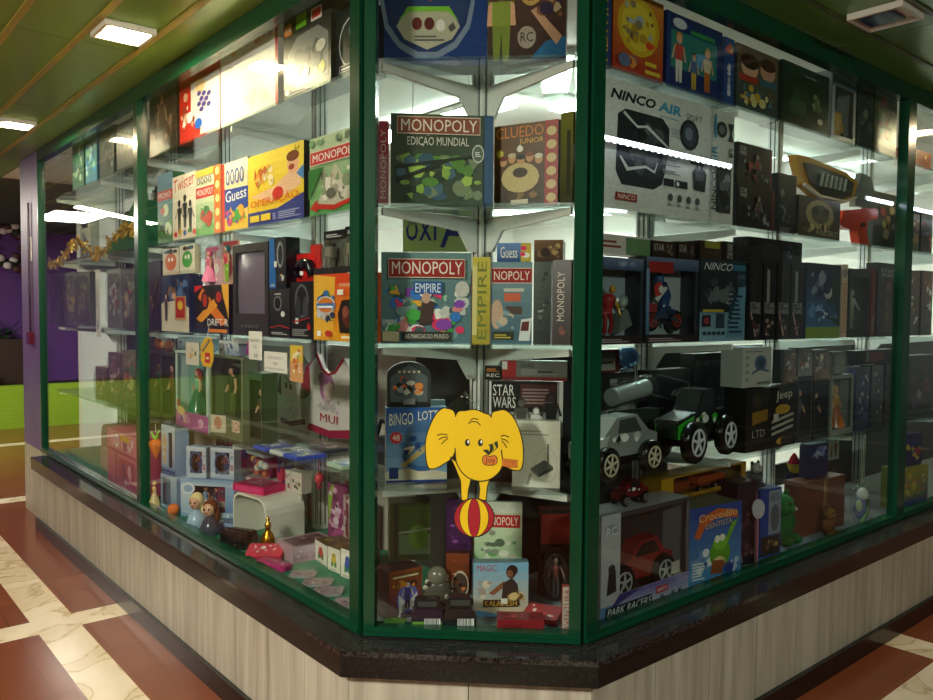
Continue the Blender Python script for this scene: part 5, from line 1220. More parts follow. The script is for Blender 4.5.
# lower shelf
bg_ = box('board_game_box', 'blue bingo lotto game box with pale foot and red number burst', 'board game', Cq(386, 408, 447, 473, .12, .17, zb=S1), .055,
    [('g', 0, 0, 1, 1, '#8ab4d4', '#2a5aa0'), ('p', [(0, 0), (1, 0), (1, .12), (.5, .2), (0, .14)], '#d8d4bc'), ('e', .6, .34, .34, .2, '#3a6aa8'), ('e', .6, .36, .28, .15, '#5a8ab8'), ('p', [(.22, .22), (.7, .55), (.78, .5), (.3, .2)], '#c8b87a'), ('m', .2, .3, .6, .66, 14, ['#e8d8a0', '#4a7ab0', '#e8e4d8', '#2a4a8a'], 3, .08),
     ('t', 'BINGO', .05, .76, .44, .92, '#f0ecd8', dict(rise=.02)), ('t', 'LOTTO', .52, .83, .95, .95, '#f0ecd8', dict(rise=.02)), ('b', .16, .6, .11, 10, '#c8322a', .8), ('t', '48', .1, .56, .22, .64, '#fff'), ('r', .05, .05, .2, .2, '#1c3a78'), ('r', 0, 0, 1, .03, '#1e3a80')], '#7aa0c0', g, {'L': [('g', 0, 0, 1, 1, '#d8d4bc', '#5a8ab8'), ('t', 'BINGO', .3, .3, .7, .95, '#f0ecd8', dict(up=True))]})
zt = bg_.location.z + (hit('C', .12, 386, 408).z - S1) + .002
q = Cq(387, 352, 431, 410, .125, .155, zb=zt)
o = thing('pinball_game', 'grey round-topped toy pinball game with orange picture standing on the bingo box', 'toy', q.o, q.yaw)
w_, h_ = q.w, min(q.h, .152)
P = [(-w_ / 2, 0), (w_ / 2, 0), (w_ / 2, h_ * .68)] + [(w_ / 2 * math.cos(a), h_ * .68 + h_ * .32 * math.sin(a)) for a in (.35, .7, 1.05, 1.4, 1.75, 2.1, 2.45, 2.8)] + [(-w_ / 2, h_ * .68)]
b = MB(); b.prism(P, .0, .04, '#3c4040'); b.build('case', 'gloss', o)
b = MB(); Face(b, (-w_ / 2, 0, 0), (w_, 0, 0), (0, 0, h_), (0, -1, 0)).do([('p', [(.08, .12), (.92, .12), (.92, .66), (.5, .94), (.08, .66)], '#5a6264'), ('m', .1, .2, .9, .7, 28, ['#c85a2a', '#d88a4a', '#2a2c2c', '#8a8e8c', '#b8b4a8', '#4a5256'], 4, .1)] + [('e', .28 + .11 * i, .78, .03, .025, '#d8c8a8') for i in range(5)] + [('r', .05, .02, .95, .1, '#2a2c2c')])
b.build('playfield_print', 'gloss', o)
b = MB(); b.box(-.02, -.012, .01, .02, 0, .03, '#777'); b.build('plunger', 'gloss', o)
q = Cq(437, 372, 449, 406, .30, .30, zb=zt)
o = box('toy_phone', 'slim pale blue toy phone standing behind the bingo box', 'toy', QP(Vector((.335, .545, S1 + .002)), q.yaw + .25, .06, .26), .03, [('r', 0, 0, 1, 1, '#7a9aa0'), ('r', .12, .5, .88, .9, '#4a6a78')] + [('r', .15 + .25 * i, .15 + .1 * j, .32 + .25 * i, .22 + .1 * j, '#c8d8d8') for i in range(3) for j in range(3)], '#8aa4a8')
box('toy_box', 'pale box with red writing behind the pinball game', 'toy box', QP(Vector((.30, .64, S1 + .002)), -PI / 4, .12, .33), .03, [('r', 0, 0, 1, 1, '#b8b4a4'), ('l', .3, .85, .9, .95, 2, '#c83a3a'), ('m', .1, .1, .9, .8, 22, ['#8a8478', '#c8a89a', '#d8d4c8', '#6a6a64'], 4, .13)], '#9a968a', g)
sw = box('toy_box', 'black and white space saga box with three small robot figures', 'toy box', Cq(489, 381, 563, 420, .17, .17, zb=S1 + .155), .05,
    [('r', 0, 0, 1, 1, '#8a8e88'), ('r', 0, .45, .92, 1, '#22201f'), ('r', .42, .55, .9, .95, '#4a2a2a'), ('l', .45, .6, .88, .9, 5, '#8a7a7a'), ('t', 'STAR', .05, .74, .34, .94, '#d8d8d4'), ('t', 'WARS', .05, .52, .36, .72, '#d8d8d4'), ('r', 0, 0, .03, 1, '#c8ccc8'), ('r', .95, 0, 1, 1, '#c8ccc8'),
     ('f', .44, .03, .66, '#5a5a54', '#3a3a34', '#4a4a44', '#3a3a36'), ('f', .64, .03, .5, '#e0e0dc', '#aaa', '#d8d8d4', '#888'), ('f', .84, .05, .75, '#3a3a38', '#222', '#2a2a28', '#222'), ('l', .04, .08, .3, .4, 5, '#6a6e68')], '#2c2a29', g)
# support for the boxes stacked on the corner shelf
lowr = box('router_box', 'white electronics box with a line drawing of a router and aerial', 'electronics box', Cq(512, 420, 560, 486, .115, .10, zb=S1), .04,
    [('r', 0, 0, 1, 1, '#d8d8c8'), ('e', .72, .34, .24, .27, '#c8c8b8'), ('e', .72, .34, .22, .25, '#dcdccc'), ('p', [(.38, .28), (.56, .2), (.86, .32), (.68, .42)], '#6a6e68'), ('p', [(.38, .28), (.56, .2), (.56, .15), (.4, .24)], '#8a8e88'), ('p', [(.56, .2), (.86, .32), (.86, .27), (.56, .15)], '#4a4e48'), ('r', .74, .38, .765, .66, '#2a2c28'), ('l', .15, .78, .8, .88, 2, '#a8a898'), ('p', [(.3, .05), (.34, .02), (.42, .2), (.38, .22)], '#9a9a8c'), ('l', .1, .55, .3, .7, 3, '#b8b8a8')], '#c4c4b4', 'boxes in the corner behind the elephant decal')
lowr2 = box('toy_box', 'plain dark carton under the space saga box, hidden mostly by the decal', 'toy box', Cq(490, 424, 530, 474, .175, .175, zb=S1, zt=S1 + .153), .04, [('r', 0, 0, 1, 1, '#3a2420'), ('m', .1, .1, .9, .9, 8, ['#5a342c', '#2a1c1a'], 3, .2)], '#2e1e1b')
ztop = S1 + .157 + (hit('C', .17, 489, 381).z - S1 - .155) + .002
box('toy_box', 'long grey and red box lying on top of the space saga box', 'toy box', Cq(502, 363, 567, 381, .175, .155, zb=ztop, zt=S2 - .056), .05, [('r', 0, 0, 1, 1, '#5c605a'), ('r', 0, 0, .22, 1, '#8a2424'), ('r', .0, .55, .08, .95, '#b8b8b0'), ('r', 0, 0, 1, .18, '#6a2424'), ('t', 'STAR WARS', .28, .62, .5, .9, '#1c1c1a'), ('l', .3, .3, .9, .6, 3, '#7a7e78'), ('r', .55, .4, .78, .52, '#3a3c38')], '#3a3a38', 'boxes in the corner behind the elephant decal')
box('toy_box', 'black box with orange writing beside the long grey and red box', 'toy box', Cq(485, 355, 501, 381, .175, .175, zb=ztop, zt=S2 - .075), .04, [('r', 0, 0, 1, 1, '#1e1c1a'), ('t', 'REC', .1, .2, .9, .45, '#d8d4c8'), ('l', .1, .6, .9, .85, 3, '#c87a3a')], '#181615', 'boxes in the corner behind the elephant decal')
# crinkly bag of toys behind the elephant
q = Cq(448, 394, 487, 440, .20, .20, zb=S1)
o = thing('toy_bag', 'clear crinkled bag of brown toys rising behind the elephant decal', 'bag', q.o + Vector((0, 0, .002)), q.yaw)
b = MB(); w_, h_ = q.w, q.h; b.prism([(-w_ / 2, 0), (w_ / 2, 0), (w_ / 2, h_ * .5), (w_ * .3, h_ * .8), (-w_ * .1, h_), (-w_ / 2, h_ * .85)], 0, .08, '#fff'); b.build('clear_bag', 'film', o)
R_ = random.Random(6); b = MB()
for i in range(16): b.ell((R_.uniform(-.3, .3) * w_, R_.uniform(.025, .055), R_.uniform(.12, .66) * h_), .024, R_.choice(['#8a6a34', '#c8a45a', '#6a3a24', '#a8442a', '#c8c0a0']), 8, 6)
b.build('toy_filling', 'gloss', o)
# display floor in the corner
g = 'boxes on the display floor of the corner'
box('toy_box', 'green glass-fronted toy carton standing on the orange flyer box', 'toy box', QP(hit('C', .20, 410, 560) * Vector((1, 1, 0)) + Vector((0, 0, .70)), -PI / 4 + .25, .14, .20), .09, [('r', 0, 0, 1, 1, '#3a4a30'), ('r', .22, .5, 1, .95, '#3c5a2a'), ('r', .22, .1, 1, .45, '#5a7a5a'), ('e', .7, .4, .25, .22, '#5a8a34'), ('r', .1, 0, .2, 1, '#2a342a'), ('p', [(.22, .5), (1, .56), (1, .52), (.22, .46)], '#8a9a88')], '#2c3826', g)
q = QZ((389, 622), (422, 614), 556)
box('toy_box', 'orange and purple toy box with a bat-winged figure', 'toy box', QP(q.o, q.yaw, q.w, .165), .09, [('g', 0, 0, 1, 1, '#4a2a4a', '#8a4a1e'), ('r', .0, .82, 1, .95, '#6a4420'), ('e', .55, .4, .32, .3, '#5a6ac0'), ('p', [(.3, .1), (.55, .2), (.8, .1), (.85, .5), (.55, .3), (.28, .5)], '#d8dcd8'), ('f', .55, .2, .55, '#c8b8a8', '#2a2a4a', '#2a3a7a', '#3a3a5a'), ('m', .05, .6, .95, .82, 12, ['#c8802a', '#8a5a2a', '#4a2a1a', '#d8a84a'], 4, .12), ('b', .3, .08, .06, 5, '#d8d8d8'), ('b', .8, .08, .06, 5, '#d8d8d8'), ('l', .1, .85, .9, .93, 1, '#d8c8a0')], '#3a1e30', g)
q = QZ((428, 616), (446, 616), 566)
o = thing('skull_toy', 'grey camouflage skull-faced creature toy beside the orange box', 'toy', q.o, q.yaw)
R_ = random.Random(9); b = MB(); b.ell((0, .03, .07), (.05, .04, .07), '#4a4c44'); b.ell((0, .02, .13), (.035, .03, .035), '#6a6a5e'); b.build('body', 'gloss', o)
b = MB()
for i in range(24):
    a, z = R_.uniform(PI, 2 * PI), R_.uniform(.02, .13)
    r = math.sqrt(max(0, 1 - ((z - .07) / .075) ** 2))
    b.ell((.05 * r * math.cos(a), .03 + .04 * r * math.sin(a), z), (.011, .006, .009), R_.choice(['#8a8878', '#2a2c28', '#a8a694', '#5a4a38', '#3a3c34']), 7, 5)
b.build('spot_pattern', 'gloss', o)
b = MB(); b.ell((.035, -.012, .03), (.016, .01, .016), '#8a8070'); b.ell((.035, -.02, .03), (.008, .006, .008), '#2a2824'); b.build('claw', 'gloss', o)
q = Cq(446, 540, 469, 590, .20, .20, zb=S0)
box('toy_box', 'dark orange vehicle toy box with red foot behind the small consoles', 'toy box', QP(q.o, q.yaw, q.w, .20), .045, [('g', 0, 0, 1, 1, '#3a2018', '#7a3a20'), ('e', .62, .45, .38, .25, '#c8bca8'), ('e', .62, .45, .33, .21, '#4a3a34'), ('r', 0, .14, 1, .22, '#a82a1e'), ('r', 0, 0, 1, .13, '#9a9a94'), ('t', 'MOTO CROSS', .08, .03, .92, .1, '#22304a'), ('m', .1, .3, .95, .9, 18, ['#8a4a2a', '#2a1c18', '#c8784a', '#5a5a5a'], 4, .1)], '#301a14', g)
q = Cq(446, 493, 471, 575, .26, .26, zb=S0, zt=.90)
box('toy_box', 'purple toy box half hidden behind the striped ball decal', 'toy box', q, .02, [('r', 0, 0, 1, 1, '#3c1c4c'), ('r', .0, 0, 1, .4, '#5a2a24'), ('m', .05, .5, .95, .95, 12, ['#5a2a6a', '#8a4a9a', '#2a1438'], 4, .12)], '#2c1438', g)
q = Cq(474, 493, 522, 575, .248, .248, zb=S0, zt=.90)
box('board_game_box', 'white travel property game pack with green map and red title band', 'board game', q, .018, [('r', 0, 0, 1, 1, '#c8d0b8'), ('g', 0, .45, 1, .8, '#a8c89a', '#c8d8b8'), ('m', .1, .42, .95, .74, 18, ['#8a9484', '#d8dcc8', '#5a6a5a', '#6aa06a', '#b8b4a4'], 4, .09), ('r', .0, .76, .96, .88, '#b82a28'), ('t', 'MONOPOLY', .12, .78, .92, .86, '#f0e8dc'), ('g', 0, .0, 1, .2, '#4a8a2a', '#8ab83a'), ('p', [(.05, .36), (.95, .24), (.95, .28), (.5, .34), (.05, .4)], '#b82a28'), ('p', [(.6, .32), (.85, .4), (.88, .38), (.64, .28)], '#b82a28'), ('e', .25, .24, .2, .06, '#d8a82a'), ('t', 'JOGA', .1, .22, .4, .27, '#8a3a1e'), ('t', 'GO', .18, .16, .34, .21, '#e8e8e0'), ('r', .0, .9, 1, 1, '#dcdccc'), ('r', .8, .14, .95, .19, '#2a4a2a')], '#8a947e', g)
q = QZ((473, 617), (528, 616), 563)
box('card_game_box', 'card game box showing a woman in armour under a pale blue sky', 'card game', q, .045, [('g', 0, 0, 1, 1, '#c8b89a', '#7ab0d0'), ('p', [(0, 0), (1, 0), (1, .1), (.5, .04), (0, .14)], '#4a8ab0'), ('t', 'MAGIC', .06, .84, .42, .96, '#b8322a'), ('m', .02, .3, .35, .72, 12, ['#d8c8b0', '#a8988a', '#e8dcc8', '#8aa8b8'], 5, .08), ('p', [(.28, .44), (.55, .66), (.62, .6), (.36, .4)], '#8a5a3a'), ('p', [(.5, .2), (.85, .2), (.8, .6), (.7, .72), (.54, .62)], '#3a2e2a'), ('e', .68, .82, .09, .11, '#5a3a2a'), ('e', .7, .86, .1, .1, '#2a1c18'), ('e', .66, .8, .06, .07, '#7a5038'), ('r', .18, .18, .82, .32, '#3a2c1c'), ('t', 'KALADESH', .21, .2, .79, .3, '#d8a84a'), ('r', .5, .24, .62, .34, '#e0dcd0'), ('m', .6, .28, .95, .5, 8, ['#c8a45a', '#6a4a2a', '#d8c08a'], 3, .07)], '#5a7a8a', g)
def console(label, a, b_, ytop, c, foot):
    q = QZ(a, b_, ytop); w, h = q.w, q.h
    o = thing('toy_console', label, 'toy', q.o, q.yaw, 'small consoles with barcodes')
    b = MB(); b.rbox(-w / 2, 0, 0, w / 2, .06, h * .7, h * .2, c); b.build('body', 'gloss', o)
    b = MB(); b.rbox(-w * .42, .02, h * .7, w * .42, .055, h, h * .12, '#1e2022'); b.box(-w * .3, .018, h * .75, w * .3, .0195, h * .92, '#3a4444'); b.build('screen_hood', 'gloss', o)
    b = MB(); f = Face(b, (-w / 2, 0, 0), (w, 0, 0), (0, 0, h * .7), (0, -1, 0)); f.do([('r', .04, .02, .96, .45, foot), ('bar', .42, .06, .92, .6)]); b.build('barcode_label', 'card', o)
console('small purple and black toy console with a barcode and green edge', (410, 634), (442, 634), 604, '#2c2434', '#6a9a3a')
console('small black toy console with a barcode next to the purple one', (443, 635), (476, 635), 602, '#222426', '#222426')
slab('flat green-edged game pack lying by the corner pane', 393, 632, .07, .05, .02, -PI / 4, ['#4a7a2a', '#8ab83a', '#2a2a2a', '#6a5a3a'], 3, side='#5a8a34', film=False)
q = QZ((497, 635), (544, 636), 620)
box('flat_box', 'flat dark red box lying by the corner pane', 'box', q, .07, [('r', 0, 0, 1, 1, '#8a2028'), ('l', .1, .3, .7, .7, 3, '#5a1418'), ('r', .78, .1, .88, .3, '#e8e4dc')], '#7a1c24', None, {'T': [('m', .05, .05, .95, .95, 8, ['#9a2a30', '#6a181e', '#b84a48'], 3, .15)]})
q = QZ((527, 622), (566, 634), 601)
slab('red card pack with white writing leaning by the corner post', 543, 620, .12, .08, .02, -PI / 4 - .35, ['#a82428', '#c83a34', '#e8dcd4', '#7a1a1e'], 4, side='#a02226', tilt=.25, film=False)
q = QZ((541, 604), (571, 604), 533)
o = thing('figure_pack', 'black oval figure blister in front of the red box by the corner post', 'toy pack', q.o, q.yaw)
w_, h_ = q.w, .19
b = MB(); n = 18
ov = lambda s: [(w_ / 2 * s * math.cos(2 * PI * i / n), h_ * .5 + h_ / 2 * s * math.sin(2 * PI * i / n)) for i in range(n)]
b.prism(ov(1), .03, .045, '#1c1c1c'); b.prism(ov(.82), .028, .03, '#4a4844'); b.build('backing_card', 'card', o)
b = MB(); doll(b, 0, .015, h_ * .14, h_ * .74, skin='#8a7a6a', hair='#3a2a24', top='#6a3a34', low='#4a4a48'); b.build('toy_figure', 'gloss', o)
b = MB(); b.prism(ov(.84), .0, .027, '#fff'); b.build('clear_bubble', 'film', o)
box('toy_box', 'plain red carton standing behind the black oval blister', 'toy box', QP(q.o + Vector((.075, .055, 0)), q.yaw + .1, .14, .315), .05, [('r', 0, 0, 1, 1, '#2a2624'), ('r', 0, .6, 1, .95, '#8a2a22'), ('m', .0, .1, .95, .55, 10, DARK, 3, .14)], '#5a201c', g)
q = QZ((563, 633), (570, 633), 585)
box('toy_box', 'narrow red and white box edge against the green corner post', 'toy box', QP(q.o, q.yaw, .028, .15), .025, [('r', 0, 0, 1, 1, '#d8d4c8'), ('t', 'AVENTURA', .2, .05, .8, .95, '#b82a24', dict(up=True))], '#a82a24', g)
# hanging chain and reversed shop lettering seen from behind
o = thing('shop_sign', 'pale green sign inside the shop with blue reversed lettering', 'sign', hit('C', .9, 440, 240) , -PI / 4)
b = MB(); b.box(-.16, 0, -.05, .16, .012, .18, '#b8d88a'); b.build('board', 'card', o)
lt = MB(); f = Face(lt, (-.16, 0, -.05), (.32, 0, 0), (0, 0, .23), (0, -1, 0)); f.do([('t', 'oxI', .04, .2, .45, .78, '#2a3a9a'), ('t', 'A', .5, .08, .92, .8, '#2a3a9a')]); lt.build('lettering', 'card', o)
b = MB(); b.tube([(-.12, .006, .18), (-.12, .006, .755)], .002, '#999', 5); b.build('cord', 'matte', o)
b = MB(); b.tube([(.12, .006, .18), (.12, .006, .755)], .002, '#999', 5); b.build('cord', 'matte', o)
# ================================================================== THE SHORT RUN
Rq = lambda *a, **k: Q('R', *a, **k)
g = 'boxes on the highest shelf of the short run'
T = dict(zb=S4)
box('board_game_box', 'narrow yellow game box end by the green corner post on the highest shelf', 'board game', Rq(598, 0, 611, 76, .075, zt=2.64, **T), .06, [('r', 0, 0, 1, 1, '#2a3a6a'), ('t', 'ADIVINA', .2, .05, .75, .95, '#d8a82a', dict(up=True))], '#223058', g)
box('board_game_box', 'red and yellow game box with a round yellow picture', 'board game', Rq(612, 5, 663, 80, .08, zt=2.635, **T), .08, [('g', 0, 0, 1, 1, '#a83a24', '#c87a2a'), ('e', .5, .6, .42, .36, '#c8a828'), ('e', .5, .6, .34, .29, '#d8c03a'), ('m', .15, .3, .85, .92, 26, ['#8a7a5a', '#b8902a', '#a8b0b8', '#6a5a3a', '#d84a2a'], 4, .07), ('l', .62, .06, .95, .26, 2, '#d8b83a'), ('m', .02, .05, .5, .25, 8, ['#8a2a1e', '#d88a3a', '#5a6a8a'], 3, .1)], '#7a2c1c', g)
box('board_game_box', 'dark blue game box with a green cartoon scene of village people', 'board game', Rq(665, 16, 722, 95, .08, zt=2.625, **T), .08, [('r', 0, 0, 1, 1, '#1c2c64'), ('r', .08, .28, .9, .78, '#2a7a74'), ('e', .62, .48, .2, .1, '#4a9ac8'), ('l', .42, .8, .88, .92, 1, '#2f8a4a'), ('f', .22, .1, .66, SK, '#c8802a', '#b8443a', '#d8d4c8'), ('f', .48, .06, .5, SK, '#3a2a1a', '#4a6a9a', '#c8a83a'), ('f', .72, .08, .6, SK, '#c8a83a', '#d8c8a8', '#b86a2a'), ('e', .22, .88, .12, .07, '#c8ccd8'), ('r', 0, 0, .05, 1, '#24387a')], '#162350', g)
box('board_game_box', 'narrow blue game box end with letters running up beside the children game', 'board game', Rq(723, 30, 734, 110, .085, zt=2.62, **T), .08, [('r', 0, 0, 1, 1, '#2a4a8a'), ('m', .3, .08, .7, .7, 9, ['#c8ccd8', '#9aa6c0'], 2, .3), ('m', .1, .74, .9, .96, 6, ['#c84a3a', '#d8c84a', '#4a8a4a'], 3, .25)], '#1e3668', g)
box('board_game_box', 'game box with a photo of two children over yellow pieces', 'board game', Rq(736, 34, 778, 112, .08, zt=2.615, **T), .08, [('g', 0, 0, 1, 1, '#3a4a4a', '#6a5a44'), ('e', .3, .68, .2, .16, SK), ('e', .3, .78, .22, .12, '#3a2418'), ('e', .74, .72, .19, .16, '#c8987a'), ('e', .74, .82, .2, .1, '#4a2c1a'), ('r', .05, .46, .5, .56, '#a83a2a'), ('r', .55, .48, .95, .58, '#3a6a7a'), ('m', .05, .04, .95, .45, 26, ['#c8a83a', '#d8cc8a', '#4a7a8a', '#8a6a2a', '#3a4a4a'], 4, .09)], '#2e3634', g)
box('toy_box', 'dark green toy box with a faint pale figure on the highest shelf', 'toy box', Rq(781, 58, 829, 126, .08, **T), .10, [('g', 0, 0, 1, 1, '#16241a', '#22382a'), ('e', .42, .5, .36, .38, '#1a3020'), ('m', .1, .1, .6, .85, 14, ['#2a4a30', '#1c2e20', '#3a5a3a'], 3, .14), ('m', .6, .3, .85, .65, 10, ['#8a9a7a', '#c8ccb0', '#5a6a4a'], 4, .09), ('e', .8, .2, .06, .05, '#c8ccc0'), ('l', .45, .85, .7, .9, 1, '#8a9a8a')], '#121c14', g)
wbox('toy_box', 'white-edged clear box with a yellow toy on the highest shelf', 'toy box', Rq(831, 68, 856, 135, .08, **T), .09, (.12, .08, .9, .78), [('r', 0, .78, 1, 1, '#5a7080'), ('r', 0, 0, .12, .78, '#a8acac'), ('r', .9, 0, 1, .78, '#a8acac'), ('r', .12, 0, .9, .08, '#8a8e8e')], '#8a9090', '#3a4248', [('toy_digger', 'gloss', lambda b, w, h, t: b.box(-w * .3, .03, h * .1, w * .28, .07, h * .3, '#c8902a').box(-w * .1, .03, h * .3, w * .2, .06, h * .46, '#d8a83a').ell((-w * .2, .04, h * .12), (.02, .02, .02), '#222').ell((w * .2, .04, h * .12), (.02, .02, .02), '#222').tube([(-w * .1, .04, h * .42), (-w * .28, .04, h * .58), (-w * .3, .04, h * .4)], .01, '#d8a83a', 6))], g)
box('toy_box', 'dark toy box with grey scribbled figures beside the clear box', 'toy box', Rq(857, 78, 873, 138, .085, **T), .08, auto('#22262a', '#34383a', DARK + ['#8a8a7a', '#6a6a4a'], 5, n=26, tv=.95, foot=None), '#1a1c1e', g)
box('toy_box', 'brown and green toy pack with rounded clear corner by the last green post', 'toy box', Rq(874, 84, 897, 145, .085, **T), .08, auto('#4a4434', '#5a5a44', EARTH + ['#a84a4a', '#3a6a3a'], 6, n=22, tv=.95, foot=None), '#33301f', g)

g = 'boxes on the second highest shelf of the short run'
T = dict(zb=S3)
W2 = '#b9bdb4'
q = Rq(599, 73, 734, 208, .075, **T)
box('drone_box', 'large white drone box with a dark photo panel, behind the glowing LED strip', 'electronics box', q, .11,
    [('r', 0, 0, 1, 1, '#ccd0c6'), ('t', 'NINCO', .06, .845, .36, .925, '#15171a', dict(slant=.06, bold=.04)), ('t', 'AIR', .385, .845, .56, .925, '#3a94b4', dict(slant=.06, bold=.04)), ('l', .4, .80, .55, .825, 1, '#8ab'), ('t', 'SPORT', .6, .84, .72, .89, '#3a3a3a'),
     ('p', [(.14, .2), (.36, .2), (.42, .25), (.44, .34), (.47, .55), (.47, .72), (.42, .79), (.16, .79), (.11, .74), (.1, .3)], '#23282a'), ('m', .13, .25, .44, .76, 20, ['#3a4244', '#1c2022', '#4a5250', '#2a3234', '#5a6058'], 5, .09),
     ('p', [(.14, .75), (.24, .66), (.3, .68), (.46, .55), (.46, .57), (.31, .70), (.24, .68), (.15, .77)], '#c8cec8'), ('p', [(.13, .42), (.18, .34), (.3, .38), (.36, .35), (.38, .42), (.385, .42), (.365, .33), (.3, .36), (.17, .31), (.12, .41)], '#c8cec8'),
     ('e', .62, .71, .075, .13, '#22262a'), ('e', .62, .71, .055, .1, '#39414e'), ('e', .615, .72, .03, .055, '#6a7484'), ('l', .48, .66, .55, .74, 4, '#9aa'), ('l', .42, .42, .56, .5, 4, '#8a9090'), ('l', .42, .35, .56, .39, 2, '#8a9090'),
     ('r', .43, .25, .505, .31, '#25282a'), ('r', .515, .25, .61, .31, '#25282a'), ('e', .535, .28, .012, .02, '#ddd'), ('r', .63, .47, .74, .525, '#2a2e30'), ('p', [(.66, .26), (.75, .25), (.76, .40), (.745, .44), (.665, .44), (.65, .4)], '#2c3032'), ('p', [(.68, .42), (.69, .42), (.69, .5), (.68, .5)], '#2c3032'), ('p', [(.72, .42), (.73, .42), (.73, .5), (.72, .5)], '#2c3032'), ('r', .67, .34, .735, .4, '#5a6060'),
     ('r', .095, .075, .24, .135, '#8a3226'), ('t', 'NINCO', .11, .085, .225, .125, '#e8dcd4', dict(slant=.04))] +
    [('e', .48 + .07 * i, .16, .018, .032, '#4a5052') for i in range(4)] + [('l', .46 + .07 * i, .09, .50 + .07 * i, .115, 2, '#8a9090') for i in range(4)] +
    [('r', .795, 0, .80, 1, '#9aa098'), ('t', 'NINCO', .80, .12, .845, .45, '#15171a', dict(up=True)), ('t', 'AIR', .80, .48, .845, .68, '#3a94b4', dict(up=True)), ('e', .88, .83, .045, .07, '#2a2e30'), ('e', .88, .83, .025, .04, '#6a7070'), ('p', [(.935, .74), (.985, .74), (.965, .82), (.985, .9), (.935, .9), (.955, .82)], '#2a2e30'), ('r', .845, .1, .965, .5, '#32383a'), ('m', .85, .12, .96, .48, 14, ['#5a6262', '#8a9290', '#1e2224'], 3, .07), ('m', .92, .58, .98, .7, 5, ['#5a6262', '#8a9290'], 2, .03), ('r', .815, .74, .83, .95, '#3a94b4')], '#a9ada4', g)
for zb, zt_, l, s, dy in ((S3, 0, 'dark toy box with a grey figure, lower of two beside the drone box', 3, 0), (None, 1, 'dark toy box with a red figure, stacked on its twin beside the drone box', 4, 1)):
    q = Rq(737, 183, 774, 228, .08, zb=S3) if not zt_ else Rq(737, 141, 772, 182, .085, zb=hit('R', .08, 737, 183).z + .002)
    box('toy_box', l, 'toy box', q, .08, [('r', 0, 0, 1, 1, '#201e1e'), ('r', .94, 0, 1, 1, '#6a2620'), ('t', 'STAR', .06, .82, .24, .92, '#c8c8c0'), ('t', 'WARS', .06, .71, .24, .81, '#c8c8c0'), ('m', .12, .08, .9, .66, 22, DARK + (['#8a2a22'] if zt_ else ['#8a8a80']), s, .12), ('f', .55, .1, .7, '#8a8478', '#3a3430', '#5a4a44' if not zt_ else '#7a2a24', '#3a3634')], '#1a1717', g)
box('toy_box', 'dark green-grey toy box beside the two stacked dark boxes', 'toy box', Rq(777, 172, 796, 232, .09, **T), .08, auto('#1e2422', '#2e3634', DARK + ['#5a6a62'], 9, n=22, tv=.92, foot='#777'), '#191d1c', g)
box('toy_box', 'khaki blaster pack with a skull-like shield picture', 'toy box', Rq(798, 194, 840, 240, .085, **T), .06, [('r', 0, 0, 1, 1, '#4a4636'), ('e', .5, .6, .34, .36, '#a89a6a'), ('e', .5, .6, .22, .24, '#5a5a3a'), ('e', .38, .68, .09, .1, '#3a3424'), ('e', .64, .68, .09, .1, '#3a3424'), ('m', .04, .04, .96, .4, 20, EARTH + ['#c8bc8a'], 4, .11), ('t', 'NITRO', .5, .08, .95, .22, '#c8c4a8')], '#3a3628', g)
# yellow slatted blaster magazine on top of the khaki pack
zt = hit('R', .085, 798, 194).z + .004
q = Rq(795, 160, 858, 192, .10, zb=zt)
o = thing('toy_blaster_magazine', 'yellow curved toy blaster magazine with grey slats', 'toy', q.o, q.yaw)
w_, h_ = q.w, q.h * 1.2
P = [(-.5, .98), (-.3, 1), (.3, .86), (.5, .7), (.44, .2), (.25, 0), (-.15, .02), (-.38, .3)]
b = MB(); b.prism([(x * w_, z * h_) for x, z in P], .0, .04, '#b8882a'); b.build('shell', 'gloss', o)
b = MB(); b.prism([(x * w_ * .82 + .01, (z * .74 + .1) * h_) for x, z in P], -.004, .0, '#3a3428'); b.build('window_recess', 'gloss', o)
for i in range(6):
    b = MB(); x = -.16 * w_ + i * .075 * w_
    b.prism([(x, h_ * .32), (x + .03 * w_, h_ * .32), (x + .06 * w_, h_ * .66), (x + .03 * w_, h_ * .66)], -.012, -.004, '#a8aca4'); b.build('slat', 'gloss', o)
b = MB(); b.tube([(-.38 * w_, -.004, .28 * h_), (-.15 * w_, -.006, -.0 * h_ + .008), (.25 * w_, -.006, .008), (.46 * w_, -.004, .24 * h_)], .008, '#c8bc9a', 6); b.build('lower_rim', 'gloss', o)
q = Rq(842, 200, 880, 238, .09, **T)
o = thing('toy_blaster', 'orange-red toy blaster with grey top rail standing on the glass shelf', 'toy', q.o, q.yaw)
w_, h_ = q.w, q.h
b = MB(); b.prism([(x * w_, z * h_) for x, z in ((-.5, .42), (-.42, .78), (.1, .92), (.5, 1.0), (.5, .74), (.22, .64), (.2, .3), (.3, 0.), (.02, 0), (-.06, .36), (-.3, .34))], .01, .05, '#c23a1c'); b.build('body', 'gloss', o)
b = MB(); b.prism([(x * w_, z * h_) for x, z in ((-.1, .94), (.5, 1.02), (.48, 1.25), (.3, 1.75), (.05, 1.8), (-.1, 1.3))], .015, .045, '#7a7a72'); b.build('top_rail', 'gloss', o)
b = MB(); b.tube([(-.5 * w_, .03, .6 * h_), (-.56 * w_, .03, .6 * h_)], .014, '#d8603a', 8); b.build('muzzle', 'gloss', o)
b = MB(); b.lathe([(.012, 0), (.012, -.02)], (.04 * w_, .0145, .5 * h_), '#3a2a24', 10, 'y'); b.build('trigger', 'gloss', o)
box('toy_box', 'dark olive toy pack behind the orange blaster grip', 'toy box', Rq(872, 190, 896, 252, .17, **T), .06, auto('#26301e', '#3a4430', EARTH + ['#8aa05a', '#a83a2a'], 12, n=22, tv=.94, foot=None), '#1e2618', g)

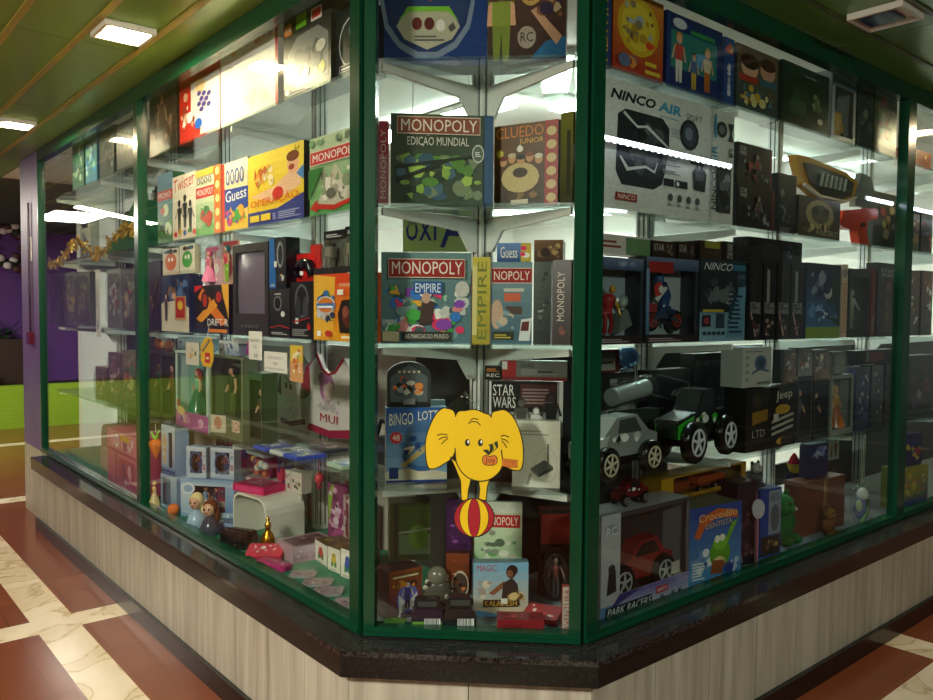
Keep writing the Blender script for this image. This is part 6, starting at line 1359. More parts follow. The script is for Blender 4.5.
g = 'boxes on the middle shelf of the short run'
T = dict(zb=S2)
def hero(label, q, art, inner, toy):
    return wbox('toy_box', label, 'toy box', q, .08, (.06, .1, .94, .86), [('r', 0, 0, 1, .1, '#2c2426'), ('l', .06, .02, .7, .07, 2, '#9a8a8a'), ('g', 0, .86, 1, 1, '#3a4a66', '#5a6a84')] + art, '#2a3038', inner, toy, g)
def robot_fn(b, w, h, t):
    z = h * .12; s = h * .5
    for k in (-1, 1):
        b.tube([(k * .1 * s - w * .12, .04, z), (k * .12 * s - w * .12, .035, z + .24 * s), (k * .08 * s - w * .12, .04, z + .5 * s)], [.06 * s, .05 * s, .07 * s], '#8a1c1c')
        b.tube([(k * .2 * s - w * .12, .04, z + .86 * s), (k * .3 * s - w * .12, .03, z + .62 * s), (k * .3 * s - w * .12, .02, z + .42 * s)], [.06 * s, .05 * s, .04 * s], '#b08a1c' if k > 0 else '#8a1c1c')
    b.lathe([(.12 * s, 0), (.11 * s, .1 * s), (.2 * s, .34 * s), (.16 * s, .44 * s), (.05 * s, .48 * s)], (-w * .12, .04, z + .46 * s), '#9a2020', 12)
    b.ell((-w * .12, .02, z + 1.03 * s), (.08 * s, .08 * s, .1 * s), '#b8902a')
    b.ell((-w * .12, -.005, z + .78 * s), (.05 * s, .02 * s, .05 * s), '#c8d8d8')
    b.prism([(w * .1, z), (w * .42, z + .1 * h), (w * .3, z + .28 * h), (w * .16, z + .24 * h)], .03, .06, '#6a746e')
    b.lathe([(.05 * s, -.01), (.16 * s, 0), (.16 * s, .01)], (w * .22, .03, z + .38 * h), '#8a9a94', 12, 'y')
hero('windowed toy box holding a red and gold armoured figure and grey launcher', Rq(599, 256, 643, 345, .08, **T), [('m', .08, .88, .92, .98, 6, ['#6a7a9a', '#8a94a8'], 3, .1)], '#9aa6b0', [('toy_figure', 'gloss', robot_fn)])
def rider_fn(b, w, h, t):
    z = h * .13
    for x in (-w * .22, w * .24): wheel(b, (x, .045, z + h * .13), h * .13, .02, '#16181a', '#8a2a24', 8)
    b.tube([(-w * .22, .04, z + h * .13), (0, .04, z + h * .22), (w * .24, .04, z + h * .13)], .012, '#3a4048', 6)
    b.prism([(-w * .2, z + h * .18), (w * .12, z + h * .14), (w * .2, z + h * .26), (-w * .05, z + h * .3)], .03, .06, '#2a3a64')
    b.tube([(0, .045, z + h * .28), (w * .04, .045, z + h * .42), (-w * .04, .045, z + h * .56)], [.02, .024, .024], '#24406e')
    b.ell((-w * .1, .04, z + h * .62), (.02, .02, .025), '#2a4a80')
    b.tube([(-w * .02, .03, z + h * .52), (-w * .12, .03, z + h * .44), (-w * .2, .03, z + h * .36)], .011, '#c8ccc8', 6)
    b.tube([(w * .03, .03, z + h * .28), (w * .1, .03, z + h * .2), (w * .02, .03, z + h * .1)], .014, '#2a3a64', 6)
    b.lathe([(.0, -.004), (h * .05, -.002), (h * .09, .004)], (-w * .16, .02, z + h * .5), '#b83430', 14, 'y')
    b.lathe([(.0, -.008), (h * .045, -.006)], (-w * .16, .02, z + h * .5), '#c8ccd0', 14, 'y')
hero('windowed toy box holding a blue helmeted rider on a red-wheeled motorcycle', Rq(645, 256, 698, 345, .08, **T), [('r', .04, .82, .5, .95, '#8a2420'), ('r', .02, .36, .2, .46, '#7a2a2a'), ('g', .0, .1, .06, .86, '#4a6a8a', '#6a86a0')], '#aab4ba', [('toy_motorcycle', 'gloss', rider_fn)])
box('drone_box', 'blue-grey drone box with white title and icon row at its foot', 'electronics box', Rq(699, 258, 745, 344, .08, **T), .08, [('g', 0, 0, 1, 1, '#7aa0b4', '#26323c'), ('r', 0, .36, .82, .86, '#23282c'), ('m', .05, .4, .8, .8, 20, ['#3a4448', '#5a6468', '#1c2226', '#4a545a', '#8a8e8a'], 4, .11), ('t', 'NINCO', .06, .87, .66, .96, '#d0d4d4', dict(slant=.08)), ('r', .7, .88, .98, .95, '#2f6a88'), ('r', .05, .36, .5, .39, '#b8a03a'), ('r', .04, .18, .22, .32, '#2a2024'), ('r', .08, .21, .18, .29, '#8a3a3a'), ('r', .34, .16, .52, .34, '#2c3c4a'), ('l', .6, .1, .92, .66, 9, '#23405a'), ('p', [(.55, .05), (.95, .05), (1, .7), (.86, .7)], '#5a8aa4'), ('l', .62, .1, .92, .6, 9, '#23384a')] + [('e', .09 + .1 * i, .1, .04, .025, '#2a3a44') for i in range(5)] + [('r', .84, .68, .98, .78, '#2a3a4a')], '#1f2a32', g)
for i in range(4):
    x0 = 748 + i * 14
    lb = ('narrow black space saga figure box next to the drone box, with pink light sword', 'narrow black space saga figure box, second along the black row', 'narrow black space saga figure box, third along the black row', 'narrow black space saga figure box at the end next to the blue robot box')[i]
    box('figure_box', lb, 'toy box', Rq(x0, 262 + i, x0 + 13.6, 343, .08, **T), .07, [('r', 0, 0, 1, 1, '#1d1a1b'), ('r', .28, .5, .5, .92, '#2c2a2c' if i % 2 == 0 else '#8a8e8a'), ('t', 'STAR', .12, .42, .9, .49, '#b4b8b4'), ('t', 'WARS', .12, .34, .9, .41, '#b4b8b4'), ('p', [(.1, .36), (.2, .36), (.6, .06), (.5, .04)] if i != 1 else [(.2, .06), (.4, .2), (.6, .2), (.5, .06)], '#b89a9a'), ('m', .08, .03, .92, .3, 10, ['#5a2a2a', '#3a3030', '#8a7a74', '#2a2224'], i, .16)], '#151213', 'narrow black space saga figure boxes')
box('toy_box', 'blue robot toy box with lime green foot', 'toy box', Rq(805, 262, 840, 344, .08, **T), .08, [('g', 0, 0, 1, 1, '#3a6a9a', '#1e2c3c'), ('r', 0, 0, 1, .15, '#7a9a24'), ('p', [(.55, .3), (1, .15), (1, .9), (.7, .9)], '#12362e'), ('m', .02, .18, .95, .5, 18, ['#8ab8d8', '#5a8ac0', '#c8dce8', '#2a4a7a'], 3, .12), ('m', .08, .5, .8, .95, 18, ['#2a3a6a', '#8a94a4', '#1c2440', '#b8bcc0', '#5a6a8a'], 5, .12)], '#1a2634', g)
box('toy_box', 'narrow box edge with orange letters running up beside the blue robot', 'toy box', Rq(840.5, 264, 847, 344, .082, **T), .07, [('r', 0, 0, 1, 1, '#d0bca0'), ('t', 'TRANSFORMERS', .15, .05, .85, .75, '#b84a1e', dict(up=True)), ('e', .5, .88, .45, .06, '#8a8a80')], '#b8a68c', g)
wbox('figure_box', 'clear window box with a pale grey beast figure', 'toy box', Rq(848, 268, 869, 344, .08, **T), .08, (.05, .1, .95, .88), [('r', 0, 0, 1, .1, '#2a2e2c'), ('r', 0, .88, 1, 1, '#3a403c')], '#2a302c', '#30362f', [('toy_figure', 'gloss', lambda b, w, h, t: doll(b, 0, .04, h * .12, h * .6, skin='#a8aa98', hair='#8a8c7a', top='#9a9c8a', low='#8a8a78', spread=.9))], g)
box('toy_box', 'narrow dark red box edge beside the clear grey beast box', 'toy box', Rq(869.5, 268, 875, 344, .085, **T), .08, [('r', 0, 0, 1, 1, '#6a1a1e'), ('m', .1, .3, .9, .9, 6, ['#8a2428', '#4a1216'], 3, .3), ('t', 'STAR WARS', .2, .05, .8, .28, '#a8a8a0', dict(up=True))], '#521418', g)
box('figure_box', 'black hanging figure pack with a robed brown figure by the last green post', 'toy box', Rq(876, 262, 897, 344, .085, **T), .06, [('r', 0, 0, 1, 1, '#1e1a19'), ('t', 'STAR', .15, .87, .85, .92, '#a8aca8'), ('t', 'WARS', .15, .81, .85, .86, '#a8aca8'), ('p', [(.25, .05), (.8, .05), (.66, .66), (.42, .66)], '#4a3a30'), ('e', .54, .68, .14, .07, '#7a4a3a'), ('m', .25, .1, .8, .55, 8, ['#6a5a4a', '#3a2c26'], 3, .12)], '#171413', g)
# flat boxes lying on top
zt = hit('R', .08, 599, 256).z + .016
box('flat_box', 'flat white and green box lying on the armoured figure box', 'box', Rq(600, 233, 650, 256, .10, zb=zt), .10, [('g', 0, 0, 1, 1, '#8a9a84', '#b8c0b4'), ('r', 0, 0, .5, 1, '#b8b4ac'), ('l', .05, .3, .42, .8, 2, '#7a3434'), ('t', 'Fun', .62, .3, .85, .7, '#c8d4b8'), ('r', .5, 0, 1, .9, '#5a7a54')], '#7c8a76', 'flat boxes under the drone box shelf')
for x0, x1, y0, l, s in ((652, 676, 240, 'flat brown box lying on the motorcycle box', 1), (678, 695, 241, 'flat black box lying between the brown box and the drone box', 2)):
    box('flat_box', l, 'box', Rq(x0, y0, x1, 256, .10, zb=zt), .10, [('r', 0, 0, 1, 1, '#2a1f1b'), ('t', 'STAR', .08, .4, .5, .8, '#a8a49c'), ('m', .5, .1, .95, .9, 8, ['#4a3a30', '#6a5a4c', '#1c1816'], s, .2)], '#221a17', 'flat boxes under the drone box shelf')
zt = hit('R', .08, 699, 258).z + .003
box('flat_box', 'flat brown box with a yellow card lying on the blue-grey drone box', 'box', Rq(700, 240, 722, 257, .10, zb=zt), .10, [('r', 0, 0, 1, 1, '#3a2a20'), ('r', .2, .6, .9, 1, '#8a8a34'), ('m', .1, .1, .9, .5, 6, ['#5a4434', '#2a1e18'], 3, .2)], '#2a201a', 'flat boxes under the drone box shelf')
box('flat_box', 'black box end with white letters running up above the drone box', 'box', Rq(723, 241, 737, 257, .10, zb=zt), .06, [('r', 0, 0, 1, 1, '#1a1517'), ('t', 'STAR WARS', .3, .1, .7, .9, '#b8b8b0', dict(up=True))], '#161214', 'flat boxes under the drone box shelf')
zt = hit('R', .08, 748, 262).z + .003
box('flat_box', 'long black box with a dark round picture lying on the narrow black boxes', 'box', Rq(748, 236, 802, 262, .09, zb=zt), .07, [('r', 0, 0, 1, 1, '#181418'), ('e', .4, .5, .16, .36, '#2c2632'), ('e', .4, .5, .1, .24, '#1c1820'), ('m', .66, .1, .98, .9, 12, ['#3a4a5a', '#5a6a72', '#22282e'], 4, .14)], '#141114', 'flat boxes under the drone box shelf')

g = 'boxes on the lowest shelf of the short run'
T = dict(zb=S1)
bw = box('toy_box', 'white and black space saga box with small robot figures behind the grey car', 'toy box', Rq(598, 374, 634, 450, .36, zb=S1), .07, [('r', 0, 0, 1, 1, '#6a6e6a'), ('r', 0, .78, 1, 1, '#22201f'), ('r', .3, .85, .5, .93, '#8a8e8a'), ('l', .5, .8, .95, .96, 4, '#5a4a48'), ('f', .3, .3, .5, '#8a8e8a', '#5a5e5a', '#b0b4b0', '#6a6e6a'), ('f', .68, .25, .55, '#9a9e9a', '#6a6e6a', '#a0a4a0', '#7a7e7a')], '#2c2c2b', g)
zt = hit('R', .36, 598, 374).z + .003
box('flat_box', 'red-framed white label box lying on the white and black space saga box', 'box', Rq(597, 350, 619, 373, .36, zb=zt), .07, [('r', 0, 0, 1, 1, '#5a2022'), ('r', .05, .1, .82, .85, '#9a9a90'), ('r', .05, .62, .82, .85, '#5a5e56'), ('l', .1, .4, .75, .55, 1, '#2a2a28')], '#4a1a1c', g)
q = Rq(622, 352, 648, 376, .33, zb=zt)
o = thing('toy_globe', 'small blue toy globe in a clear wrap beside the red-framed box', 'toy', Vector((q.o.x, .37, zt)), 0)
b = MB(); b.ell((0, 0, .06), .045, '#3a6aa0', 14, 10); b.build('globe', 'gloss', o)
b = MB(); b.lathe([(.03, 0), (.03, .008), (.008, .016)], (0, 0, 0), '#5a6a78', 12); b.build('base', 'gloss', o)
b = MB(); R_ = random.Random(3)
for i in range(8):
    d = Vector((R_.gauss(0, 1), -abs(R_.gauss(0, 1)), R_.gauss(0, 1))).normalized() * .044
    b.ell((d.x, d.y, d.z + .06), (.012, .006, .01), '#7ab0d0', 7, 5)
b.build('land_pattern', 'gloss', o)
bk = box('toy_box', 'black box with a white outlined hexagon plate and slashes', 'toy box', Rq(648, 364, 690, 440, .37, .37, zb=S1, zt=S2 - .13), .06, [('r', 0, 0, 1, 1, '#15171a'), ('p', [(.02, .86), (.22, .95), (.95, .82), (.98, .72), (.82, .55), (.04, .7)], '#5a5e60'), ('p', [(.05, .86), (.22, .935), (.92, .81), (.95, .72), (.81, .57), (.07, .71)], '#15171a'), ('p', [(.5, .66), (.56, .66), (.66, .74), (.6, .74)], '#6a6e70'), ('p', [(.6, .65), (.66, .65), (.76, .73), (.7, .73)], '#6a6e70'), ('l', .02, .5, .4, .56, 1, '#6a6e70'), ('r', 0, .4, 1, .49, '#1c2a3c')], '#101214', g)
box('toy_box', 'very dark starter kit box with faint grey lettering', 'toy box', Rq(692, 354, 738, 442, .36, zb=S1), .07, [('r', 0, 0, 1, 1, '#17191a'), ('t', 'STARTER KIT', .06, .86, .8, .92, '#6a6e6c'), ('m', .1, .3, .9, .8, 14, ['#22282a', '#2c3234', '#1c2022', '#343c3e'], 5, .14), ('l', .15, .46, .8, .5, 1, '#5a5e5c')], '#121415', g)
# clear cylinder lying across
q = Rq(638, 393, 692, 416, .28, zb=S1)
o = thing('toy_tube', 'clear plastic toy tube lying on cartons behind the green truck', 'toy', Vector((1.10, .285, S1 + .252)), 0)
b = MB(); b.tube([(-.15, 0, 0), (.12, .02, .03)], .05, '#fff', 14); b.build('clear_tube', 'film', o)
b = MB(); b.tube([(-.13, 0, .002), (.1, .018, .026)], .035, '#8a948e', 12); b.build('toy_filling', 'gloss', o)
o2 = box('toy_box', 'dark carton that the clear toy tube rests on', 'toy box', QP((1.12, .27, S1 + .0005), 0, .26, .195), .05, [('r', 0, 0, 1, 1, '#2a302c'), ('m', .05, .1, .95, .9, 16, ['#3a443c', '#1e2420', '#4a5a44', '#5a4a3a'], 4, .13)], '#20241f', g)
# glue bottle
P = hit('R', .10, 605, 455)
o = thing('glue_bottle', 'slim red bottle with white nozzle by the green corner post', 'bottle', Vector((.885, .29, S1 + .001)))
b = MB(); b.lathe([(.02, 0), (.022, .01), (.022, .17), (.012, .195)], (0, 0, 0), '#8a2a22', 14); b.build('body', 'gloss', o)
b = MB(); b.lathe([(.013, .196), (.012, .21), (.003, .26)], (0, 0, 0), '#d8d8d0', 12); b.build('nozzle', 'gloss', o)
b = MB(); b.lathe([(.0226, .06), (.0226, .13)], (0, 0, 0), '#b8aea0', 14); b.build('label_band', 'card', o)
# ---- model vehicles
def pickup(label, loc, yaw, L, body, trim, tyre_r, rims, spokes, name='toy_truck', cat='toy vehicle', lift=.0, glass='#20262a', cab=(.0, .5), sporty=False):
    o = thing(name, label, cat, loc, yaw)
    W = L * .36; zr = tyre_r
    if sporty: P = [(-.5, .10), (-.48, .22), (-.3, .28), (-.12, .44), (.18, .45), (.36, .30), (.5, .26), (.5, .1)]
    else: P = [(-.5, .12), (-.5, .28), (-.2, .33), (-.08, .52), (.16, .52), (.22, .33), (.5, .31), (.5, .12)]
    P = [(x * L, z * L + zr * .55 + lift) for x, z in P]
    b = MB(); b.prism(P, W * .2, W * .8, body); b.build('body', 'gloss', o)
    b = MB(); b.prism([(x * L, z * L + zr * .55 + lift) for x, z in ((-.5, .12), (-.5, .24), (-.22, .3), (-.3, .12))], W * .19, W * .81, trim); b.build('front_panel', 'gloss', o)
    b = MB(); b.prism([(x * L, z * L + zr * .55 + lift) for x, z in (((-.1, .3), (-.08, .42), (.15, .43), (.25, .3)) if sporty else ((-.12, .35), (-.05, .49), (.13, .49), (.16, .35)))], W * .185, W * .815, glass); b.build('side_window', 'gloss', o)
    b = MB(); b.box(-.42 * L, W * .3, zr * .8, .42 * L, W * .7, zr * 1.2 + lift, '#1a1a1a'); b.build('chassis', 'gloss', o)
    for x in (-.32, .32):
        for y in (W * .05, W * .95):
            b = MB()
            if y > W * .5: b.x = Matrix.Translation((x * L, y, zr)) @ Matrix.Rotation(PI, 4, 'Z')
            else: b.x = Matrix.Translation((x * L, y, zr))
            wheel(b, (0, 0, 0), zr, W * .24, '#0b0b0b', rims, spokes, sub=True); b.build('wheel', 'gloss', o)
    b = MB(); f = Face(b, (-.5 * L, W * .2, 0), (L, 0, 0), (0, 0, L), (0, -1, 0)); f.do([('m', .3, .2 + zr * .5 / L, .8, .34 + zr * .5 / L, 12, ['#d8dcd8', '#2a2c2c', trim, '#8a8e8c'], 4, .06)]); b.build('side_print', 'gloss', o)
    return o
za = hit('R', .12, 690, 468)
pickup('black and green monster truck with chrome five-spoke wheels', Vector((hit('R', .15, 703, 465).x - .015, .10, S1 + .001)), .12, .44, '#1a1e1c', '#2fae2a', .082, '#c8ccd0', 5)
pickup('grey and clear radio controlled car with cream six-spoke wheels', Vector((.825, .075, S1 + .001)), .05, .40, '#7a827e', '#a8b0ac', .060, '#b8b49a', 6, 'toy_car', sporty=True, glass='#39443f')
wb = box('webcam_box', 'white box with a blue spider-like camera picture standing on the yellow car box', 'electronics box', Rq(742, 348, 771, 387, .10, .10, zb=hit('R', .09, 745, 389).z + .003), .10, [('r', 0, 0, 1, 1, '#b4b8b0'), ('e', .62, .6, .22, .2, '#5a7088'), ('e', .62, .6, .14, .13, '#3a4e64'), ('p', [(.3, .3), (.6, .42), (.95, .34), (.9, .4), (.62, .5), (.35, .38)], '#4a6078')] + [('e', .16, .2 + .18 * i, .06, .05, '#8a8e86') for i in range(4)] + [('l', .1, .88, .7, .94, 1, '#7a7e78'), ('r', .5, .06, .95, .12, '#6a6e68')], '#9a9e96', g, {'R': [('r', 0, 0, 1, 1, '#5a6e86')], 'T': [('r', 0, 0, 1, 1, '#4a7090')]})
box('toy_car_box', 'black jeep toy box with white slanted lettering and yellow shapes', 'toy box', Rq(745, 390, 795, 452, .09, .09, zb=S1), .10, [('r', 0, 0, 1, 1, '#191815'), ('r', 0, .0, .48, 1, '#22201c'), ('p', [(.12, .42), (.42, .48), (.42, .66), (.12, .62)], '#8a6a1e'), ('m', .06, .66, .44, .95, 8, ['#1e2a3a', '#2a2620', '#3a3428'], 3, .12), ('t', 'LTD', .12, .22, .36, .34, '#a8a498'), ('t', 'Jeep', .58, .74, .92, .92, '#d0d0c4', dict(rise=.03))] + [('p', [(.5, .2 + .1 * i), (.95, .3 + .1 * i), (.95, .35 + .1 * i), (.5, .25 + .1 * i)], '#a8a89a') for i in range(3)] + [('e', .72, .62, .16, .08, '#b08a24'), ('m', .56, .02, .95, .18, 8, ['#b08a24', '#8a6a1e', '#3a3020'], 4, .1), ('r', .53, .44, .63, .56, '#c8c8bc')], '#141310', g)
# dolls and figures to the last post
zs = S1
for (x0, x1, y0, y1), l, kw, fr, inner in (
    ((797, 812, 378, 440), 'clear tube box with a silver-haired doll beside the jeep box', dict(hair='#b8bcc0', top='#5a6a74', low='#3a4448'), '#3a4042', '#2c3234'),
    ((813, 829, 382, 438), 'black doll box with a figure in dark suit and white tie', dict(hair='#2a2622', top='#1c2024', low='#22262a'), '#22282a', '#3a403e'),
    ((830, 853, 376, 436), 'pale doll box holding a golden-haired doll in an orange gown', dict(hair='#c8a04a', top='#c89a3a', low='#b8702a', dress='#b86a22', long_hair=True), '#8a9288', '#5a645c')):
    wbox('doll_box', l, 'doll box', Rq(x0, y0, x1, y1, .09, zb=zs), .07, (.08, .1, .92, .94), [('r', 0, 0, 1, .1, fr), ('r', 0, .94, 1, 1, fr)], fr, inner, [('doll', 'gloss', (lambda kw: lambda b, w, h, t: doll(b, 0, .036, h * .1, h * .72, **kw))(kw))], g)
for (x0, x1, y0, y1), l, pal, c in (
    ((855, 869, 368, 432), 'white and blue robot toy box beside the golden doll', ['#c8ccd8', '#3a4a8a', '#8a94b0', '#5a64a0'], '#2c3450'),
    ((870, 883, 366, 430), 'tall black toy box with a pale ringed figure', ['#8a8e94', '#2a2e34', '#c8b08a', '#4a4e54'], '#23272d'),
    ((884, 897, 364, 428), 'tall toy box with a red-skirted figure by the last green post', ['#5a4a4a', '#8a3440', '#3a3a50', '#c8bab0'], '#2f3236')):
    box('doll_box', l, 'doll box', Rq(x0, y0, x1, y1, .09, zb=zs), .06, auto(c, '#5a6270', pal, len(l), n=18, tv=.96, foot=None), c, g)
ztop = hit('R', .09, 813, 380).z
for i, (x0, x1, y0, y1, c, l) in enumerate(((783, 796, 350, 384, '#6a4434', 'brown and red figure card behind the white spider camera box'), (798, 812, 348, 376, '#8a8a86', 'grey robot bust card stacked over the silver-haired doll'), (814, 829, 350, 380, '#7a5a4a', 'brown figure card stacked over the dark suit doll'), (831, 845, 352, 374, '#5a6a5c', 'green-grey figure card stacked over the golden doll'))):
    if i == 0: zb_ = hit('R', .09, 745, 389).z + .003
    else: zb_ = hit('R', .09, (0, 797, 813, 830)[i], (0, 378, 382, 376)[i]).z + .003
    q = Rq(x0, y0, x1, y1, .10, zb=zb_)
    c_ = box('figure_card', l, 'toy pack', q, .05, auto(c, '#4a4a48', ['#8a3a2a', '#c8c0b0', '#3a3a38', c, '#6a7074'], i + 3, n=18, tv=.95, foot=None), '#2c2c2a', 'figure cards stacked under the middle shelf'); wrap(c_, q)
zb_ = hit('R', .09, 855, 368).z + .012
box('flat_box', 'flat black and red space saga box lying on the tall toy boxes', 'box', Rq(856, 351, 897, 366, .10, zb=zb_), .06, [('r', 0, 0, 1, 1, '#1e1a1a'), ('t', 'STAR WARS', .22, .2, .3, .9, '#b8b8b0', dict(up=True)), ('r', .32, .15, .66, .85, '#6a1c1e'), ('m', .66, .1, .98, .9, 8, ['#4a4440', '#8a3434', '#2a2424'], 3, .12), ('m', .02, .1, .2, .9, 5, ['#6a6a3a', '#3a3a2a'], 3, .1)], '#181515')

# display floor of the short run
g = 'boxes on the display floor of the short run'
q = QZ((600, 624), (688, 592), 517)
def racer(b, w, h, t):
    z = h * .26
    b.prism([(-w * .34, z), (-w * .36, z + h * .14), (-w * .1, z + h * .2), (.0, z + h * .36), (w * .2, z + h * .38), (w * .3, z + h * .22), (w * .4, z + h * .18), (w * .38, z)], t * .3, t * .8, '#8a1c22')
    b.prism([(-w * .05, z + h * .22), (.02 * w, z + h * .33), (w * .17, z + h * .35), (w * .24, z + h * .22)], t * .28, t * .3, '#1c1a1c')
def rwheel(s): return lambda b, w, h, t: wheel(b, (s * w, t * .28, h * .28), h * .17, .03, '#0e0e10', '#a8acb0', 5, sub=True)
park = wbox('car_toy_box', 'windowed racer box with a dark red car and PARK RACERS lettering', 'toy box', QP(q.o, q.yaw, q.w, q.h), .12, (.2, .22, .97, .95),
     [('r', 0, 0, .2, 1, '#a8acb0'), ('r', .97, .22, 1, .95, '#5a5a60'), ('r', .2, .95, 1, 1, '#3a3a3c'), ('g', .2, 0, 1, .22, '#b4b8c4', '#6a64a8'), ('r', 0, 0, .2, .14, '#5a7aa8'), ('p', [(.1, .1), (.45, .22), (.2, .22)], '#3a3478'), ('r', .05, .02, .56, .12, '#16181c'), ('t', 'PARK RACERS', .07, .035, .54, .105, '#d8dcdc', dict(slant=.03)), ('r', .6, .1, .75, .17, '#a8283a'), ('t', 'NINCO', .615, .115, .735, .155, '#e8e0e0'),
      ('e', .1, .86, .07, .05, '#8a9094'), ('t', 'RC', .05, .8, .16, .88, '#dde0e0'), ('p', [(.06, .24), (.16, .26), (.15, .46), (.12, .5), (.08, .46)], '#22262a'), ('e', .11, .48, .035, .05, '#2c3034'), ('m', .62, .02, .95, .1, 6, ['#5a6070', '#3a3e4a', '#8a8ea0'], 3, .03)], '#8a8e94', '#2a2a30',
     [('toy_car', 'gloss', racer), ('wheel', 'gloss', rwheel(-.2)), ('wheel', 'gloss', rwheel(.27)), ('price_tag', 'card', lambda b, w, h, t: b.box(w * .3, .004, h * .24, w * .4, .006, h * .36, '#c8c4b8'))], g)
zt = park.location.z + q.h + .003
cr = pickup('dark red toy sports car resting on the racer box under the grey car', Vector((q.o.x - .03, q.o.y + .03, zt)), q.yaw - .02, .16, '#5a161a', '#3a1416', .021, '#6a6a6a', 5, 'toy_car', sporty=True, glass='#1c1a1a')
# big truck box on the crocodile box
qc = QZ((696, 589), (748, 577), 511)
croc = box('board_game_box', 'blue crocodile game box with orange arched lettering and green side', 'board game', qc, .27,
     [('g', 0, 0, 1, 1, '#4a8ac0', '#2a4a9a'), ('m', .02, .02, .5, .5, 14, ['#a8c8e0', '#6a94c8', '#2a4a8a', '#dfe8ee'], 3, .1), ('e', .58, .36, .2, .2, '#5a9a2a'), ('p', [(.6, .4), (.72, .46), (.92, .78), (.8, .74)], '#6aa834'), ('e', .58, .5, .14, .1, '#7ab83a'), ('e', .52, .55, .05, .05, '#e8ecd8'), ('e', .62, .56, .05, .05, '#e8ecd8'), ('e', .56, .24, .12, .08, '#d8c890'), ('p', [(.4, .1), (.7, .08), (.66, .26), (.44, .28)], '#8a4a2a'),
      ('p', [(.08, .62), (.2, .86), (.52, .96), (.9, .9), (.92, .8), (.5, .84), (.28, .74), (.18, .58)], '#c8602a'), ('t', 'Crocodilo', .16, .8, .9, .9, '#f0c88a', dict(rise=.04)), ('t', 'DENTISTA', .3, .7, .8, .77, '#d8b87a', dict(rise=.04)), ('l', .05, .06, .3, .3, 6, '#dfe4e8'), ('m', .6, .03, .96, .3, 9, ['#3a6ab0', '#a8c0d8', '#24408a'], 3, .08)], '#4a5a4a', g,
     {'L': [('r', 0, 0, 1, 1, '#8a9488'), ('r', .1, .6, .9, .98, '#1e5a34'), ('r', .3, .12, .9, .52, '#6a7a1e'), ('e', .5, .3, .2, .12, '#4a6a2a')]})
zt = qc.o.z + qc.h + .003
qt = Rq(664, 462, 748, 511, .16, .16, zb=zt, zt=S1 - .058); qt.o.x -= .02
def bigtruck(b, w, h, t):
    b.box(-w * .36, t * .3, h * .24, -w * .12, t * .75, h * .62, '#8a3a1c'); b.box(-w * .12, t * .35, h * .24, w * .36, t * .7, h * .36, '#6a3018')
    b.box(-w * .02, t * .3, h * .38, w * .3, t * .75, h * .66, '#b04a22')
    for x in (-.3, -.02, .16, .3): wheel(b, (w * x, t * .28, h * .22), h * .1, .02, '#101010', '#9a8a7a', 5)
truck = wbox('truck_toy_box', 'yellow windowed box with an orange toy lorry and BIG TRUCK lettering', 'toy box', QP(qt.o, qt.yaw, qt.w, qt.h), .10, (.13, .2, .94, .94), [('r', 0, 0, .13, 1, '#b88a1c'), ('r', .94, 0, 1, 1, '#a87a18'), ('r', .13, .94, .94, 1, '#a87a18'), ('r', .13, 0, .94, .2, '#b88a1c'), ('r', .13, .01, .94, .06, '#2a2414'), ('t', 'BIG TRUCK', .3, .07, .8, .18, '#2a2418'), ('r', .16, .04, .24, .16, '#c8c0b0')], '#9a7218', '#6a3c1c', [('toy_lorry', 'gloss', bigtruck)], g)
q = QZ((751, 577), (777, 570), 490); q.o.y += .105; q.o.x += .045; q.w *= .8
box('toy_box', 'dark violet doll gift box with slender silhouettes beside the crocodile game', 'toy box', q, .10, [('g', 0, 0, 1, 1, '#221c2a', '#2e2834'), ('m', .05, .04, .95, .8, 30, ['#3a2c3c', '#4a3a48', '#5a4450', '#2a2230', '#6a5a5c', '#5a2a3a'], 4, .11), ('p', [(.05, .3), (.3, .05), (.25, .02)], '#8a848c'), ('r', .86, .0, .94, .86, '#8a5a6a')], '#1b1620', g)
q = QZ((779, 568), (800, 562), 490); q.o.y += .115; q.o.x += .05; q.h -= .03
bx = box('toy_box', 'bright blue toy box with a grey machine photo below the plush toys', 'toy box', q, .10, [('r', 0, 0, 1, 1, '#1e48a0'), ('r', .4, .32, .98, .97, '#8a98a8'), ('t', 'iES', .48, .82, .9, .92, '#2a3442'), ('e', .7, .56, .22, .2, '#5a6876'), ('r', .05, .02, .95, .3, '#3c342e'), ('m', .08, .04, .92, .28, 9, ['#6a4a3a', '#8a7a6a', '#2a2622', '#b8a83a'], 3, .1)], '#193c88', g)
# price disc on a pole
o = thing('price_disc', 'pale round price disc on a slim pink stick before the violet gift box', 'sign', hit('Z', S0, 775, 571) + Vector((0, -.015, .001)), -.4)
b = MB(); b.lathe([(.018, 0), (.018, .006), (.004, .008)], (0, 0, 0), '#b8a0a8', 12); b.tube([(0, 0, .008), (0, 0, .21)], .004, '#b87a8c', 6); b.build('stick', 'gloss', o)
b = MB(); b.prism([(.03 * math.cos(2 * PI * i / 20), .235 + .04 * math.sin(2 * PI * i / 20)) for i in range(20)], -.003, .003, '#b8b8c0'); b.build('disc', 'card', o)
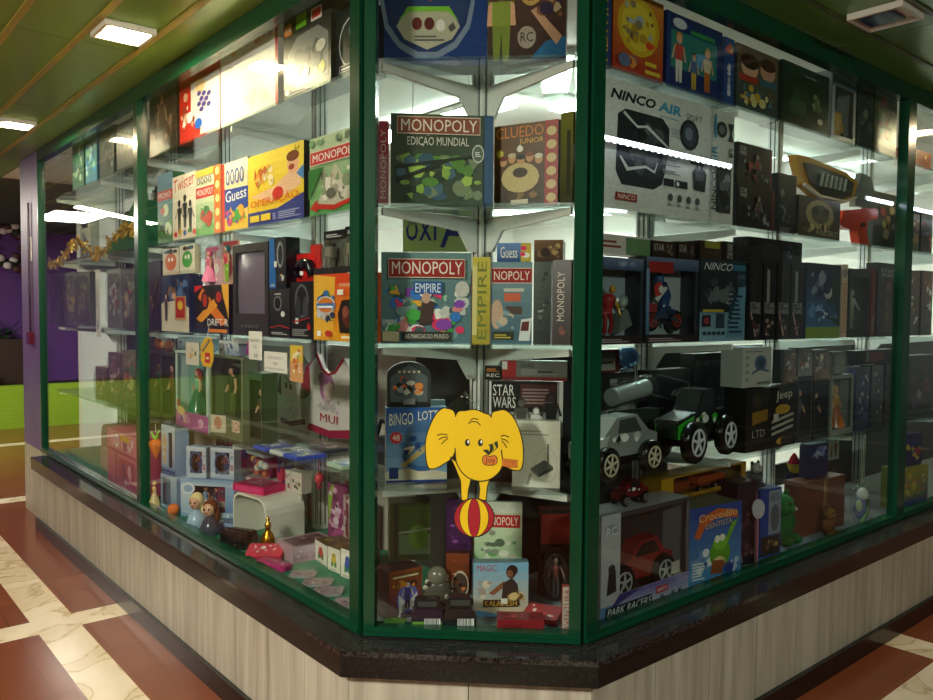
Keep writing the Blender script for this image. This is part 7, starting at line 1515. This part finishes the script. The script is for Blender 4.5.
# plush toys
def plush(label, base, yaw, body, head, hat=None, s=1, ears=None, cloth=None, nose='#2a2422', name='plush_toy'):
    o = thing(name, label, 'plush', base, yaw)
    b = MB(); b.ell((0, 0, .065 * s), (.055 * s, .05 * s, .068 * s), body)
    for k in (-1, 1):
        b.ell((k * .035 * s, -.045 * s, .022 * s), (.024 * s, .035 * s, .022 * s), body)
        b.ell((k * .06 * s, -.01 * s, .085 * s), (.02 * s, .022 * s, .045 * s), cloth or body)
    b.build('body', 'cloth', o)
    b = MB(); b.ell((0, -.01 * s, .165 * s), (.05 * s, .047 * s, .046 * s), head); b.ell((0, -.05 * s, .155 * s), (.022 * s, .018 * s, .017 * s), head); b.build('head', 'cloth', o)
    b = MB()
    for k in (-1, 1): b.ell((k * .018 * s, -.052 * s, .178 * s), .006 * s, '#151515', 8, 6)
    b.ell((0, -.068 * s, .158 * s), .007 * s, nose, 8, 6); b.build('eye', 'gloss', o)
    if ears:
        for k in (-1, 1):
            b = MB(); b.ell((k * .042 * s, 0, .205 * s), (.018 * s, .01 * s, .022 * s), ears); b.build('ear', 'cloth', o)
    if hat:
        b = MB(); b.lathe([(.052 * s, .185 * s), (.05 * s, .2 * s), (.03 * s, .25 * s), (.008 * s, .285 * s)], (0, 0, 0), hat, 14); b.build('hat', 'cloth', o)
        b = MB(); b.lathe([(.053 * s, .183 * s), (.055 * s, .192 * s), (.053 * s, .2 * s)], (0, 0, 0), '#c8a83a', 14); b.build('hat_band', 'cloth', o)
    return o
zt = q.o.z + q.h + .002
plush('grey and white plush on the bright blue toy box', q.o + Vector((-.03, .06, q.h + .002)), q.yaw, '#4a4a50', '#b0aca8', None, .5, '#3a3a40')
zr = hit('R', .30, 800, 489).z
xr = hit('R', .30, 800, 489).x
plush('plush with red and yellow striped cap behind the grey plush', Vector((xr, .335, zr + .001)), -.5, '#22264a', '#c8a42a', '#c02434', .62)
riser('white riser under the capped plush and the brown bear', xr - .12, xr + .18, .27, .41, zr, 'white display risers')
q2 = QZ((803, 556), (822, 549), 492)
plush('bright green plush beside the bright blue toy box', q2.o + Vector((.03, .165, .002)), q2.yaw, '#1c6a34', '#2a7a3e', None, 1.05, '#1c5a2c', nose='#c8c0a0')
plush('brown plush bear sitting on the white riser', Vector((hit('R', .29, 817, 487).x, .34, zr + .001)), -.4, '#4a3c26', '#54452c', None, .62, '#44371f')
q3 = QZ((831, 545), (868, 533), 484)
o = thing('brown_carton', 'plain brown carton standing on the display floor behind a small teddy', 'box', q3.o + Vector((.04, .14, 0)), q3.yaw)
w_, h_ = q3.w * 1.1, .25
b = MB(); b.box(-w_ / 2, 0, 0, w_ / 2, .1, h_, '#6a3e2c'); b.build('body', 'card', o)
MB().box(-.015, -.0008, 0, .015, 0, h_, '#8a6a4a').build('tape_strip', 'gloss', o)
box('gift_bag', 'blue printed gift bag standing on top of the plain brown carton', 'bag', QP((q3.o.x + .05, q3.o.y + .18, S0 + .253), q3.yaw, .17, .16), .05, [('r', 0, 0, 1, 1, '#222a58'), ('m', .05, .5, .95, .97, 26, ['#3a4480', '#5a6ab0', '#8a94c8', '#2a2c50', '#b8bcc8'], 5, .12)], '#1c2248')
plush('small brown teddy bear in front of the plain brown carton', q3.o + Vector((-.02, .0, .002)), q3.yaw, '#6a4a28', '#7a5832', None, .62, '#5a3e22')
q4 = QZ((866, 533), (890, 524), 486)
o = thing('toy_bag', 'clear bag with a white and blue inflatable toy by the last green post', 'bag', q4.o + Vector((.0, .02, .002)), q4.yaw)
b = MB(); b.ell((0, .05, .1), (.07, .04, .1), '#fff', 14, 10); b.build('clear_bag', 'film', o)
b = MB(); b.ell((0, .05, .08), (.045, .025, .055), '#6a88b8'); b.ell((.01, .045, .15), (.035, .025, .032), '#d0d4cc'); b.ell((-.035, .04, .1), (.02, .015, .03), '#b8c8a0'); b.tube([(-.03, .03, .02), (.02, .025, .05), (.04, .03, .12)], .009, '#8ab878', 6); b.build('toy_filling', 'gloss', o)
bb = box('toy_box', 'white box with small brown figures standing above the clear bag', 'toy box', QP((2.80, .30, S0 + .26), -.1, .16, .13), .1, [('r', 0, 0, 1, 1, '#9a9c90'), ('f', .3, .1, .7, '#8a6a4a', '#4a3424', '#6a4a34', '#5a4a3a'), ('f', .55, .1, .6, '#a88a6a', '#4a3424', '#8a6a3a', '#5a4a3a'), ('f', .8, .1, .75, '#8a6a4a', '#3a2a20', '#6a3a2a', '#4a3a30')], '#8a8c80', g)
box('toy_box', 'dark carton under the white box with small brown figures', 'toy box', QP((2.80, .31, S0 + .001), -.1, .16, .255), .09, [('r', 0, 0, 1, 1, '#2a1c1a'), ('m', .05, .1, .95, .9, 12, ['#3a2824', '#4a3a34', '#1e1614'], 3, .14)], '#231716', g)
plush('pale green plush sitting on the white box with brown figures', Vector((2.78, .34, S0 + .393)), -.1, '#5a6a5c', '#7a8a7a', None, .20, '#5a6a5a')
for (a, b_, yt, l, c) in (((783, 569), (812, 562), 556, 'flat blue box lying at the sill below the bright blue toy box', '#1e3a7a'), ((814, 560), (848, 550), 545, 'flat pale blue pack with lettering at the sill', '#6a80a8')):
    qq = QZ(a, b_, yt)
    box('flat_box', l, 'box', QP(qq.o + Vector((0, .0, .001)), qq.yaw + .16, qq.w * .8, .018), .022, [('r', 0, 0, 1, 1, c)], c, None, {'T': [('m', .04, .05, .96, .95, 14, ['#8a9ac0', '#b8c0cc', c, '#3a4a78'], 4, .12)]})

# ================================================================== THE SHORT RUN beyond the last green post
g = 'toys behind the last pane of the short run'
for (x0, x1, y0, y1, zb_), l, c0, c1, pal, s in (
    ((908, 931, 146, 162, S4), 'orange toy box on the highest shelf beyond the last green post', '#8a3a1e', '#b8562a', WARM, 1),
    ((908, 919, 212, 262, S3), 'green and red toy pack on the second highest shelf beyond the last post', '#2c3420', '#4a3a2a', EARTH + ['#b8341e'], 2),
    ((920, 932, 210, 266, S3), 'black toy pack with an orange shape beyond the last post', '#1c1c1c', '#3a2e2a', DARK + ['#d8502a'], 3),
    ((908, 919, 270, 342, S2), 'brown figure pack on the middle shelf beyond the last post', '#2a211c', '#4a3426', ['#8a5a3a', '#2a2220', '#c8ccc8', '#5a4a3a'], 4),
    ((920, 932, 270, 342, S2), 'second brown figure pack on the middle shelf beyond the last post', '#261d1a', '#4a3022', ['#8a4a34', '#2a2024', '#c8ccc8', '#4a3a34'], 5),
    ((908, 932, 356, 420, S1), 'wide dark doll box with violet foot beyond the last green post', '#2a2a34', '#3a3a40', ['#5a4a5a', '#8a8a90', '#3a2a3a', '#6a3a44', '#4a4a5a'], 6)):
    box('toy_box', l, 'toy box', Rq(x0, y0, x1, y1, .09, zb=zb_), .07, auto(c0, c1, pal, s, n=24, tv=.95, foot=None), c0, g)
q = QZ((907, 519), (936, 511), 466); q.o.x += .15
box('toy_box', 'yellow-green toy box with flower pictures beyond the last green post', 'toy box', QP(q.o, q.yaw, q.w, .22), .10, [('g', 0, 0, 1, 1, '#3a4a8a', '#a8a83a'), ('m', .03, .15, .97, .9, 26, ['#c8b84a', '#8a9a4a', '#b87a5a', '#d8cc9a', '#6a8a5a'], 4, .13)], '#6a7034', g)
box('toy_box', 'blue and red toy box standing on the yellow-green flower box', 'toy box', QP(q.o + Vector((-.01, .115, .223)), q.yaw, q.w * .8, .17), .06, [('r', 0, 0, 1, 1, '#2c2a5a'), ('m', .03, .05, .97, .95, 18, ['#4a3a8a', '#a82a4a', '#3a4a9a', '#c8b83a'], 7, .15)], '#221f48', g)
# ================================================================== ON THE GLASS: elephant decal, price papers, tags
def on_glass(F, px, py, d=-.0038):
    return hit(F, d, px, py)
def outline_shape(mb, pts, col, ink, y=0., w=.0035):
    """flat vinyl: a dark outline with the colour inside it"""
    n = len(pts)
    mb.add([(x, y, z) for x, z in pts], [tuple(range(n))], col)
    P = [Vector((x, y - .0003, z)) for x, z in pts]
    line(mb, P + [P[0], P[1]], ink, w)
def line(mb, P, ink, w=.003):
    P = [Vector(p) if len(p) == 3 else Vector((p[0], -.0008, p[1])) for p in P]
    for a, b in zip(P, P[1:]):
        d = (b - a)
        if d.length < 1e-6: continue
        d.normalize(); nrm = Vector((-d.z, 0, d.x)) * (w / 2)
        a2, b2 = a - d * w * .4, b + d * w * .4
        mb.add([tuple(a2 + nrm), tuple(a2 - nrm), tuple(b2 - nrm), tuple(b2 + nrm)], [(0, 1, 2, 3)], ink)
c0 = on_glass('C', 474, 470)
o = thing('window_decal', 'yellow elephant decal balancing on a red and yellow striped ball on the glass', 'decal', c0, -PI / 4)
def E(px, py):
    p = on_glass('C', px, py) - c0
    return ((p.x - p.y) / math.sqrt(2), p.z)
# px traced in the pane's own plane
zx = lambda l: [E(415 + x / 537 * 115, 395 + y / 700 * 150) for x, y in l]
def smooth(p, closed=True, k=5):
    out = []; n = len(p)
    for i in range(n if closed else n - 1):
        g_ = lambda j: Vector(p[j % n]) if closed else Vector(p[max(0, min(n - 1, j))])
        a, b, c, d = g_(i - 1), g_(i), g_(i + 1), g_(i + 2)
        for j in range(k):
            t = j / k
            v = .5 * ((2 * b) + (c - a) * t + (2 * a - 5 * b + 4 * c - d) * t * t + (3 * b - a - 3 * c + d) * t ** 3)
            out.append((v.x, v.y))
    if not closed: out.append(tuple(p[-1]))
    return out
YEL, INK = '#ecc405', '#1c160a'
legs = MB()
for L_ in ([(165, 290), (190, 345), (212, 400), (216, 490), (246, 500), (250, 440), (262, 395), (230, 340)], [(292, 380), (302, 440), (296, 490), (332, 492), (338, 430), (352, 385)]):
    outline_shape(legs, zx(L_), YEL, INK, .0002)
legs.build('leg', 'matte', o)
for pts, in (([(190, 95), (150, 62), (118, 68), (85, 110), (55, 185), (48, 255), (65, 342), (130, 325), (188, 262)],), ([(355, 100), (390, 72), (425, 72), (460, 105), (490, 170), (506, 255), (492, 350), (410, 325), (385, 240)],)):
    m_ = MB(); outline_shape(m_, smooth(zx(pts)), YEL, INK, .0)
    m_.build('ear', 'matte', o)
m_ = MB(); outline_shape(m_, smooth(zx([(190, 95), (240, 72), (285, 68), (325, 85), (355, 100), (385, 180), (405, 270), (405, 340), (360, 388), (300, 402), (240, 380), (200, 330), (188, 262)])), YEL, INK, -.0004); m_.build('head', 'matte', o)
f_ = MB()
# cover the outline between ears and head so that the three run together at the top, as on the sticker
f_.add([(x, -.0010, z) for x, z in zx([(170, 96), (196, 104), (206, 250), (180, 245)])], [(0, 1, 2, 3)], YEL)
f_.add([(x, -.0010, z) for x, z in zx([(352, 110), (378, 94), (412, 250), (392, 262)])], [(0, 1, 2, 3)], YEL)
for s_ in ([(104, 188), (125, 182), (150, 186)], [(112, 208), (130, 198), (152, 196)], [(125, 228), (138, 214), (152, 204)], [(395, 196), (415, 188), (438, 196)], [(400, 204), (420, 208), (436, 222)], [(405, 214), (418, 228), (428, 246)], [(250, 132), (268, 124), (288, 126), (305, 140)], [(258, 118), (275, 110), (295, 114)]):
    line(f_, smooth(zx(s_), False), INK, .003)
for x in (245, 306):
    f_.add([(a, -.0013, b) for a, b in zx([(x + 12 * math.cos(t / 12 * 2 * PI), 222 + 17 * math.sin(t / 12 * 2 * PI)) for t in range(12)])], [tuple(range(12))], INK)
    f_.add([(a, -.0016, b) for a, b in zx([(x + 4 + 5 * math.cos(t / 10 * 2 * PI), 218 + 8 * math.sin(t / 10 * 2 * PI)) for t in range(10)])], [tuple(range(10))], '#f4f0e4')
f_.build('face_print', 'matte', o)
a_ = MB()
outline_shape(a_, smooth(zx([(315, 295), (330, 280), (350, 286), (372, 282), (384, 300), (376, 322), (350, 328), (322, 322)])), '#d87a2a', INK, -.0014, .002)
outline_shape(a_, zx([(410, 296), (478, 304), (478, 338), (440, 338), (406, 330)]), '#d87a2a', '#a8641e', -.0014, .0015)
for L_ in ([(345, 282), (322, 262), (316, 255), (340, 254), (352, 268)], [(348, 275), (350, 240), (342, 232), (364, 226), (368, 252), (356, 270)], [(358, 270), (380, 246), (368, 222), (386, 214), (388, 244)]):
    a_.add([(x, -.0018, z) for x, z in zx(L_)], [tuple(range(len(L_)))], '#223018')
def dtext(t, x0, y1, x1, y0, col):
    v, f = text2d(t)
    p0, p1 = zx([(x0, y1)])[0], zx([(x1, y0)])[0]
    a_.add([(p0[0] + x * (p1[0] - p0[0]), -.0021, p0[1] + y * (p1[1] - p0[1])) for x, y in v], f, col)
dtext('Joy', 328, 322, 376, 290, '#5a2a10'); dtext('TOYS', 416, 333, 472, 306, '#8a4a14')
a_.build('fruit_emblem', 'matte', o)
ball = MB()
cx, cy, rx, ry = 276, 572, 94, 90
circ = lambda s: [(cx + rx * s * math.cos(t / 28 * 2 * PI), cy + ry * math.sin(t / 28 * 2 * PI)) for t in range(28)]
outline_shape(ball, zx(circ(1)), '#a81424', INK, -.0004)
for s_, c_ in ((.72, YEL), (.30, '#a81424')):
    P = zx(circ(s_)); ball.add([(x, -.0008 - (.72 - s_) * .001, z) for x, z in P], [tuple(range(28))], c_)
    line(ball, [Vector((x, -.0014, z)) for x, z in P + P[:1]], INK, .0018)
ball.build('striped_ball', 'matte', o)
for s_ in ([(214, 492), (228, 482), (248, 490)], [(294, 494), (310, 484), (330, 492)]): line(legs, smooth(zx(s_), False), INK, .003)

def paper(label, F, x0, y0, x1, y1, lines, name='price_paper', tilt=0, col='#e6e2da', ops=None, grp=None, d=.006):
    a, b = hit(F, d, x0, y1), hit(F, d, x1, y1)
    r = b - a; r.z = 0; w = r.length; h = hit(F, d, x0, y0).z - a.z
    mb = MB(); mb.box(-w / 2, -.0006, 0, w / 2, .0006, h, col)
    f = Face(mb, (-w / 2, -.0006, 0), (w, 0, 0), (0, 0, h), (0, -1, 0)); f.do(ops if ops else [])
    o = tag(mb.build(name, 'matte'), label, 'paper', grp)
    o.location = ((a.x + b.x) / 2, (a.y + b.y) / 2, a.z); o.rotation_euler.z = math.atan2(r.y, r.x)
    if lines:
        lt = MB(); f = Face(lt, (-w / 2, -.0007, 0), (w, 0, 0), (0, 0, h), (0, -1, 0)); f.do(lines); lt.build('lettering', 'matte', o)
    return o
paper('tall white price paper taped inside the glass below the television', 'L', 249, 331, 262, 359, [('t', 'GRANDES', .12, .62, .88, .72, '#7a8090'), ('t', '15', .36, .40, .62, .52, '#8a8a94'), ('t', '50', .4, .08, .7, .22, '#6a6a74')], ops=None)
paper('square white price paper taped inside the glass beside the tall one', 'L', 264.5, 351, 287, 371, [('t', 'DESCONTO', .16, .64, .82, .78, '#8a8a98'), ('t', '50', .4, .36, .6, .5, '#7a7a88'), ('t', 'EM TODOS OS ARTIGOS', .08, .12, .92, .22, '#8a8a94')])
paper('yellow and orange card strip hanging beside the square price paper', 'L', 290.5, 345, 303, 381, None, 'card_strip', 0, '#d8a84a', [('r', 0, .55, 1, 1, '#d8b838'), ('r', 0, 0, 1, .55, '#d89a6a'), ('m', .05, .05, .95, .95, 18, ['#e8c8a0', '#c85a3a', '#8ab05a', '#f0e0b0', '#d88a4a'], 3, .16)], d=.02)
paper('small white creature card hanging over the doll boxes', 'L', 186, 342, 199, 364, None, 'swing_tag', 0, '#d8d0c0', [('m', .1, .1, .9, .9, 10, ['#8a8478', '#c8b89a', '#e8b83a', '#3a6a3a'], 3, .16)], d=.03)
# yellow shield tag
a, b = hit('L', .03, 201, 366), hit('L', .03, 213.5, 366)
w_, h_ = (b - a).length, hit('L', .03, 201, 337).z - a.z
o = thing('swing_tag', 'yellow shield-shaped tag with red square and dark diagonal bar over the dolls', 'tag', ((a.x + b.x) / 2, (a.y + b.y) / 2, a.z), -PI / 2)
mb = MB(); mb.prism([(x * w_, z * h_) for x, z in ((-.3, 0), (.3, 0), (.5, .25), (.5, .75), (.3, 1), (-.1, 1), (-.5, .7), (-.5, .2))], -.0008, .0008, '#e8b41a'); mb.build('card', 'matte', o)
mb = MB(); f = Face(mb, (-w_ / 2, -.0009, 0), (w_, 0, 0), (0, 0, h_), (0, -1, 0)); f.do([('p', [(.08, .56), (.2, .5), (.78, .88), (.66, .95)], '#26221c'), ('p', [(.16, .58), (.2, .56), (.68, .88), (.64, .9)], '#d8c8a0'), ('r', .36, .14, .74, .48, '#c8281c'), ('r', .44, .26, .66, .34, '#f0d8b0')]); mb.build('emblem_print', 'matte', o)
mb = MB(); mb.tube([(0, 0, h_), (0, .01, h_ + .05)], .0012, '#ccc', 4); mb.build('string', 'matte', o)
# ------------------------------------------------------------------ keep every thing on the display floor clear of the panes
bpy.context.view_layer.update()
for o in [o for o in COL.objects if o.parent is None and 'label' in o and o.location.z < 1.0 and o.location.x > -.3 and o.location.y > -.3
          and o['category'] not in ('lamp', 'plant', 'wreath', 'alarm', 'decal', 'paper', 'shelf', 'shelf post')]:
    P = [c.matrix_world @ v.co for c in [o] + list(o.children_recursive) if c.type == 'MESH' for v in c.data.vertices]
    mx, my, mc = min(p.x for p in P), min(p.y for p in P), min(p.x + p.y for p in P)
    if mx < .012: o.location.x += .012 - mx
    if my < .012: o.location.y += .012 - my
    if mc < CH + .012: o.location.x += (CH + .012 - mc) / 2; o.location.y += (CH + .012 - mc) / 2
# ================================================================== CAMERA, WORLD, EXPOSURE
cd = bpy.data.cameras.new('camera')
cd.sensor_fit = 'HORIZONTAL'; cd.sensor_width = 36; cd.lens = 36 * FPX / 933
cd.clip_start = .02
co = bpy.data.objects.new('camera', cd); COL.objects.link(co)
mw = Matrix.Identity(4)
for i in range(3):
    mw[i][0], mw[i][1], mw[i][2], mw[i][3] = _r[i], _u[i], -_f[i], CAM[i]
co.matrix_world = mw
SC.camera = co
w = bpy.data.worlds.new('corridor_air'); SC.world = w
w.use_nodes = True
bg = w.node_tree.nodes['Background']
bg.inputs[0].default_value = (.75, .85, .8, 1); bg.inputs[1].default_value = .05
def corridor_light(nm, loc, size, power, col, aim):
    l = bpy.data.lights.new(nm, 'AREA'); l.shape = 'RECTANGLE'; l.size, l.size_y = size; l.energy = power; l.color = col
    o = bpy.data.objects.new(nm, l); COL.objects.link(o); o.location = loc
    o.rotation_euler = (Vector(aim) - Vector(loc)).to_track_quat('-Z', 'Y').to_euler()
corridor_light('corridor_ceiling_light', (-3.1, -.2, 2.68), (.5, .9), 150, (1, .92, .79), (-2.2, 1.2, 0))  # added fill for the long run, no such fitting in view
_v = hit('Z', 2.67, 96, 211)          # the lit fitting mirrored in the pane beside the pillar
corridor_light('corridor_ceiling_light', (-_v.x, _v.y, 2.67), (.25, 1.3), 70, (1, .9, .72), (-_v.x + .4, _v.y, 0))
corridor_light('corridor_ceiling_light', (-1.2, 8.8, 2.68), (.6, 1.2), 32, (1, .97, .88), (-1.2, 8.8, 0))  # added to brighten the violet wall and planter, out of view
corridor_light('corridor_ceiling_light', (-.5, -3.4, 2.68), (.6, .4), 46, (.97, 1, .86), (.6, -1.5, 0))  # added weak fill for the short run and corner, out of view
vs = SC.view_settings
vs.view_transform = 'Standard'; vs.look = 'None'; vs.exposure = 1.0; vs.gamma = 1.; vs.use_curve_mapping = False
SC.cycles.transparent_max_bounces = 24
SC.cycles.max_bounces = 8
